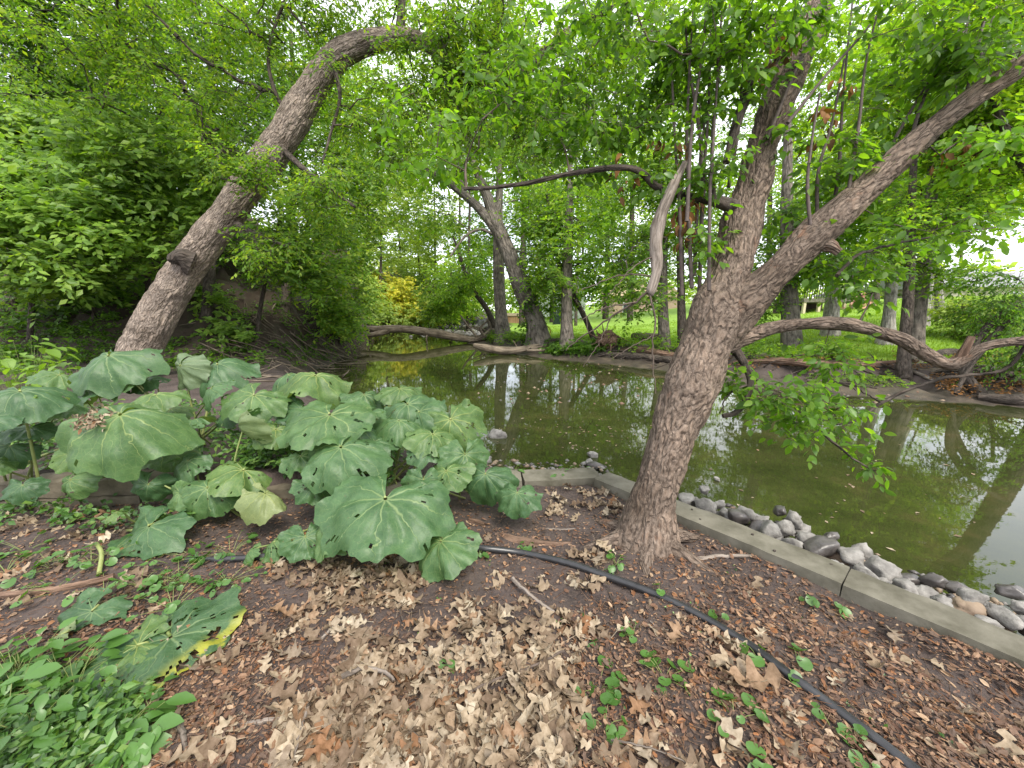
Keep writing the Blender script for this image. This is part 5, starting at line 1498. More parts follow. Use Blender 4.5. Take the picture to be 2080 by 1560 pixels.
# ------------------------------------------------------------------ block wall, slabs, concrete beam
def rough_block(cx, cy, z0, lx, ly, lz, yaw, seed, mi=0, amp=0.008):
    """a worn block with rounded uneven edges"""
    nn = [max(3, int(lx / 0.06)), max(3, int(ly / 0.06)), 3]
    w = MB()
    def face(o_, u_, v_, nu, nv):
        a, b_ = np.linspace(0, 1, nu + 1), np.linspace(0, 1, nv + 1)
        A, B = np.meshgrid(a, b_, indexing='ij')
        pts = o_ + A[..., None] * u_ + B[..., None] * v_
        pts = pts.reshape(-1, 3)
        hs = np.array([lx, ly, lz]) / 2
        q = np.abs(pts) / hs
        r = 0.012
        inner = np.clip(pts, -(hs - r), hs - r)
        dlt = pts - inner
        ln_ = np.linalg.norm(dlt, axis=1, keepdims=True)
        pts = inner + dlt / np.maximum(ln_, 1e-6) * np.minimum(ln_, r)
        nn_ = fbm(pts * 14 + seed * 5.1, 3, seed)
        pts = pts * (1 + 0.0) + norm(pts / hs ** 2) * (nn_ * amp)[:, None]
        i = np.arange(nu)[:, None] * (nv + 1) + np.arange(nv)[None]
        w.add(pts, np.stack([i, i + nv + 1, i + nv + 2, i + 1], -1).reshape(-1, 4), mi=mi)
    X, Y, Z = np.array([lx, 0, 0.0]), np.array([0, ly, 0.0]), np.array([0, 0, lz])
    c0 = -(X + Y + Z) / 2
    n0, n1, n2 = nn
    face(c0, X, Z, n0, n2)
    face(c0 + Y, Z, X, n2, n0)
    face(c0, Z, Y, n2, n1)
    face(c0 + X, Y, Z, n1, n2)
    face(c0 + Z, X, Y, n0, n1)
    face(c0, Y, X, n1, n0)
    ca, sa = math.cos(yaw), math.sin(yaw)
    for V in w.v:
        x, y = V[:, 0].copy(), V[:, 1].copy()
        V[:, 0], V[:, 1], V[:, 2] = x * ca - y * sa + cx, x * sa + y * ca + cy, V[:, 2] + z0 + lz / 2
    return w
yaw = math.atan2(*(W1 - W0)[::-1])
wd_ = (W1 - W0) / np.linalg.norm(W1 - W0)
t = thing('block_wall', 'low mossy block wall under the broad round leaves at the left', 'wall', (*W0, 0))
wall_len = np.linalg.norm(W1 - W0)
s = 0.0
k = 0
while s < 1.35:
    L_ = (0.42, 0.36, 0.5, 0.4)[k % 4]
    c_ = W0 + wd_ * (s + L_ / 2)
    obj('block', rough_block(c_[0], c_[1] + 0.1, 0.078, L_ - 0.012, 0.22, 0.13, yaw + 0.02 * math.sin(k * 3), k), M['block'], t, smooth=True)
    s += L_
    k += 1
s = 0.0
while s < 3.0:
    L_ = (0.38, 0.5, 0.42, 0.46)[k % 4]
    c_ = W0 + wd_ * (s + L_ / 2)
    obj('block', rough_block(c_[0], c_[1] + 0.09, -0.055, L_ - 0.012, 0.22, 0.13, yaw + 0.015 * math.sin(k * 2), k), M['block'], t, smooth=True)
    s += L_
    k += 1
while s < wall_len - 0.3:
    L_ = (0.55, 0.7)[k % 2]
    c_ = W0 + wd_ * (s + L_ / 2)
    obj('slab', rough_block(c_[0], c_[1] + 0.1, -0.06, L_ - 0.012, 0.24, 0.12 - 0.01 * (k % 2), yaw + 0.02 * math.sin(k * 2), k), M['concrete'], t, smooth=True)
    s += L_
    k += 1
# beam
oA, oB = G(1243, 962, 0.07), G(2300, 1372, 0.07)
iA, iB = G(1218, 978, 0.07), G(2080, 1352, 0.07)
dirb = norm(oB - oA)
prp = np.array([-dirb[1], dirb[0], 0])
if prp @ (iB - oA) > 0: prp = -prp
wid = 0.215
t = thing('concrete_beam', 'weathered grey concrete beam edging the ground above the row of cobbles', 'beam', (oA + oB) / 2)
yb = math.atan2(dirb[1], dirb[0])
tot_ = np.linalg.norm(oB - oA)
for (s0_, s1_, k) in ((-0.03, 0.36, 31), (0.362, 1.626, 32), (1.624, tot_, 33)):
    c_ = oA + dirb * (s0_ + s1_) / 2 - prp * wid / 2
    w = rough_block(c_[0], c_[1], -0.10 + (0.012 if k == 31 else 0), s1_ - s0_, wid, 0.17 - (0.006 if k == 33 else 0), yb + (0.03 if k == 31 else 0), k, 0, 0.007)
    seg = obj('segment', w, M['concrete'], t)
    if k == 32:
        for q_, off_ in ((0.75, 0.07), (0.85, 0.16), (1.15, 0.08), (1.3, 0.17), (1.55, 0.07)):
            h_ = oA + dirb * q_ - prp * off_
            w = MB()
            tube(w, [(h_[0], h_[1], 0.06), (h_[0], h_[1], 0.0745)], 0.008, 8)
            obj('bolt_hole', w, M['bark_dark'], seg)

# ------------------------------------------------------------------ cobbles
def cobble_mesh(seed, mm):
    bm_ = MB()
    a = np.linspace(0, np.pi, 12)
    b_ = np.linspace(0, 2 * np.pi, 18, endpoint=False)
    A, B = np.meshgrid(a, b_, indexing='ij')
    v = np.stack([np.sin(A) * np.cos(B), np.sin(A) * np.sin(B), np.cos(A)], -1)
    rr = 1 + 0.42 * fbm(v * 1.2 + seed * 3.3, 2, seed) + 0.10 * fbm(v * 3.5 + seed, 3, seed + 5)
    for q_ in range(5):
        ax = norm(np.random.default_rng(seed * 9 + q_).normal(size=3))
        rr = np.minimum(rr, 0.78 / np.maximum(v @ ax, 0.3))
    e = 0.85
    v = np.sign(v) * np.abs(v) ** e * rr[..., None]
    i = np.arange(11)[:, None] * 18
    j = np.arange(18)[None]
    j2 = (j + 1) % 18
    bm_.add(v.reshape(-1, 3), np.stack([i + j, i + 18 + j, i + 18 + j2, i + j2], -1).reshape(-1, 4))
    me = bm_.mesh('cobble')
    me.validate()
    me.materials.append(mm)
    return me
CM = [cobble_mesh(k, M['stone']) for k in range(7)]
CD = [cobble_mesh(k + 20, M['stone_dark']) for k in range(3)]
CB = [cobble_mesh(k + 30, M['stone_brown']) for k in range(2)]
stones = [(1395, 1014, 50, 0), (1437, 1026, 40, 0), (1460, 1024, 26, 0), (1476, 1046, 40, 0), (1500, 1046, 42, 1), (1522, 1042, 36, 0), (1545, 1058, 42, 0), (1542, 1072, 36, 1), (1585, 1036, 32, 1), (1614, 1052, 46, 0), (1566, 1074, 50, 0), (1592, 1072, 44, 0), (1572, 1092, 52, 0), (1628, 1078, 44, 0),
          (1610, 1104, 48, 0), (1645, 1094, 44, 0), (1670, 1108, 66, 1), (1688, 1088, 34, 1), (1694, 1124, 66, 2), (1728, 1126, 56, 0), (1752, 1116, 46, 0), (1735, 1150, 48, 0), (1790, 1156, 72, 0), (1758, 1166, 44, 0), (1852, 1176, 42, 1), (1838, 1188, 50, 0), (1896, 1176, 44, 1), (1880, 1204, 60, 0), (1828, 1206, 50, 0),
          (1945, 1194, 50, 1), (1978, 1210, 50, 0), (1960, 1234, 84, 2), (1915, 1222, 50, 0), (2055, 1200, 56, 1), (2040, 1252, 70, 0), (2072, 1232, 46, 0), (2000, 1262, 60, 0), (2090, 1275, 70, 0), (2130, 1262, 60, 0), (2110, 1300, 60, 0), (1700, 1150, 40, 0), (1790, 1184, 44, 0)]
stones.sort(key=lambda s_: s_[0] + 0.4 * s_[1])
ORD = 'first second third fourth fifth sixth seventh eighth ninth tenth eleventh twelfth thirteenth fourteenth fifteenth sixteenth seventeenth eighteenth nineteenth'.split()
TEN = ['twenty', 'thirty', 'forty']
def ordinal(i):
    if i < 19: return ORD[i]
    t_, u_ = divmod(i + 1, 10)
    return (TEN[t_ - 2][:-1] + 'ieth') if u_ == 0 else TEN[t_ - 2] + ' ' + ORD[u_ - 1]
for k, (px, py, w_, mt) in enumerate(stones):
    q = G(px, py, -0.14 + 0.04 * math.sin(k * 1.7))
    dd = (q[1] * CP - (q[2] - CAM_Z) * SP)
    r = pxrad(px, py, dd, w_) * 1.02
    me = (CM, CD, CB)[mt][k % len((CM, CD, CB)[mt])]
    o = inst('cobble', me, None, (q[0], q[1], q[2] - r * 0.15), (RNG.uniform(-0.3, 0.3), RNG.uniform(-0.3, 0.3), RNG.uniform(0, 6.28)), (r * RNG.uniform(1.0, 1.3), r * RNG.uniform(0.75, 0.95), r * RNG.uniform(0.65, 0.85)))
    if (px, py) == (1960, 1234): lb = 'largest brown cobble of the row below the end of the beam'
    elif (px, py) == (1694, 1124): lb = 'greenish brown cobble halfway along the beam'
    elif (px, py) == (2055, 1200): lb = 'dark wet stone standing alone in the water off the beam end'
    elif (px, py) == (1614, 1052): lb = 'grey stone standing at the water edge with a smaller dark one behind it'
    elif mt == 0: lb = 'smooth grey cobble below the beam, %s stone from the near trunk' % ordinal(k)
    elif mt == 1: lb = 'dark wet cobble below the beam, %s stone from the near trunk' % ordinal(k)
    else: lb = 'brown cobble in the row'
    tag(o, lb, 'stone', 'cobbles below the concrete beam')
for k, (px, py, w_, mt, lb) in enumerate([(1205, 925, 20, 0, 'pale pointed stone standing out of the shallows'), (1197, 940, 20, 0, 'flat pale stone leaning on the pointed one in the shallows'), (1208, 948, 28, 1, 'striped brown stone just under the shallow water'), (935, 938, 20, 0, 'small white stone at the shore between the round leaves'), (1060, 988, 44, 2, 'rusty brown rock behind the flat slabs'),
                                          (1085, 972, 24, 0, 'little grey stone above the rusty brown rock'), (1120, 992, 36, 1, 'dark purple rock behind the flat slabs'), (1165, 990, 28, 2, 'brownish rock beside the beam end'), (1200, 992, 30, 0, 'flat grey rock touching the beam end'), (1142, 976, 26, 0, 'grey shore stone among the bright green weeds'), (988, 934, 24, 0, 'pale shore stone under the drooping dark leaf'), (905, 930, 30, 1, 'dark shore stone behind the round leaves'),
                                          (1010, 885, 30, 0, 'flat pale stone barely breaking the water surface'), (1430, 994, 22, 0, 'white stone in the shallows right of the near trunk'), (1456, 973, 12, 0, 'tiny pebble alone in the water right of the near trunk'), (968, 688, 13, 0, 'round grey stone under the bridging fallen trunk'), (835, 684, 8, 0, 'small white stone in the far pool')]):
    q = G(px, py, WZ + 0.02 if py < 975 else -0.12)
    dd = (q[1] * CP - (q[2] - CAM_Z) * SP)
    r = pxrad(px, py, dd, w_)
    me = (CM, CD, CB)[mt][k % len((CM, CD, CB)[mt])]
    o = inst('stone', me, None, q, (0.1, 0.1, k * 1.3), (r * 1.2, r * 0.9, r * 0.8))
    tag(o, lb, 'stone')
def pebbles(name, label, pts, r0, r1, mats, cat='gravel'):
    w = MB()
    ico = np.array([(1, 0, 0), (-1, 0, 0), (0, 1, 0), (0, -1, 0), (0, 0, 1), (0, 0, -1)], float)
    fc = np.array([(0, 2, 4), (2, 1, 4), (1, 3, 4), (3, 0, 4), (2, 0, 5), (1, 2, 5), (3, 1, 5), (0, 3, 5)])
    for q in pts:
        r = RNG.uniform(r0, r1)
        an = RNG.uniform(0, 6.28)
        v = ico * np.array([1.2, 0.9, 0.6]) * r * RNG.uniform(0.7, 1.3, (6, 1))
        x, y = v[:, 0].copy(), v[:, 1].copy()
        v[:, 0], v[:, 1] = x * math.cos(an) - y * math.sin(an), x * math.sin(an) + y * math.cos(an)
        w.add(v + q, fc, mi=int(RNG.integers(len(mats))))
    o = obj(name, w, mats, kind='stuff')
    tag(o, label, cat)
pebbles('shore_gravel', 'small dark stones and gravel of the near shore under the leaves', [G(RNG.uniform(760, 1240), RNG.uniform(935, 985), -0.27) for k in range(420)], 0.012, 0.045, [M['stone_dark'], M['stone'], M['stone_brown']])
pebbles('riffle_glint_stones', 'riffle stones beyond the fallen trunk, pale tone standing in for sky glint', [G(RNG.uniform(860, 985), RNG.uniform(659, 682), WZ + 0.02) for k in range(260)], 0.08, 0.3, [M['stone'], M['concrete']])  # sky glint on the rocky shallows, put into pale stone colour
pebbles('gap_gravel', 'small stones filling the gaps between the cobbles', [G(*(np.array([1400, 1025]) + (np.array([2080, 1262]) - np.array([1400, 1025])) * RNG.random() + RNG.normal(size=2) * 12), -0.20) for k in range(500)], 0.012, 0.035, [M['stone'], M['stone_dark'], M['stone_brown']])
pebbles('mud_stones', 'small stones and clods scattered on the far mud shore', [Gt(RNG.uniform(970, 2080), RNG.uniform(712, 820))[0] for k in range(300)], 0.015, 0.06, [M['stone_dark'], M['stone_brown'], M['rotten']])

# ------------------------------------------------------------------ the black pipe
hp = [(380, 1139), (470, 1136), (560, 1128), (700, 1108), (800, 1104), (900, 1106), (975, 1113), (1060, 1123), (1150, 1143), (1230, 1170), (1330, 1207), (1430, 1257), (1520, 1312), (1600, 1372), (1680, 1432), (1760, 1492), (1830, 1548), (1900, 1605), (1990, 1690)]
pts = [Gt(x, y + 6)[0] + np.array([0, 0, 0.02]) for x, y in hp]
r_ = r_pipe = resample(pts, 160)
w = MB()
tube(w, r_, 0.0205, 16)
o = obj('pipe', w, M['hose'], origin=pts[6])
tag(o, 'long black plastic pipe snaking across the leaf litter', 'pipe')
#MARK
# ------------------------------------------------------------------ butterbur
def blade(A, tip, nrm, R, seed, droop=0.35, fold=0.075, warp=0.16, holes=0.0, yellow=0.0, roll=0.0):
    """round leaf blade with a basal notch: polar grid, toothed edge, radial folds; A is where the stalk joins"""
    nr_, na = 15, 120
    th = np.linspace(-1, 1, na + 1) * math.radians(163)
    rr = np.linspace(0.03, 1, nr_)
    T_, R_ = np.meshgrid(th, rr, indexing='ij')
    edge = 1.0 - 0.30 * sstep(1.7, 2.9, np.abs(T_)) + 0.06 * np.cos(T_ * 9 + seed) * sstep(0.7, 1, R_) + 0.05 * fbm(np.stack([np.cos(T_) * 2 + seed * 3, np.sin(T_) * 2, T_ * 0], -1), 3, seed)
    saw = (T_ * 17 / np.pi) % 1.0
    edge = edge + 0.035 * (np.abs(saw - 0.5) * 2 - 0.5) * sstep(0.85, 1, R_)
    x = np.sin(T_) * R_ * edge * 1.10
    y = np.cos(T_) * R_ * edge * 0.98
    ph = (T_ + np.pi) / (2 * np.pi) * 9
    groove = np.abs((ph % 1) - 0.5) * 2
    z = fold * R_ * (groove - 0.5) + 0.06 * np.exp(-(R_ / 0.18) ** 2) * -1
    z = z - (0.18 + 0.10 * math.sin(seed * 2.3)) * np.abs(x) ** 1.5 * (0.4 + y) + 0.05 * np.sin(x * 7 + seed) * R_ ** 2
    z = z - droop * R_ ** 2.0 * (1 + 0.55 * fbm(np.stack([np.cos(T_) * 1.3 + seed * 1.7, np.sin(T_) * 1.3 + seed, R_ * 0], -1), 2, seed + 3))
    z = z + warp * R_ * fbm(np.stack([x * 2.2 + seed, y * 2.2 - seed, x * 0], -1), 3, seed + 9)
    if roll:
        a = x * roll
        x = np.sin(a) / roll
        z = z - (1 - np.cos(a)) / roll
    sd__ = norm(np.cross(tip, nrm))
    V = A + R * (x[..., None] * sd__ + y[..., None] * tip + z[..., None] * nrm)
    w = MB()
    i = np.arange(na)[:, None] * nr_ + np.arange(nr_ - 1)[None]
    f = np.stack([i, i + nr_, i + nr_ + 1, i + 1], -1).reshape(-1, 4)
    if holes:
        cx = (x[:-1, :-1] + x[1:, 1:]) / 2
        cy = (y[:-1, :-1] + y[1:, 1:]) / 2
        h_ = vnoise(np.stack([cx * 5 + seed * 2.1, cy * 5 + seed, cx * 0], -1), seed + 31)
        h_ = h_ + 0.75 * vnoise(np.stack([cx * 17 + seed, cy * 17, cx * 0], -1), seed + 33)
        f = f[~((h_ > 1.12 - holes) & (R_[:-1, :-1] > 0.25)).ravel()]
    w.add(V.reshape(-1, 3), f)
    yl = np.clip(yellow * sstep(0.5, 0.85, y - 0.25 * x), 0, 1) if yellow else R_ * 0
    w.uv.append(np.stack([(T_ + np.pi) / (2 * np.pi), R_, yl], -1).reshape(-1, 3))
    return w

plants = {
    'a': ('butterbur clump at the left edge, its broad blades spreading over the block wall', (60, 985, -0.05)),
    'b': ('butterbur clump with one huge folded blade carrying a dry brown flower tuft', (290, 950, 0)),
    'c': ('butterbur clump at the back with upright yellowish undersides under the leaning trunk', (400, 905, 0)),
    'd': ('butterbur clump in the middle whose tallest blade stands against the creek', (650, 950, 0)),
    'e': ('butterbur clump nearest the water with a fan of blades before the reflection', (810, 985, 0)),
    'f': ('butterbur clump of dark limp blades drooping over the shore stones', (960, 1010, 0)),
    'g': ('butterbur with the biggest pale veined blade at the front of the bed', (760, 1040, 0)),
    'h': ('butterbur clump with a rolled pale underside beside the block wall', (480, 1030, 0)),
    'i': ('lone dark butterbur leaf lying over the black pipe', (885, 1085, 0)),
    'j': ('single butterbur leaf low over the litter below the block wall', (290, 1060, 0)),
    'k': ('wilted butterbur leaf collapsed on the ground at the lower left', (205, 1195, 0)),
    'l': ('torn butterbur leaf with yellowing edge flat on the litter', (345, 1240, 0)),
    'm': ('flattened greyish butterbur leaf half under the ground plants', (345, 1270, 0)),
}
roots = {}
PT = {}
for key, (lb, (x, y, dz)) in plants.items():
    q = Gt(x, y)[0]
    roots[key] = q
    PT[key] = thing('butterbur', lb, 'plant', q, 'butterbur plants')
# plant, attach px, py, depth, width px, tip direction in degrees (0 right, 90 towards the viewer), drop in degrees, droop, material, extras
LV = [
    ('a', 40, 792, 2.75, 215, 40, 24, .38, 'butter', {}), ('a', -30, 850, 2.6, 160, 60, 24, .35, 'butter', {}), ('a', 62, 868, 2.9, 110, 70, 20, .3, 'butter', {}), ('a', -20, 940, 2.7, 110, 50, 20, .3, 'butter', {}),
    ('b', 240, 838, 2.62, 300, 108, 32, .38, 'butter', {'holes': .08, 'fold': .08}), ('c', 218, 720, 3.3, 205, 50, 24, .42, 'butter', {}), ('b', 315, 800, 3.1, 125, 60, 18, .3, 'butter', {}), ('b', 330, 905, 3.0, 135, 90, 28, .3, 'butter', {}),
    ('c', 363, 742, 3.6, 125, 100, 55, .45, 'butter_pale', {}), ('c', 440, 738, 3.7, 135, 40, 26, .4, 'butter', {}), ('c', 427, 788, 3.3, 105, 80, 38, .35, 'butter', {}), ('c', 515, 800, 3.2, 150, 100, 22, .35, 'butter', {}),
    ('c', 300, 765, 3.6, 110, 120, 20, .3, 'butter', {}), ('c', 394, 850, 3.1, 110, 160, 12, .3, 'butter', {}), ('h', 484, 863, 2.95, 110, 60, 70, .5, 'butter_pale', {'roll': .9}),
    ('d', 668, 838, 2.9, 215, 85, 30, .30, 'butter', {'holes': .10}), ('d', 640, 760, 3.5, 145, 70, 26, .40, 'butter', {}), ('d', 690, 905, 2.65, 215, 140, 30, .34, 'butter', {'holes': .12}), ('d', 585, 760, 3.6, 100, 120, 25, .4, 'butter', {}),
    ('d', 740, 800, 3.5, 95, 60, 20, .35, 'butter', {}), ('d', 612, 830, 3.3, 110, 120, 20, .3, 'butter', {}),
    ('h', 495, 952, 2.75, 150, 120, 24, .36, 'butter', {'holes': .10}), ('h', 420, 990, 2.6, 140, 80, 44, .40, 'butter', {}), ('h', 540, 1000, 2.55, 130, 20, 26, .2, 'butter_pale', {'roll': 1.5}),
    ('g', 782, 1008, 2.25, 285, 96, 34, .28, 'butter', {'fold': .07}), ('g', 655, 1060, 2.3, 165, 125, 36, .34, 'butter', {'holes': .06}), ('g', 620, 1090, 2.28, 110, 60, 45, .3, 'butter', {}), ('g', 555, 1100, 2.4, 100, 150, 30, .3, 'butter', {}),
    ('g', 505, 1120, 2.35, 70, 140, 40, .3, 'butter', {}), ('i', 893, 1098, 2.2, 160, 90, 36, .42, 'butter', {'fold': .09}),
    ('j', 300, 1066, 2.45, 215, 110, 30, .30, 'butter', {'holes': .06}), ('j', 235, 1040, 2.5, 60, 150, 30, .3, 'butter', {}),
    ('k', 185, 1240, 1.88, 190, 110, 34, .36, 'butter', {'warp': .2, 'holes': .1}), ('k', 130, 1315, 1.78, 90, 150, 30, .25, 'butter_pale', {'warp': .2}),
    ('l', 345, 1290, 1.76, 330, 20, 4, .06, 'butter_y', {'holes': .34, 'yellow': 1.0, 'warp': .10}), ('l', 370, 1250, 1.87, 150, -10, 14, .5, 'butter', {'warp': .22, 'holes': .2}),
    ('m', 285, 1340, 1.72, 200, 158, 6, .15, 'butter', {'warp': .14, 'holes': .1}),
    ('e', 828, 818, 3.25, 150, 40, 26, .34, 'butter', {}), ('e', 810, 852, 3.0, 105, 90, 34, .4, 'butter', {}), ('e', 915, 850, 3.1, 145, 50, 32, .36, 'butter', {'holes': .06}), ('e', 812, 788, 3.5, 95, 60, 22, .36, 'butter', {}),
    ('e', 745, 840, 3.1, 95, 120, 20, .3, 'butter', {}), ('e', 870, 905, 2.9, 90, 60, 30, .35, 'butter', {}), ('e', 760, 895, 2.9, 95, 110, 30, .3, 'butter', {}),
    ('f', 945, 922, 2.85, 110, 70, 55, .45, 'butter', {'fold': .09}), ('f', 985, 962, 2.75, 115, 90, 50, .45, 'butter', {'fold': .09}), ('f', 905, 955, 2.75, 110, 100, 36, .34, 'butter', {}), ('f', 1050, 1000, 2.6, 100, 90, 30, .3, 'butter', {}), ('f', 860, 975, 2.7, 90, 110, 40, .3, 'butter', {}),
    ('a', 20, 905, 2.85, 120, 80, 30, .35, 'butter', {}), ('a', 110, 820, 3.0, 120, 60, 24, .35, 'butter', {}), ('b', 120, 760, 3.4, 110, 70, 24, .4, 'butter', {}), ('h', 380, 935, 2.9, 110, 110, 30, .35, 'butter', {}),
    ('d', 560, 810, 3.4, 110, 80, 24, .4, 'butter', {}), ('e', 850, 835, 3.2, 110, 60, 34, .4, 'butter', {}), ('e', 880, 880, 2.95, 110, 40, 40, .4, 'butter', {}), ('d', 730, 870, 2.9, 130, 70, 36, .4, 'butter', {}), ('g', 840, 1060, 2.35, 110, 60, 46, .4, 'butter', {}),
    ('b', 140, 975, 2.7, 110, 80, 50, .4, 'butter', {}), ('a', 45, 985, 2.65, 100, 60, 46, .4, 'butter', {}), ('h', 300, 985, 2.68, 100, 100, 46, .4, 'butter', {}), ('h', 365, 1000, 2.6, 90, 110, 50, .4, 'butter', {}), ('d', 640, 985, 2.65, 90, 70, 46, .4, 'butter', {}),
    ('c', 255, 770, 3.4, 120, 140, 18, .3, 'butter', {}), ('d', 560, 870, 3.1, 110, 90, 22, .3, 'butter', {}), ('c', 470, 830, 3.4, 90, 60, 18, .3, 'butter', {}), ('b', 180, 790, 3.3, 120, 120, 18, .3, 'butter', {}), ('b', 160, 920, 2.8, 110, 60, 30, .3, 'butter', {}),
    ('d', 610, 925, 2.85, 90, 60, 36, .3, 'butter', {}), ('e', 700, 870, 3.2, 90, 100, 24, .3, 'butter', {}), ('c', 345, 830, 3.3, 90, 60, 18, .3, 'butter', {}),
]
for k, (key, px, py, dd, w_, ang, drop, droop, mm, kw) in enumerate(LV):
    A = P(px, py, dd)
    R = pxrad(px, py, dd, w_) * 0.92
    an, dr = math.radians(ang + RNG.normal() * 10), math.radians(drop + (RNG.normal() * 9 if drop > 10 else 0))
    tip = np.array([math.cos(an) * math.cos(dr), -math.sin(an) * math.cos(dr), -math.sin(dr)])
    side_tilt = RNG.normal() * 0.24
    droop = droop * RNG.uniform(0.75, 1.6)
    up = np.array([side_tilt, RNG.normal() * 0.05, 1.0])
    nrm = norm(up - tip * (up @ tip))
    kw = dict(kw)
    kw.setdefault('holes', 0.05)
    flat_ = key in 'lm' and drop < 8
    gz = H(A[0:1], A[1:2])[0]
    if A[2] < gz + 0.04: A[2] = gz + 0.04
    w = blade(A, tip, nrm, R, k + 1, droop, **kw)
    if drop < 40 and A[2] - gz < 0.45:
        V = w.v[0]
        g_ = H(V[:, 0], V[:, 1])
        V[:, 2] = np.maximum(V[:, 2], g_ + 0.012 + 0.01 * np.abs(np.sin(V[:, 0] * 40)))
    lf = obj('leaf', w, M[mm], PT[key])
    b0 = roots[key] + np.array([RNG.normal() * 0.09, RNG.normal() * 0.06, -0.02])
    b0[2] = H(b0[0:1], b0[1:2])[0] - 0.02
    h_ = A[2] - b0[2]
    mid_ = b0 * 0.4 + A * 0.6
    mid_[2] = b0[2] + h_ * 0.62 - 0.02
    end = A - nrm * 0.004
    w = MB()
    tube(w, resample([b0, mid_, A - nrm * 0.05 * min(1, h_ * 3) - tip * 0.03, end], 12), np.linspace(0.0105, 0.006, 12) * (0.8 if R < 0.2 else 1.1), 8)
    obj('stalk', w, M['stalk_y'] if k % 3 == 0 else M['stem'], lf)
# a few bare yellow green stalks lying across
for k, (sp, lb) in enumerate([([(-10, 1010), (120, 955), (150, 945)], 'thick yellow green stalk slanting over the block wall at the left edge'), ([(395, 1050), (450, 1040), (520, 1010)], 'short green stalk lying beside the rolled pale leaf'), ([(205, 1180), (210, 1140), (200, 1120)], 'stub of a green stalk by the low ground leaf')]):
    pts = [Gt(x, y)[0] + np.array([0, 0, 0.05 + (0.12 if k == 0 else 0)]) for x, y in sp]
    w = MB()
    tube(w, resample(pts, 14), 0.011, 8)
    o = obj('stalk', w, M['stalk_y'], origin=pts[0])
    tag(o, lb, 'stalk')
# dry flower tuft on the huge leaf
A = P(182, 852, 2.52)
w = MB()
cs = A + RNG.normal(size=(10, 3)) * 0.03
p, d, nr, L, W, a, e = sprays(cs, 4, 4, 0.05, 0.03, 0.016, 0.2, tilt=1.0)
leaf_fine(w, p, d, nr, L, W, 0.6)
o = obj('dry_tuft', w, M['oakleaf'], origin=A, kind='stuff')
tag(o, 'tuft of shrivelled tan leaves resting on the huge folded blade', 'dead leaf')

# ------------------------------------------------------------------ small green plants with leaf parts
def heart_mesh(seed, mm, wide=1.0, pointed=0.0):
    th = np.linspace(-np.pi, np.pi, 15)[:-1]
    w = MB()
    r = 1 - 0.28 * (np.abs(th) > 2.9) + pointed * np.exp(-(th / 0.35) ** 2)
    rim = np.stack([np.sin(th) * r * 0.5 * wide, 0.42 + np.cos(th) * r * 0.5, 0.10 * np.abs(np.sin(th)) - 0.12 * np.cos(th) + 0.03 * np.sin(th * 5 + seed)], 1)
    v = np.vstack([[0, 0.18, -0.03], [0, 0.5, -0.05], rim])
    f = []
    for k in range(14):
        a, b_ = 2 + k, 2 + (k + 1) % 14
        c_ = 1 if np.cos((th[k] + th[(k + 1) % 14]) / 2 if k < 13 else np.pi) > -0.2 else 0
        f.append((a, b_, c_) if True else None)
    f += [(2 + 3, 1, 0), (2 + 10, 0, 1)]
    w.add(v, f)
    me = w.mesh('leaf')
    me.validate()
    me.materials.append(mm)
    return me
def ovate_mesh(curl, mm, wide):
    V, f = leaf_shape(one, np.array([[0.0, 1, 0]]), np.array([[0.0, 0, 1]]), np.array([1.0]), np.array([wide]), curl)
    w = MB()
    w.add(V[0], f)
    me = w.mesh('leaf')
    me.materials.append(mm)
    return me
HM = [heart_mesh(k, M['leaf_ground'], 1.0 + 0.1 * k) for k in range(3)]
NM = [ovate_mesh(0.12 + 0.1 * k, M['leaf_ground'], 0.62) for k in range(3)]
PM = [ovate_mesh(0.10 + 0.1 * k, M['leaf_shrub'], 0.78) for k in range(3)]
def leafy(name, label, cat, group, base, spread, hgt, n, size, meshes, stemm=None, up=0.5, tiers=False):
    t = thing(name, label, cat, base, group)
    st = MB()
    for k in range(n):
        an = RNG.uniform(0, 6.28)
        rr = spread * math.sqrt(RNG.random())
        q = base + np.array([math.cos(an) * rr, math.sin(an) * rr, hgt * RNG.uniform(0.35, 1.0)])
        if tiers:
            q = base + np.array([math.cos(an) * spread * 0.35, math.sin(an) * spread * 0.35, hgt * (0.25 + 0.75 * k / n)])
        s_ = size * RNG.uniform(0.45, 1.3)
        tl = RNG.uniform(-0.6, 0.5)
        inst('leaf', meshes[k % len(meshes)], t, q, (tl - 0.15, RNG.uniform(-0.3, 0.3), an - math.pi / 2 + RNG.normal() * 0.5), s_)
        tube(st, resample([base + np.array([0, 0, -0.01]), base * 0.5 + q * 0.5 + np.array([0, 0, 0.1 * hgt]), q], 4), [0.0022, 0.0018, 0.0015, 0.001], 4, cap=False)
    obj('stem', st, stemm or M['stem'], t)
    return t
GV = 'small violet plants in the litter'
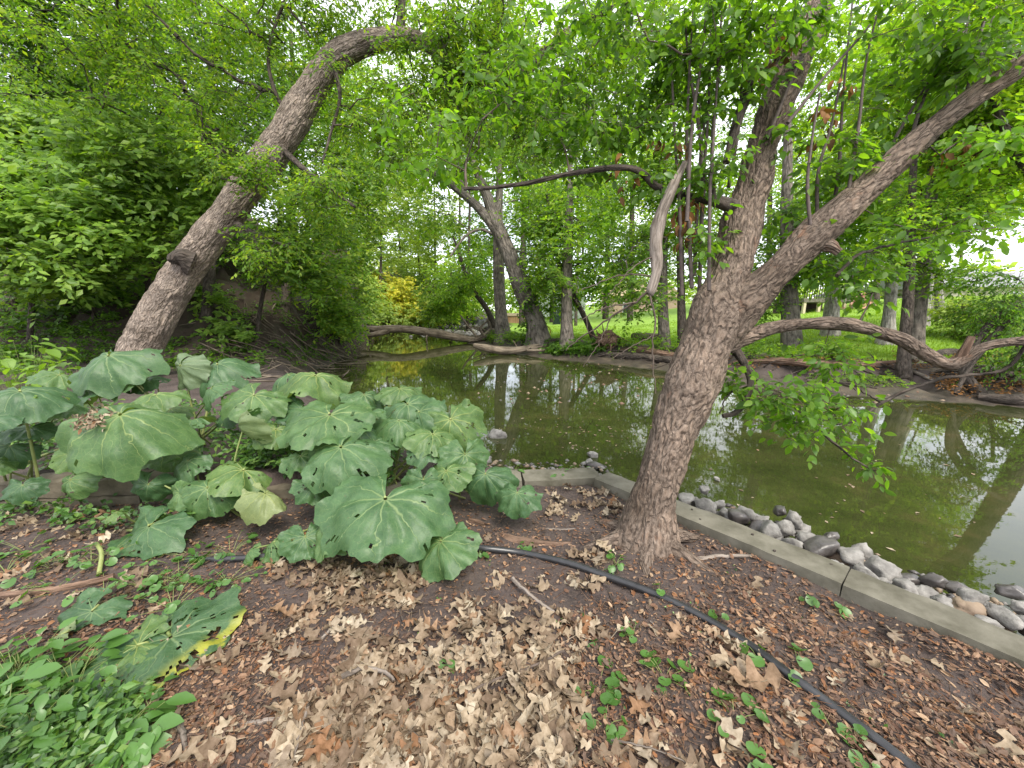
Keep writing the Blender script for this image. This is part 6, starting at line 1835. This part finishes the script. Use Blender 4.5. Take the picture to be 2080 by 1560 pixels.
for k, (px, py, sp, n, sz, lb) in enumerate([(1215, 1400, .085, 9, .058, 'round leaved violet clump, upper of a close pair in the lower middle'), (1228, 1475, .07, 7, .058, 'round leaved violet clump, lower of a close pair in the lower middle'), (1350, 1380, .09, 10, .055, 'violet clump spreading right of the close pair'), (1490, 1465, .08, 9, .055, 'violet clump below the big pale oak leaf'),
                                           (1285, 1295, .05, 8, .030, 'tiny leaved violet clump above the close pair'), (1212, 1318, .02, 2, .05, 'single violet leaf above the close pair'), (1540, 1340, .05, 4, .045, 'violet pair next to the pipe bend'), (1620, 1340, .035, 3, .05, 'two violet leaves right of the pipe'), (1590, 1382, .025, 2, .045, 'two heart shaped leaves just left of the pipe'),
                                           (1690, 1480, .06, 5, .055, 'violet clump touching the lower run of the pipe'), (1250, 1148, .06, 9, .05, 'violet clump by the pipe below the near trunk'), (975, 1130, .05, 8, .045, 'violet clump at the edge of the lone dark leaf'), (1072, 1118, .035, 5, .04, 'violet sprig growing over the pipe'), (920, 1350, .03, 3, .055, 'two dark green leaves sprouting from the pale leaf heap'),
                                           (1535, 1560, .03, 3, .06, 'violet leaf at the bottom edge'), (1755, 1558, .03, 3, .06, 'violet leaf at the bottom edge right of the pipe'), (1460, 1262, .03, 4, .035, 'green sprig on the litter above the pipe'), (1640, 1225, .03, 4, .04, 'grey green sprig between beam and pipe'), (1340, 1208, .02, 2, .04, 'leaf pair touching the underside of the pipe'), (1700, 1240, .03, 3, .05, 'two long leaves between beam and pipe')]):
    q = Gt(px, py)[0]
    leafy('violet', lb, 'plant', GV, q, sp, 0.05, n, sz, HM)
# groundcover of the lower left corner
GN = 'leafy groundcover of the lower left corner'
for k in range(26):
    px, py = [(RNG.uniform(-20, 320), RNG.uniform(1400, 1570)), (RNG.uniform(-20, 180), RNG.uniform(1310, 1480)), (RNG.uniform(-10, 160), RNG.uniform(1340, 1560))][k % 3]
    q = Gt(px, py)[0]
    leafy('ground_plant', 'low green leafy plant of the dense cover filling the lower left corner', 'plant', GN, q, 0.15, RNG.uniform(0.05, 0.18), 10, 0.08, NM)
GP_ = 'creeping plants left of the low ground leaf'
for k in range(20):
    px, py = [(RNG.uniform(0, 200), RNG.uniform(1080, 1180)), (RNG.uniform(200, 380), RNG.uniform(1130, 1200)), (RNG.uniform(380, 500), RNG.uniform(1120, 1210)), (RNG.uniform(60, 360), RNG.uniform(1160, 1240))][k % 4]
    q = Gt(px, py)[0]
    leafy('creeping_plant', 'small round leaved creeper on the litter below the block wall', 'plant', GP_, q, 0.16, 0.07, 9, 0.045, HM)
for k, (px, py, lb) in enumerate([(60, 900, 'tall pale leaved young plant at the left edge behind the butterbur'), (150, 880, 'second pale leaved young plant, nearer the leaning trunk'), (20, 860, 'pale leaved young plant cut by the left edge')]):
    q = P(px, 800, 3.9)
    q[2] = H(q[0:1], q[1:2])[0]
    leafy('young_plant', lb, 'plant', 'pale young plants', q, 0.35, (1.05, 0.8, 0.9)[k], 46, 0.11, PM, tiers=False)
for k, (px, py, sp, n, lb) in enumerate([(1040, 985, .13, 18, 'bright green weed on the shore behind the dark limp leaves'), (1140, 990, .12, 14, 'bright green weed between the shore rocks'), (1180, 985, .09, 10, 'bright green weed by the end of the beam'), (760, 960, .12, 12, 'bright weed under the veined front blade')]):
    q = G(px, py, -0.1)
    leafy('shore_weed', lb, 'plant', 'bright weeds on the near shore', q, sp, 0.18, n, 0.06, NM)
weeds('bed_undergrowth', 'mixed small green undergrowth between the butterbur stalks', [(0, 840, 560, 965), (480, 870, 820, 985)], M['leaf_ground'], 150, 0.22, 0.055, 0.035, 3, 6, 0.12)
weeds('wall_foot_plants', 'few small green plants at the foot of the block wall', [(0, 1035, 420, 1080)], M['leaf_ground'], 36, 0.12, 0.05, 0.034, 3, 5, 0.1)
weeds('corner_cover', 'fine green leaves under the taller cover in the lower left corner', [(-20, 1420, 300, 1570)], M['leaf_ground'], 120, 0.07, 0.04, 0.026, 3, 6, 0.08)
weeds('litter_sprouts', 'scattered tiny green sprouts in the litter', [(700, 1060, 2000, 1560)], M['leaf_ground'], 60, 0.015, 0.016, 0.011, 2, 4, 0.02)

# ------------------------------------------------------------------ dead oak leaves and litter
def oak_grid(seed, N=21):
    r = np.random.default_rng(seed)
    t = np.linspace(0, 1, N)
    lob = 2.9 + r.random() * 0.9
    env = np.sin(np.pi * np.clip(t, 0.02, 1) ** 0.75) ** 0.75 * 0.265 + 0.01
    def half(ph):
        c = 0.5 + 0.5 * np.cos(2 * np.pi * (lob * t + ph))
        return env * (0.22 + 0.86 * c ** 0.9) * (1 + 0.07 * r.normal(size=N))
    ph = r.random()
    l, rr = half(ph), half(ph + 0.1 * r.normal())
    l[0] = rr[0] = 0.012
    l[-1] = rr[-1] = 0.05
    y = t
    V = []
    c1, c2, tw = r.uniform(0.4, 2.2), r.uniform(-1.2, 1.2), r.normal() * 1.0
    for k in range(N):
        for s, w_ in ((-1, l[k]), (-0.5, l[k]), (0, 0), (0.5, rr[k]), (1, rr[k])):
            x = s * w_
            yy = y[k] + abs(x) * 0.25 - 0.07
            z = c1 * x * x + c2 * (y[k] - 0.5) ** 2 + tw * x * (y[k] - 0.5) + 0.08 * math.sin(9 * x + 7 * y[k] + seed) * abs(s)
            V.append((x, yy - 0.45, z))
    f = []
    for k in range(N - 1):
        for j in range(4):
            a = k * 5 + j
            f.append((a, a + 1, a + 6, a + 5))
    # stalk
    V += [(-0.006, -0.78, 0.0), (0.006, -0.78, 0.0)]
    f.append((len(V) - 2, len(V) - 1, 3, 1))
    V = np.array(V)
    V[:, 2] -= V[:, 2].min()
    return V, np.array(f)
OK = [oak_grid(k + 50) for k in range(14)]
OM = []
for V, f in OK:
    w = MB()
    w.add(V, f)
    me = w.mesh('oak_leaf')
    me.materials.append(M['oakleaf'])
    OM.append(me)
zones = [  # px box, count of leaves, heap height
    ((680, 1255, 1180, 1560), 559, 0.035), ((560, 1400, 760, 1560), 125, 0.03), ((860, 1430, 1150, 1560), 162, 0.035), ((640, 1140, 860, 1225), 131, 0.025), ((560, 1190, 760, 1290), 38, 0.012), ((480, 1130, 720, 1180), 38, 0.02),
    ((920, 1210, 1010, 1290), 29, 0.02), ((1080, 1240, 1230, 1310), 38, 0.02), ((1110, 990, 1260, 1050), 56, 0.025), ((1155, 1110, 1240, 1190), 25, 0.02), ((1000, 1160, 1120, 1240), 10, 0.008), ((1420, 1290, 1560, 1400), 25, 0.01), ((400, 1230, 620, 1400), 22, 0.006),
    ((1140, 1450, 1500, 1560), 23, 0.008), ((1260, 1180, 1500, 1300), 12, 0.005), ((1500, 1380, 2000, 1560), 19, 0.005), ((1500, 1150, 1950, 1380), 17, 0.005), ((1880, 1440, 2080, 1560), 8, 0.004), ((0, 1100, 400, 1320), 38, 0.008), ((200, 1400, 500, 1560), 32, 0.008), ((760, 1120, 860, 1180), 13, 0.01),
    ((820, 1040, 1110, 1110), 19, 0.008), ((0, 1040, 380, 1100), 70, 0.006)]
PIPE = r_pipe[:, :2]
lst = []
ZN = ['in the deep heap at the middle of the foreground', 'at the left flank of the big heap', 'at the bottom of the big heap', 'in the crumpled drift under the front butterbur blade', 'on the soil beside the yellowing leaf', 'against the collapsed blades left of the drift', 'in the small pile on bare soil', 'in the loose row left of the pipe', 'banked against the beam corner behind the near trunk', 'lodged on the pipe by the near trunk', 'alone on open soil above the heap', 'round the big pale leaf beside the pipe', 'on the bare patch by the torn yellowing leaf', 'among the violets at the bottom edge', 'on the soil between heap and pipe', 'on the mulch left of the lower pipe', 'on the mulch between pipe and beam', 'at the lower right corner', 'on the soil left of the low ground leaf', 'among sticks next to the leafy corner cover', 'beside the lone dark leaf', 'on the mulch by the exposed root', 'under the block wall']
for zi, ((x0, y0, x1, y1), n, hh) in enumerate(zones):
    k = 0
    while k < n:
        px, py = RNG.uniform(x0, x1), RNG.uniform(y0, y1)
        e_ = 1.0
        if n > 100:
            # ragged outline of the heap, densest at its middle
            u_, v_ = (px - (x0 + x1) / 2) / (x1 - x0) * 2, (py - (y0 + y1) / 2) / (y1 - y0) * 2
            if u_ * u_ + max(0, -v_) ** 2 > 1.0 + 0.5 * RNG.normal(): 
                k += 0.3
                continue
        q = G(px, py, 0.01)
        q[2] = H(q[0:1], q[1:2])[0] - 0.006 + hh * RNG.random()
        if np.min(np.linalg.norm(PIPE - q[:2], axis=1)) < 0.05 and RNG.random() < 0.75:
            k += 0.4
            continue
        s_ = 0.05 + 0.10 * RNG.random() ** 1.2
        lst.append((q, s_, RNG.uniform(0, 6.28), RNG.normal() * (0.14 + hh * 7), RNG.normal() * (0.14 + hh * 7), int(RNG.integers(14)), RNG.random() < 0.3, ZN[zi]))
        k += 1
    SINGLE = ['beside the pipe bend, large and pale', 'tucked behind the broadest one by the pipe', 'pale on the soil left of the near trunk', 'wide lobed, at the end of a dark stalk', 'under the wide lobed one by the dark stalk', 'whitish, at the torn leaf tip', 'pale, between lower pipe and beam', 'just left of the pipe above the violets', 'touching the upper violet clump', 'below the one touching the upper violet clump', 'orange brown, right of the torn leaf tip', 'orange brown, above the torn leaf', 'resting on the torn yellowing leaf', 'largest in the small pile', 'brown, just below the torn leaf', 'against the pipe under the trunk', 'across the pipe near the trunk foot', 'lowest at the left of the big heap', 'near the joint of the beam', 'at the bottom edge between violets', 'second at the bottom edge between violets']
n_zone = len(lst)
# a few big single leaves
for px, py, s_ in ((1520, 1400, .21), (1460, 1365, .15), (1165, 1058, .10), (800, 1190, .2), (770, 1200, .15), (585, 1325, .12), (1775, 1362, .11), (1370, 1300, .12), (1290, 1405, .12), (1300, 1430, .13), (540, 1290, .13), (565, 1240, .14), (430, 1345, .11), (930, 1225, .13), (545, 1345, .10), (1195, 1195, .13), (1170, 1140, .15), (600, 1430, .15), (1815, 1285, .12), (1345, 1560, .13), (1390, 1545, .12)):
    q = G(px, py, 0.012)
    q[2] = H(q[0:1], q[1:2])[0] + 0.01
    lst.append((q, s_, RNG.uniform(0, 6.28), RNG.normal() * 0.15, RNG.normal() * 0.15, int(RNG.integers(14)), False, SINGLE[len(lst) - n_zone]))
def show(it):
    q = it[0]
    d_ = q[1] * CP - (q[2] - CAM_Z) * SP
    px = 1040 + q[0] / d_ * F
    py = 780 - (q[1] * SP + (q[2] - CAM_Z) * CP) / d_ * F
    inside = 0 < px < 2080 and 0 < py < 1560
    return (it[1] / d_) ** 2 * (1 if inside else 0) * (1 + 6 * q[2])
lst.sort(key=show, reverse=True)
w = MB()
for k, (q, s_, yw, rx, ry, m_, flip, zn) in enumerate(lst):
    if k < 300:
        o = inst('oak_leaf', OM[m_], None, q, (rx + (math.pi if flip else 0), ry, yw), s_)
        if flip: o.location.z += 0.02
        tag(o, 'curled dry oak leaf ' + zn, 'dead leaf', 'fallen oak leaves ' + zn if zn in ZN else None)
    else:
        V, f = OK[m_]
        R = np.array(Matrix.Rotation(yw, 3, 'Z') @ Matrix.Rotation(ry, 3, 'Y') @ Matrix.Rotation(rx + (math.pi if flip else 0), 3, 'X'))
        w.add(V @ R.T * s_ + q + np.array([0, 0, 0.02 if flip else 0]), f)
o = obj('oak_leaf_litter', w, M['oakleaf'], kind='stuff')
tag(o, 'drifts of dry tan oak leaves heaped over the foreground soil', 'leaf litter')
# small brown leaflets and chips, by ground position
k = 62000
px_, py_ = RNG.uniform(-60, 2140, k), RNG.uniform(985, 1600, k) 
v_ = (py_ - 780) / F
dz = -SP - v_ * CP
dd = (0.0 - CAM_Z) / dz
x_, y_ = (px_ - 1040) / F * dd, dd * CP - (py_ - 780) / F * dd * SP
dens = np.clip(0.55 + 0.25 * sstep(-0.6, -1.4, x_) + 0.55 * fbm(np.stack([x_ * 2.2, y_ * 2.2, x_ * 0], 1), 3, 5) + 0.35 * sstep(0.2, 0.8, x_) * sstep(0.9, 1.6, y_), 0.04, 1)
side = (x_ - W0[0]) * (W1 - W0)[1] - (y_ - W0[1]) * (W1 - W0)[0]
bd = ((x_ - B0[0]) * (B1 - B0)[1] - (y_ - B0[1]) * (B1 - B0)[0])
inner = (x_ - iA[0]) * dirb[1] - (y_ - iA[1]) * dirb[0]
keep = (RNG.random(k) < dens) & (side > 0.02) & ((inner > 0.0) | (x_ < 0.5))
x_, y_ = x_[keep], y_[keep]
k = len(x_)
z_ = H(x_, y_) + RNG.uniform(0.002, 0.014, k)
an = RNG.uniform(0, 6.28, k)
d = np.stack([np.cos(an), np.sin(an), RNG.normal(size=k) * 0.25], 1)
nr = norm(np.array([0, 0, 1.0]) + RNG.normal(size=(k, 3)) * 0.35)
L = (0.007 + 0.030 * RNG.random(k) ** 2.0) * (1 + 0.1 * sstep(0.2, 0.8, x_))
w = MB()
d = norm(d)
sd2 = norm(np.cross(d, nr))
up2 = np.cross(sd2, d)
Lc, Wc = L[:, None], (L * RNG.uniform(0.28, 0.62, k))[:, None]
cu = (RNG.normal(size=k) * 0.35)[:, None] * Lc
p0 = np.stack([x_, y_, z_], 1)
asym = RNG.uniform(0.7, 1.3, (k, 4))
rows = [p0, p0 + d * Lc * 0.25 * asym[:, :1] + sd2 * Wc * 0.42 + up2 * cu * 0.2, p0 + d * Lc * 0.68 * asym[:, 1:2] + sd2 * Wc * 0.46 * asym[:, 2:3] + up2 * cu * 0.3, p0 + d * Lc, p0 + d * Lc * 0.72 - sd2 * Wc * 0.44 * asym[:, 3:] + up2 * cu * 0.3, p0 + d * Lc * 0.27 - sd2 * Wc * 0.45 + up2 * cu * 0.2]
V = np.stack(rows, 1)
i6 = np.arange(k)[:, None] * 6
w.add(V.reshape(-1, 3), np.concatenate([np.hstack([i6, i6 + 1, i6 + 2, i6 + 3]), np.hstack([i6, i6 + 3, i6 + 4, i6 + 5])]))
o = obj('mulch_litter', w, M['chip'], kind='stuff', smooth=False)
tag(o, 'small brown leaflets and chips strewn over the soil', 'leaf litter')
# needles and straws
k = 2600
px_, py_ = RNG.uniform(0, 2080, k), RNG.uniform(1060, 1580, k)
a = np.array([G(u_, v__, 0.0) for u_, v__ in zip(px_, py_)])
a[:, 2] = H(a[:, 0], a[:, 1]) + 0.006
side = (a[:, 0] - iA[0]) * dirb[1] - (a[:, 1] - iA[1]) * dirb[0]
a = a[(side > 0.03) | (a[:, 0] < 0.5)]
an = RNG.uniform(0, 6.28, len(a))
Ls = RNG.uniform(0.03, 0.12, len(a))
e = a + np.stack([np.cos(an) * Ls, np.sin(an) * Ls, RNG.uniform(-0.002, 0.015, len(a))], 1)
w = MB()
needles(w, a, e, np.full(len(a), 0.0011), np.full(len(a), 0.0006))
o = obj('fine_twig_litter', w, M['chip'], kind='stuff')
tag(o, 'hair fine dry stems among the litter', 'leaf litter')

# ------------------------------------------------------------------ sticks
for sp, w_, mm, lb in [
    ([(425, 1520), (470, 1485), (520, 1474), (572, 1464)], 16, 'dead', 'pale grey lichened stick near the lower left cover'), ([(366, 1478), (374, 1500), (378, 1530)], 18, 'dead', 'short thick grey stub next to the lichened stick'), ([(640, 1415), (620, 1480), (598, 1560)], 9, 'dead', 'long pale stick running to the bottom edge through oak leaves'),
    ([(545, 1420), (570, 1372), (592, 1340)], 10, 'twig', 'dark stick beside the yellowing leaf'), ([(695, 1392), (740, 1376), (780, 1382), (800, 1398)], 12, 'dead', 'bent grey stick on the left of the big leaf heap'), ([(820, 1488), (850, 1520), (890, 1550), (930, 1590)], 12, 'dead', 'stout stick crossing the leaf heap to the bottom edge'),
    ([(735, 1492), (780, 1491), (820, 1490)], 7, 'dead', 'thin stick joined to the top of the stout one'), ([(950, 1425), (1010, 1395), (1080, 1370), (1145, 1338)], 7, 'twig', 'thin reddish stick slanting up across the leaf heap'), ([(1040, 1190), (1080, 1225), (1125, 1258)], 9, 'dead', 'grey twig above the right part of the leaf heap'),
    ([(1415, 1140), (1460, 1134), (1520, 1133), (1578, 1136)], 9, 'dead', 'pale twig pointing at the concrete beam'), ([(0, 1218), (70, 1210), (150, 1198), (235, 1178)], 24, 'rotten', 'reddish rotten branch half buried at the left edge'), ([(440, 1475), (490, 1420), (530, 1372)], 5, 'bark_dark', 'thin black twig below the yellowing leaf'),
    ([(1235, 1200), (1250, 1250), (1215, 1285)], 5, 'bark_dark', 'curved black twig under the pipe'), ([(1320, 1265), (1375, 1305), (1400, 1330)], 4, 'dead', 'bleached straw left of the pipe'), ([(800, 1190), (812, 1240), (830, 1290), (880, 1335)], 6, 'bark_dark', 'dark leaf stalk running down from the large lobed leaf'), ([(1105, 1076), (1140, 1078), (1185, 1077)], 4, 'dead', 'bleached straw left of the near trunk'),
    ([(1985, 1500), (2010, 1485), (2020, 1460)], 6, 'dead', 'hooked pale twig at the lower right'), ([(1610, 1500), (1650, 1460)], 4, 'twig', 'short brown twig near the lower pipe'), ([(1330, 1510), (1370, 1465), (1380, 1450)], 6, 'twig', 'brown twig between the violet clumps'), ([(655, 1300), (690, 1262)], 7, 'dead', 'short grey twig on the bare soil'), ([(1240, 1520), (1330, 1540), (1400, 1570)], 5, 'dead', 'pale straw stick at the bottom edge right of the leaf heap')]:
    pts = []
    for x, y in sp:
        q, d0 = Gt(x, y)
        r = pxrad(x, y, d0, w_)
        pts.append([q[0], q[1], q[2] + r * 0.8 + (0.035 if 'heap' in lb or 'oak' in lb else 0.004), r])
    r_ = resample(pts, 22)
    r_[:, :3] += RNG.normal(size=(22, 3)) * 0.0015
    w = MB()
    tube(w, r_[:, :3], r_[:, 3] * np.linspace(1, 0.7, 22), 9, disp=lumpy(0.0018, 50, 0.4, len(lb)))
    o = obj('stick', w, M[mm], bark=True, origin=r_[0][:3])
    tag(o, lb, 'stick')
# exposed roots of the near tree
for sp, lb in (([(1000, 1082, 8), (1040, 1096, 22), (1080, 1104, 22), (1130, 1106, 14), (1170, 1102, 6)], 'reddish exposed root breaking the litter left of the near trunk'), ([(950, 1058, 14), (965, 1062, 20), (985, 1068, 12)], 'short knobbly root end above the longer exposed root')):
    pts = []
    for x, y, w_ in sp:
        q, d0 = Gt(x, y)
        r = pxrad(x, y, d0, w_)
        pts.append([q[0], q[1], q[2] - r * 0.1, r])
    r_ = resample(pts, 30)
    w = MB()
    tube(w, r_[:, :3], r_[:, 3], 14, disp=lumpy(0.006, 22, 0.5, 3))
    o = obj('exposed_root', w, M['rotten'], bark=True, origin=r_[0][:3])
    tag(o, lb, 'root')
# floating bits on the creek
k = 260
w = MB()
pts = np.array([G(x, y, WZ + 0.004) for x, y in zip(np.concatenate([RNG.normal(1220, 60, 70), RNG.uniform(960, 1340, 30), RNG.uniform(1420, 2070, 50)]), np.concatenate([RNG.normal(885, 22, 70), RNG.uniform(850, 950, 30), RNG.uniform(900, 1120, 50)]))])
an = RNG.uniform(0, 6.28, len(pts))
L = RNG.uniform(0.02, 0.07, len(pts))
leaf_quads(w, pts, np.stack([np.cos(an), np.sin(an), 0 * an], 1), norm(np.array([0, 0, 1.0]) + RNG.normal(size=(len(pts), 3)) * 0.05), L, L * 0.5)
o = obj('floating_leaves', w, M['oakleaf'], kind='stuff', smooth=False)
tag(o, 'yellow and pale fallen leaves floating on the creek', 'floating leaves')
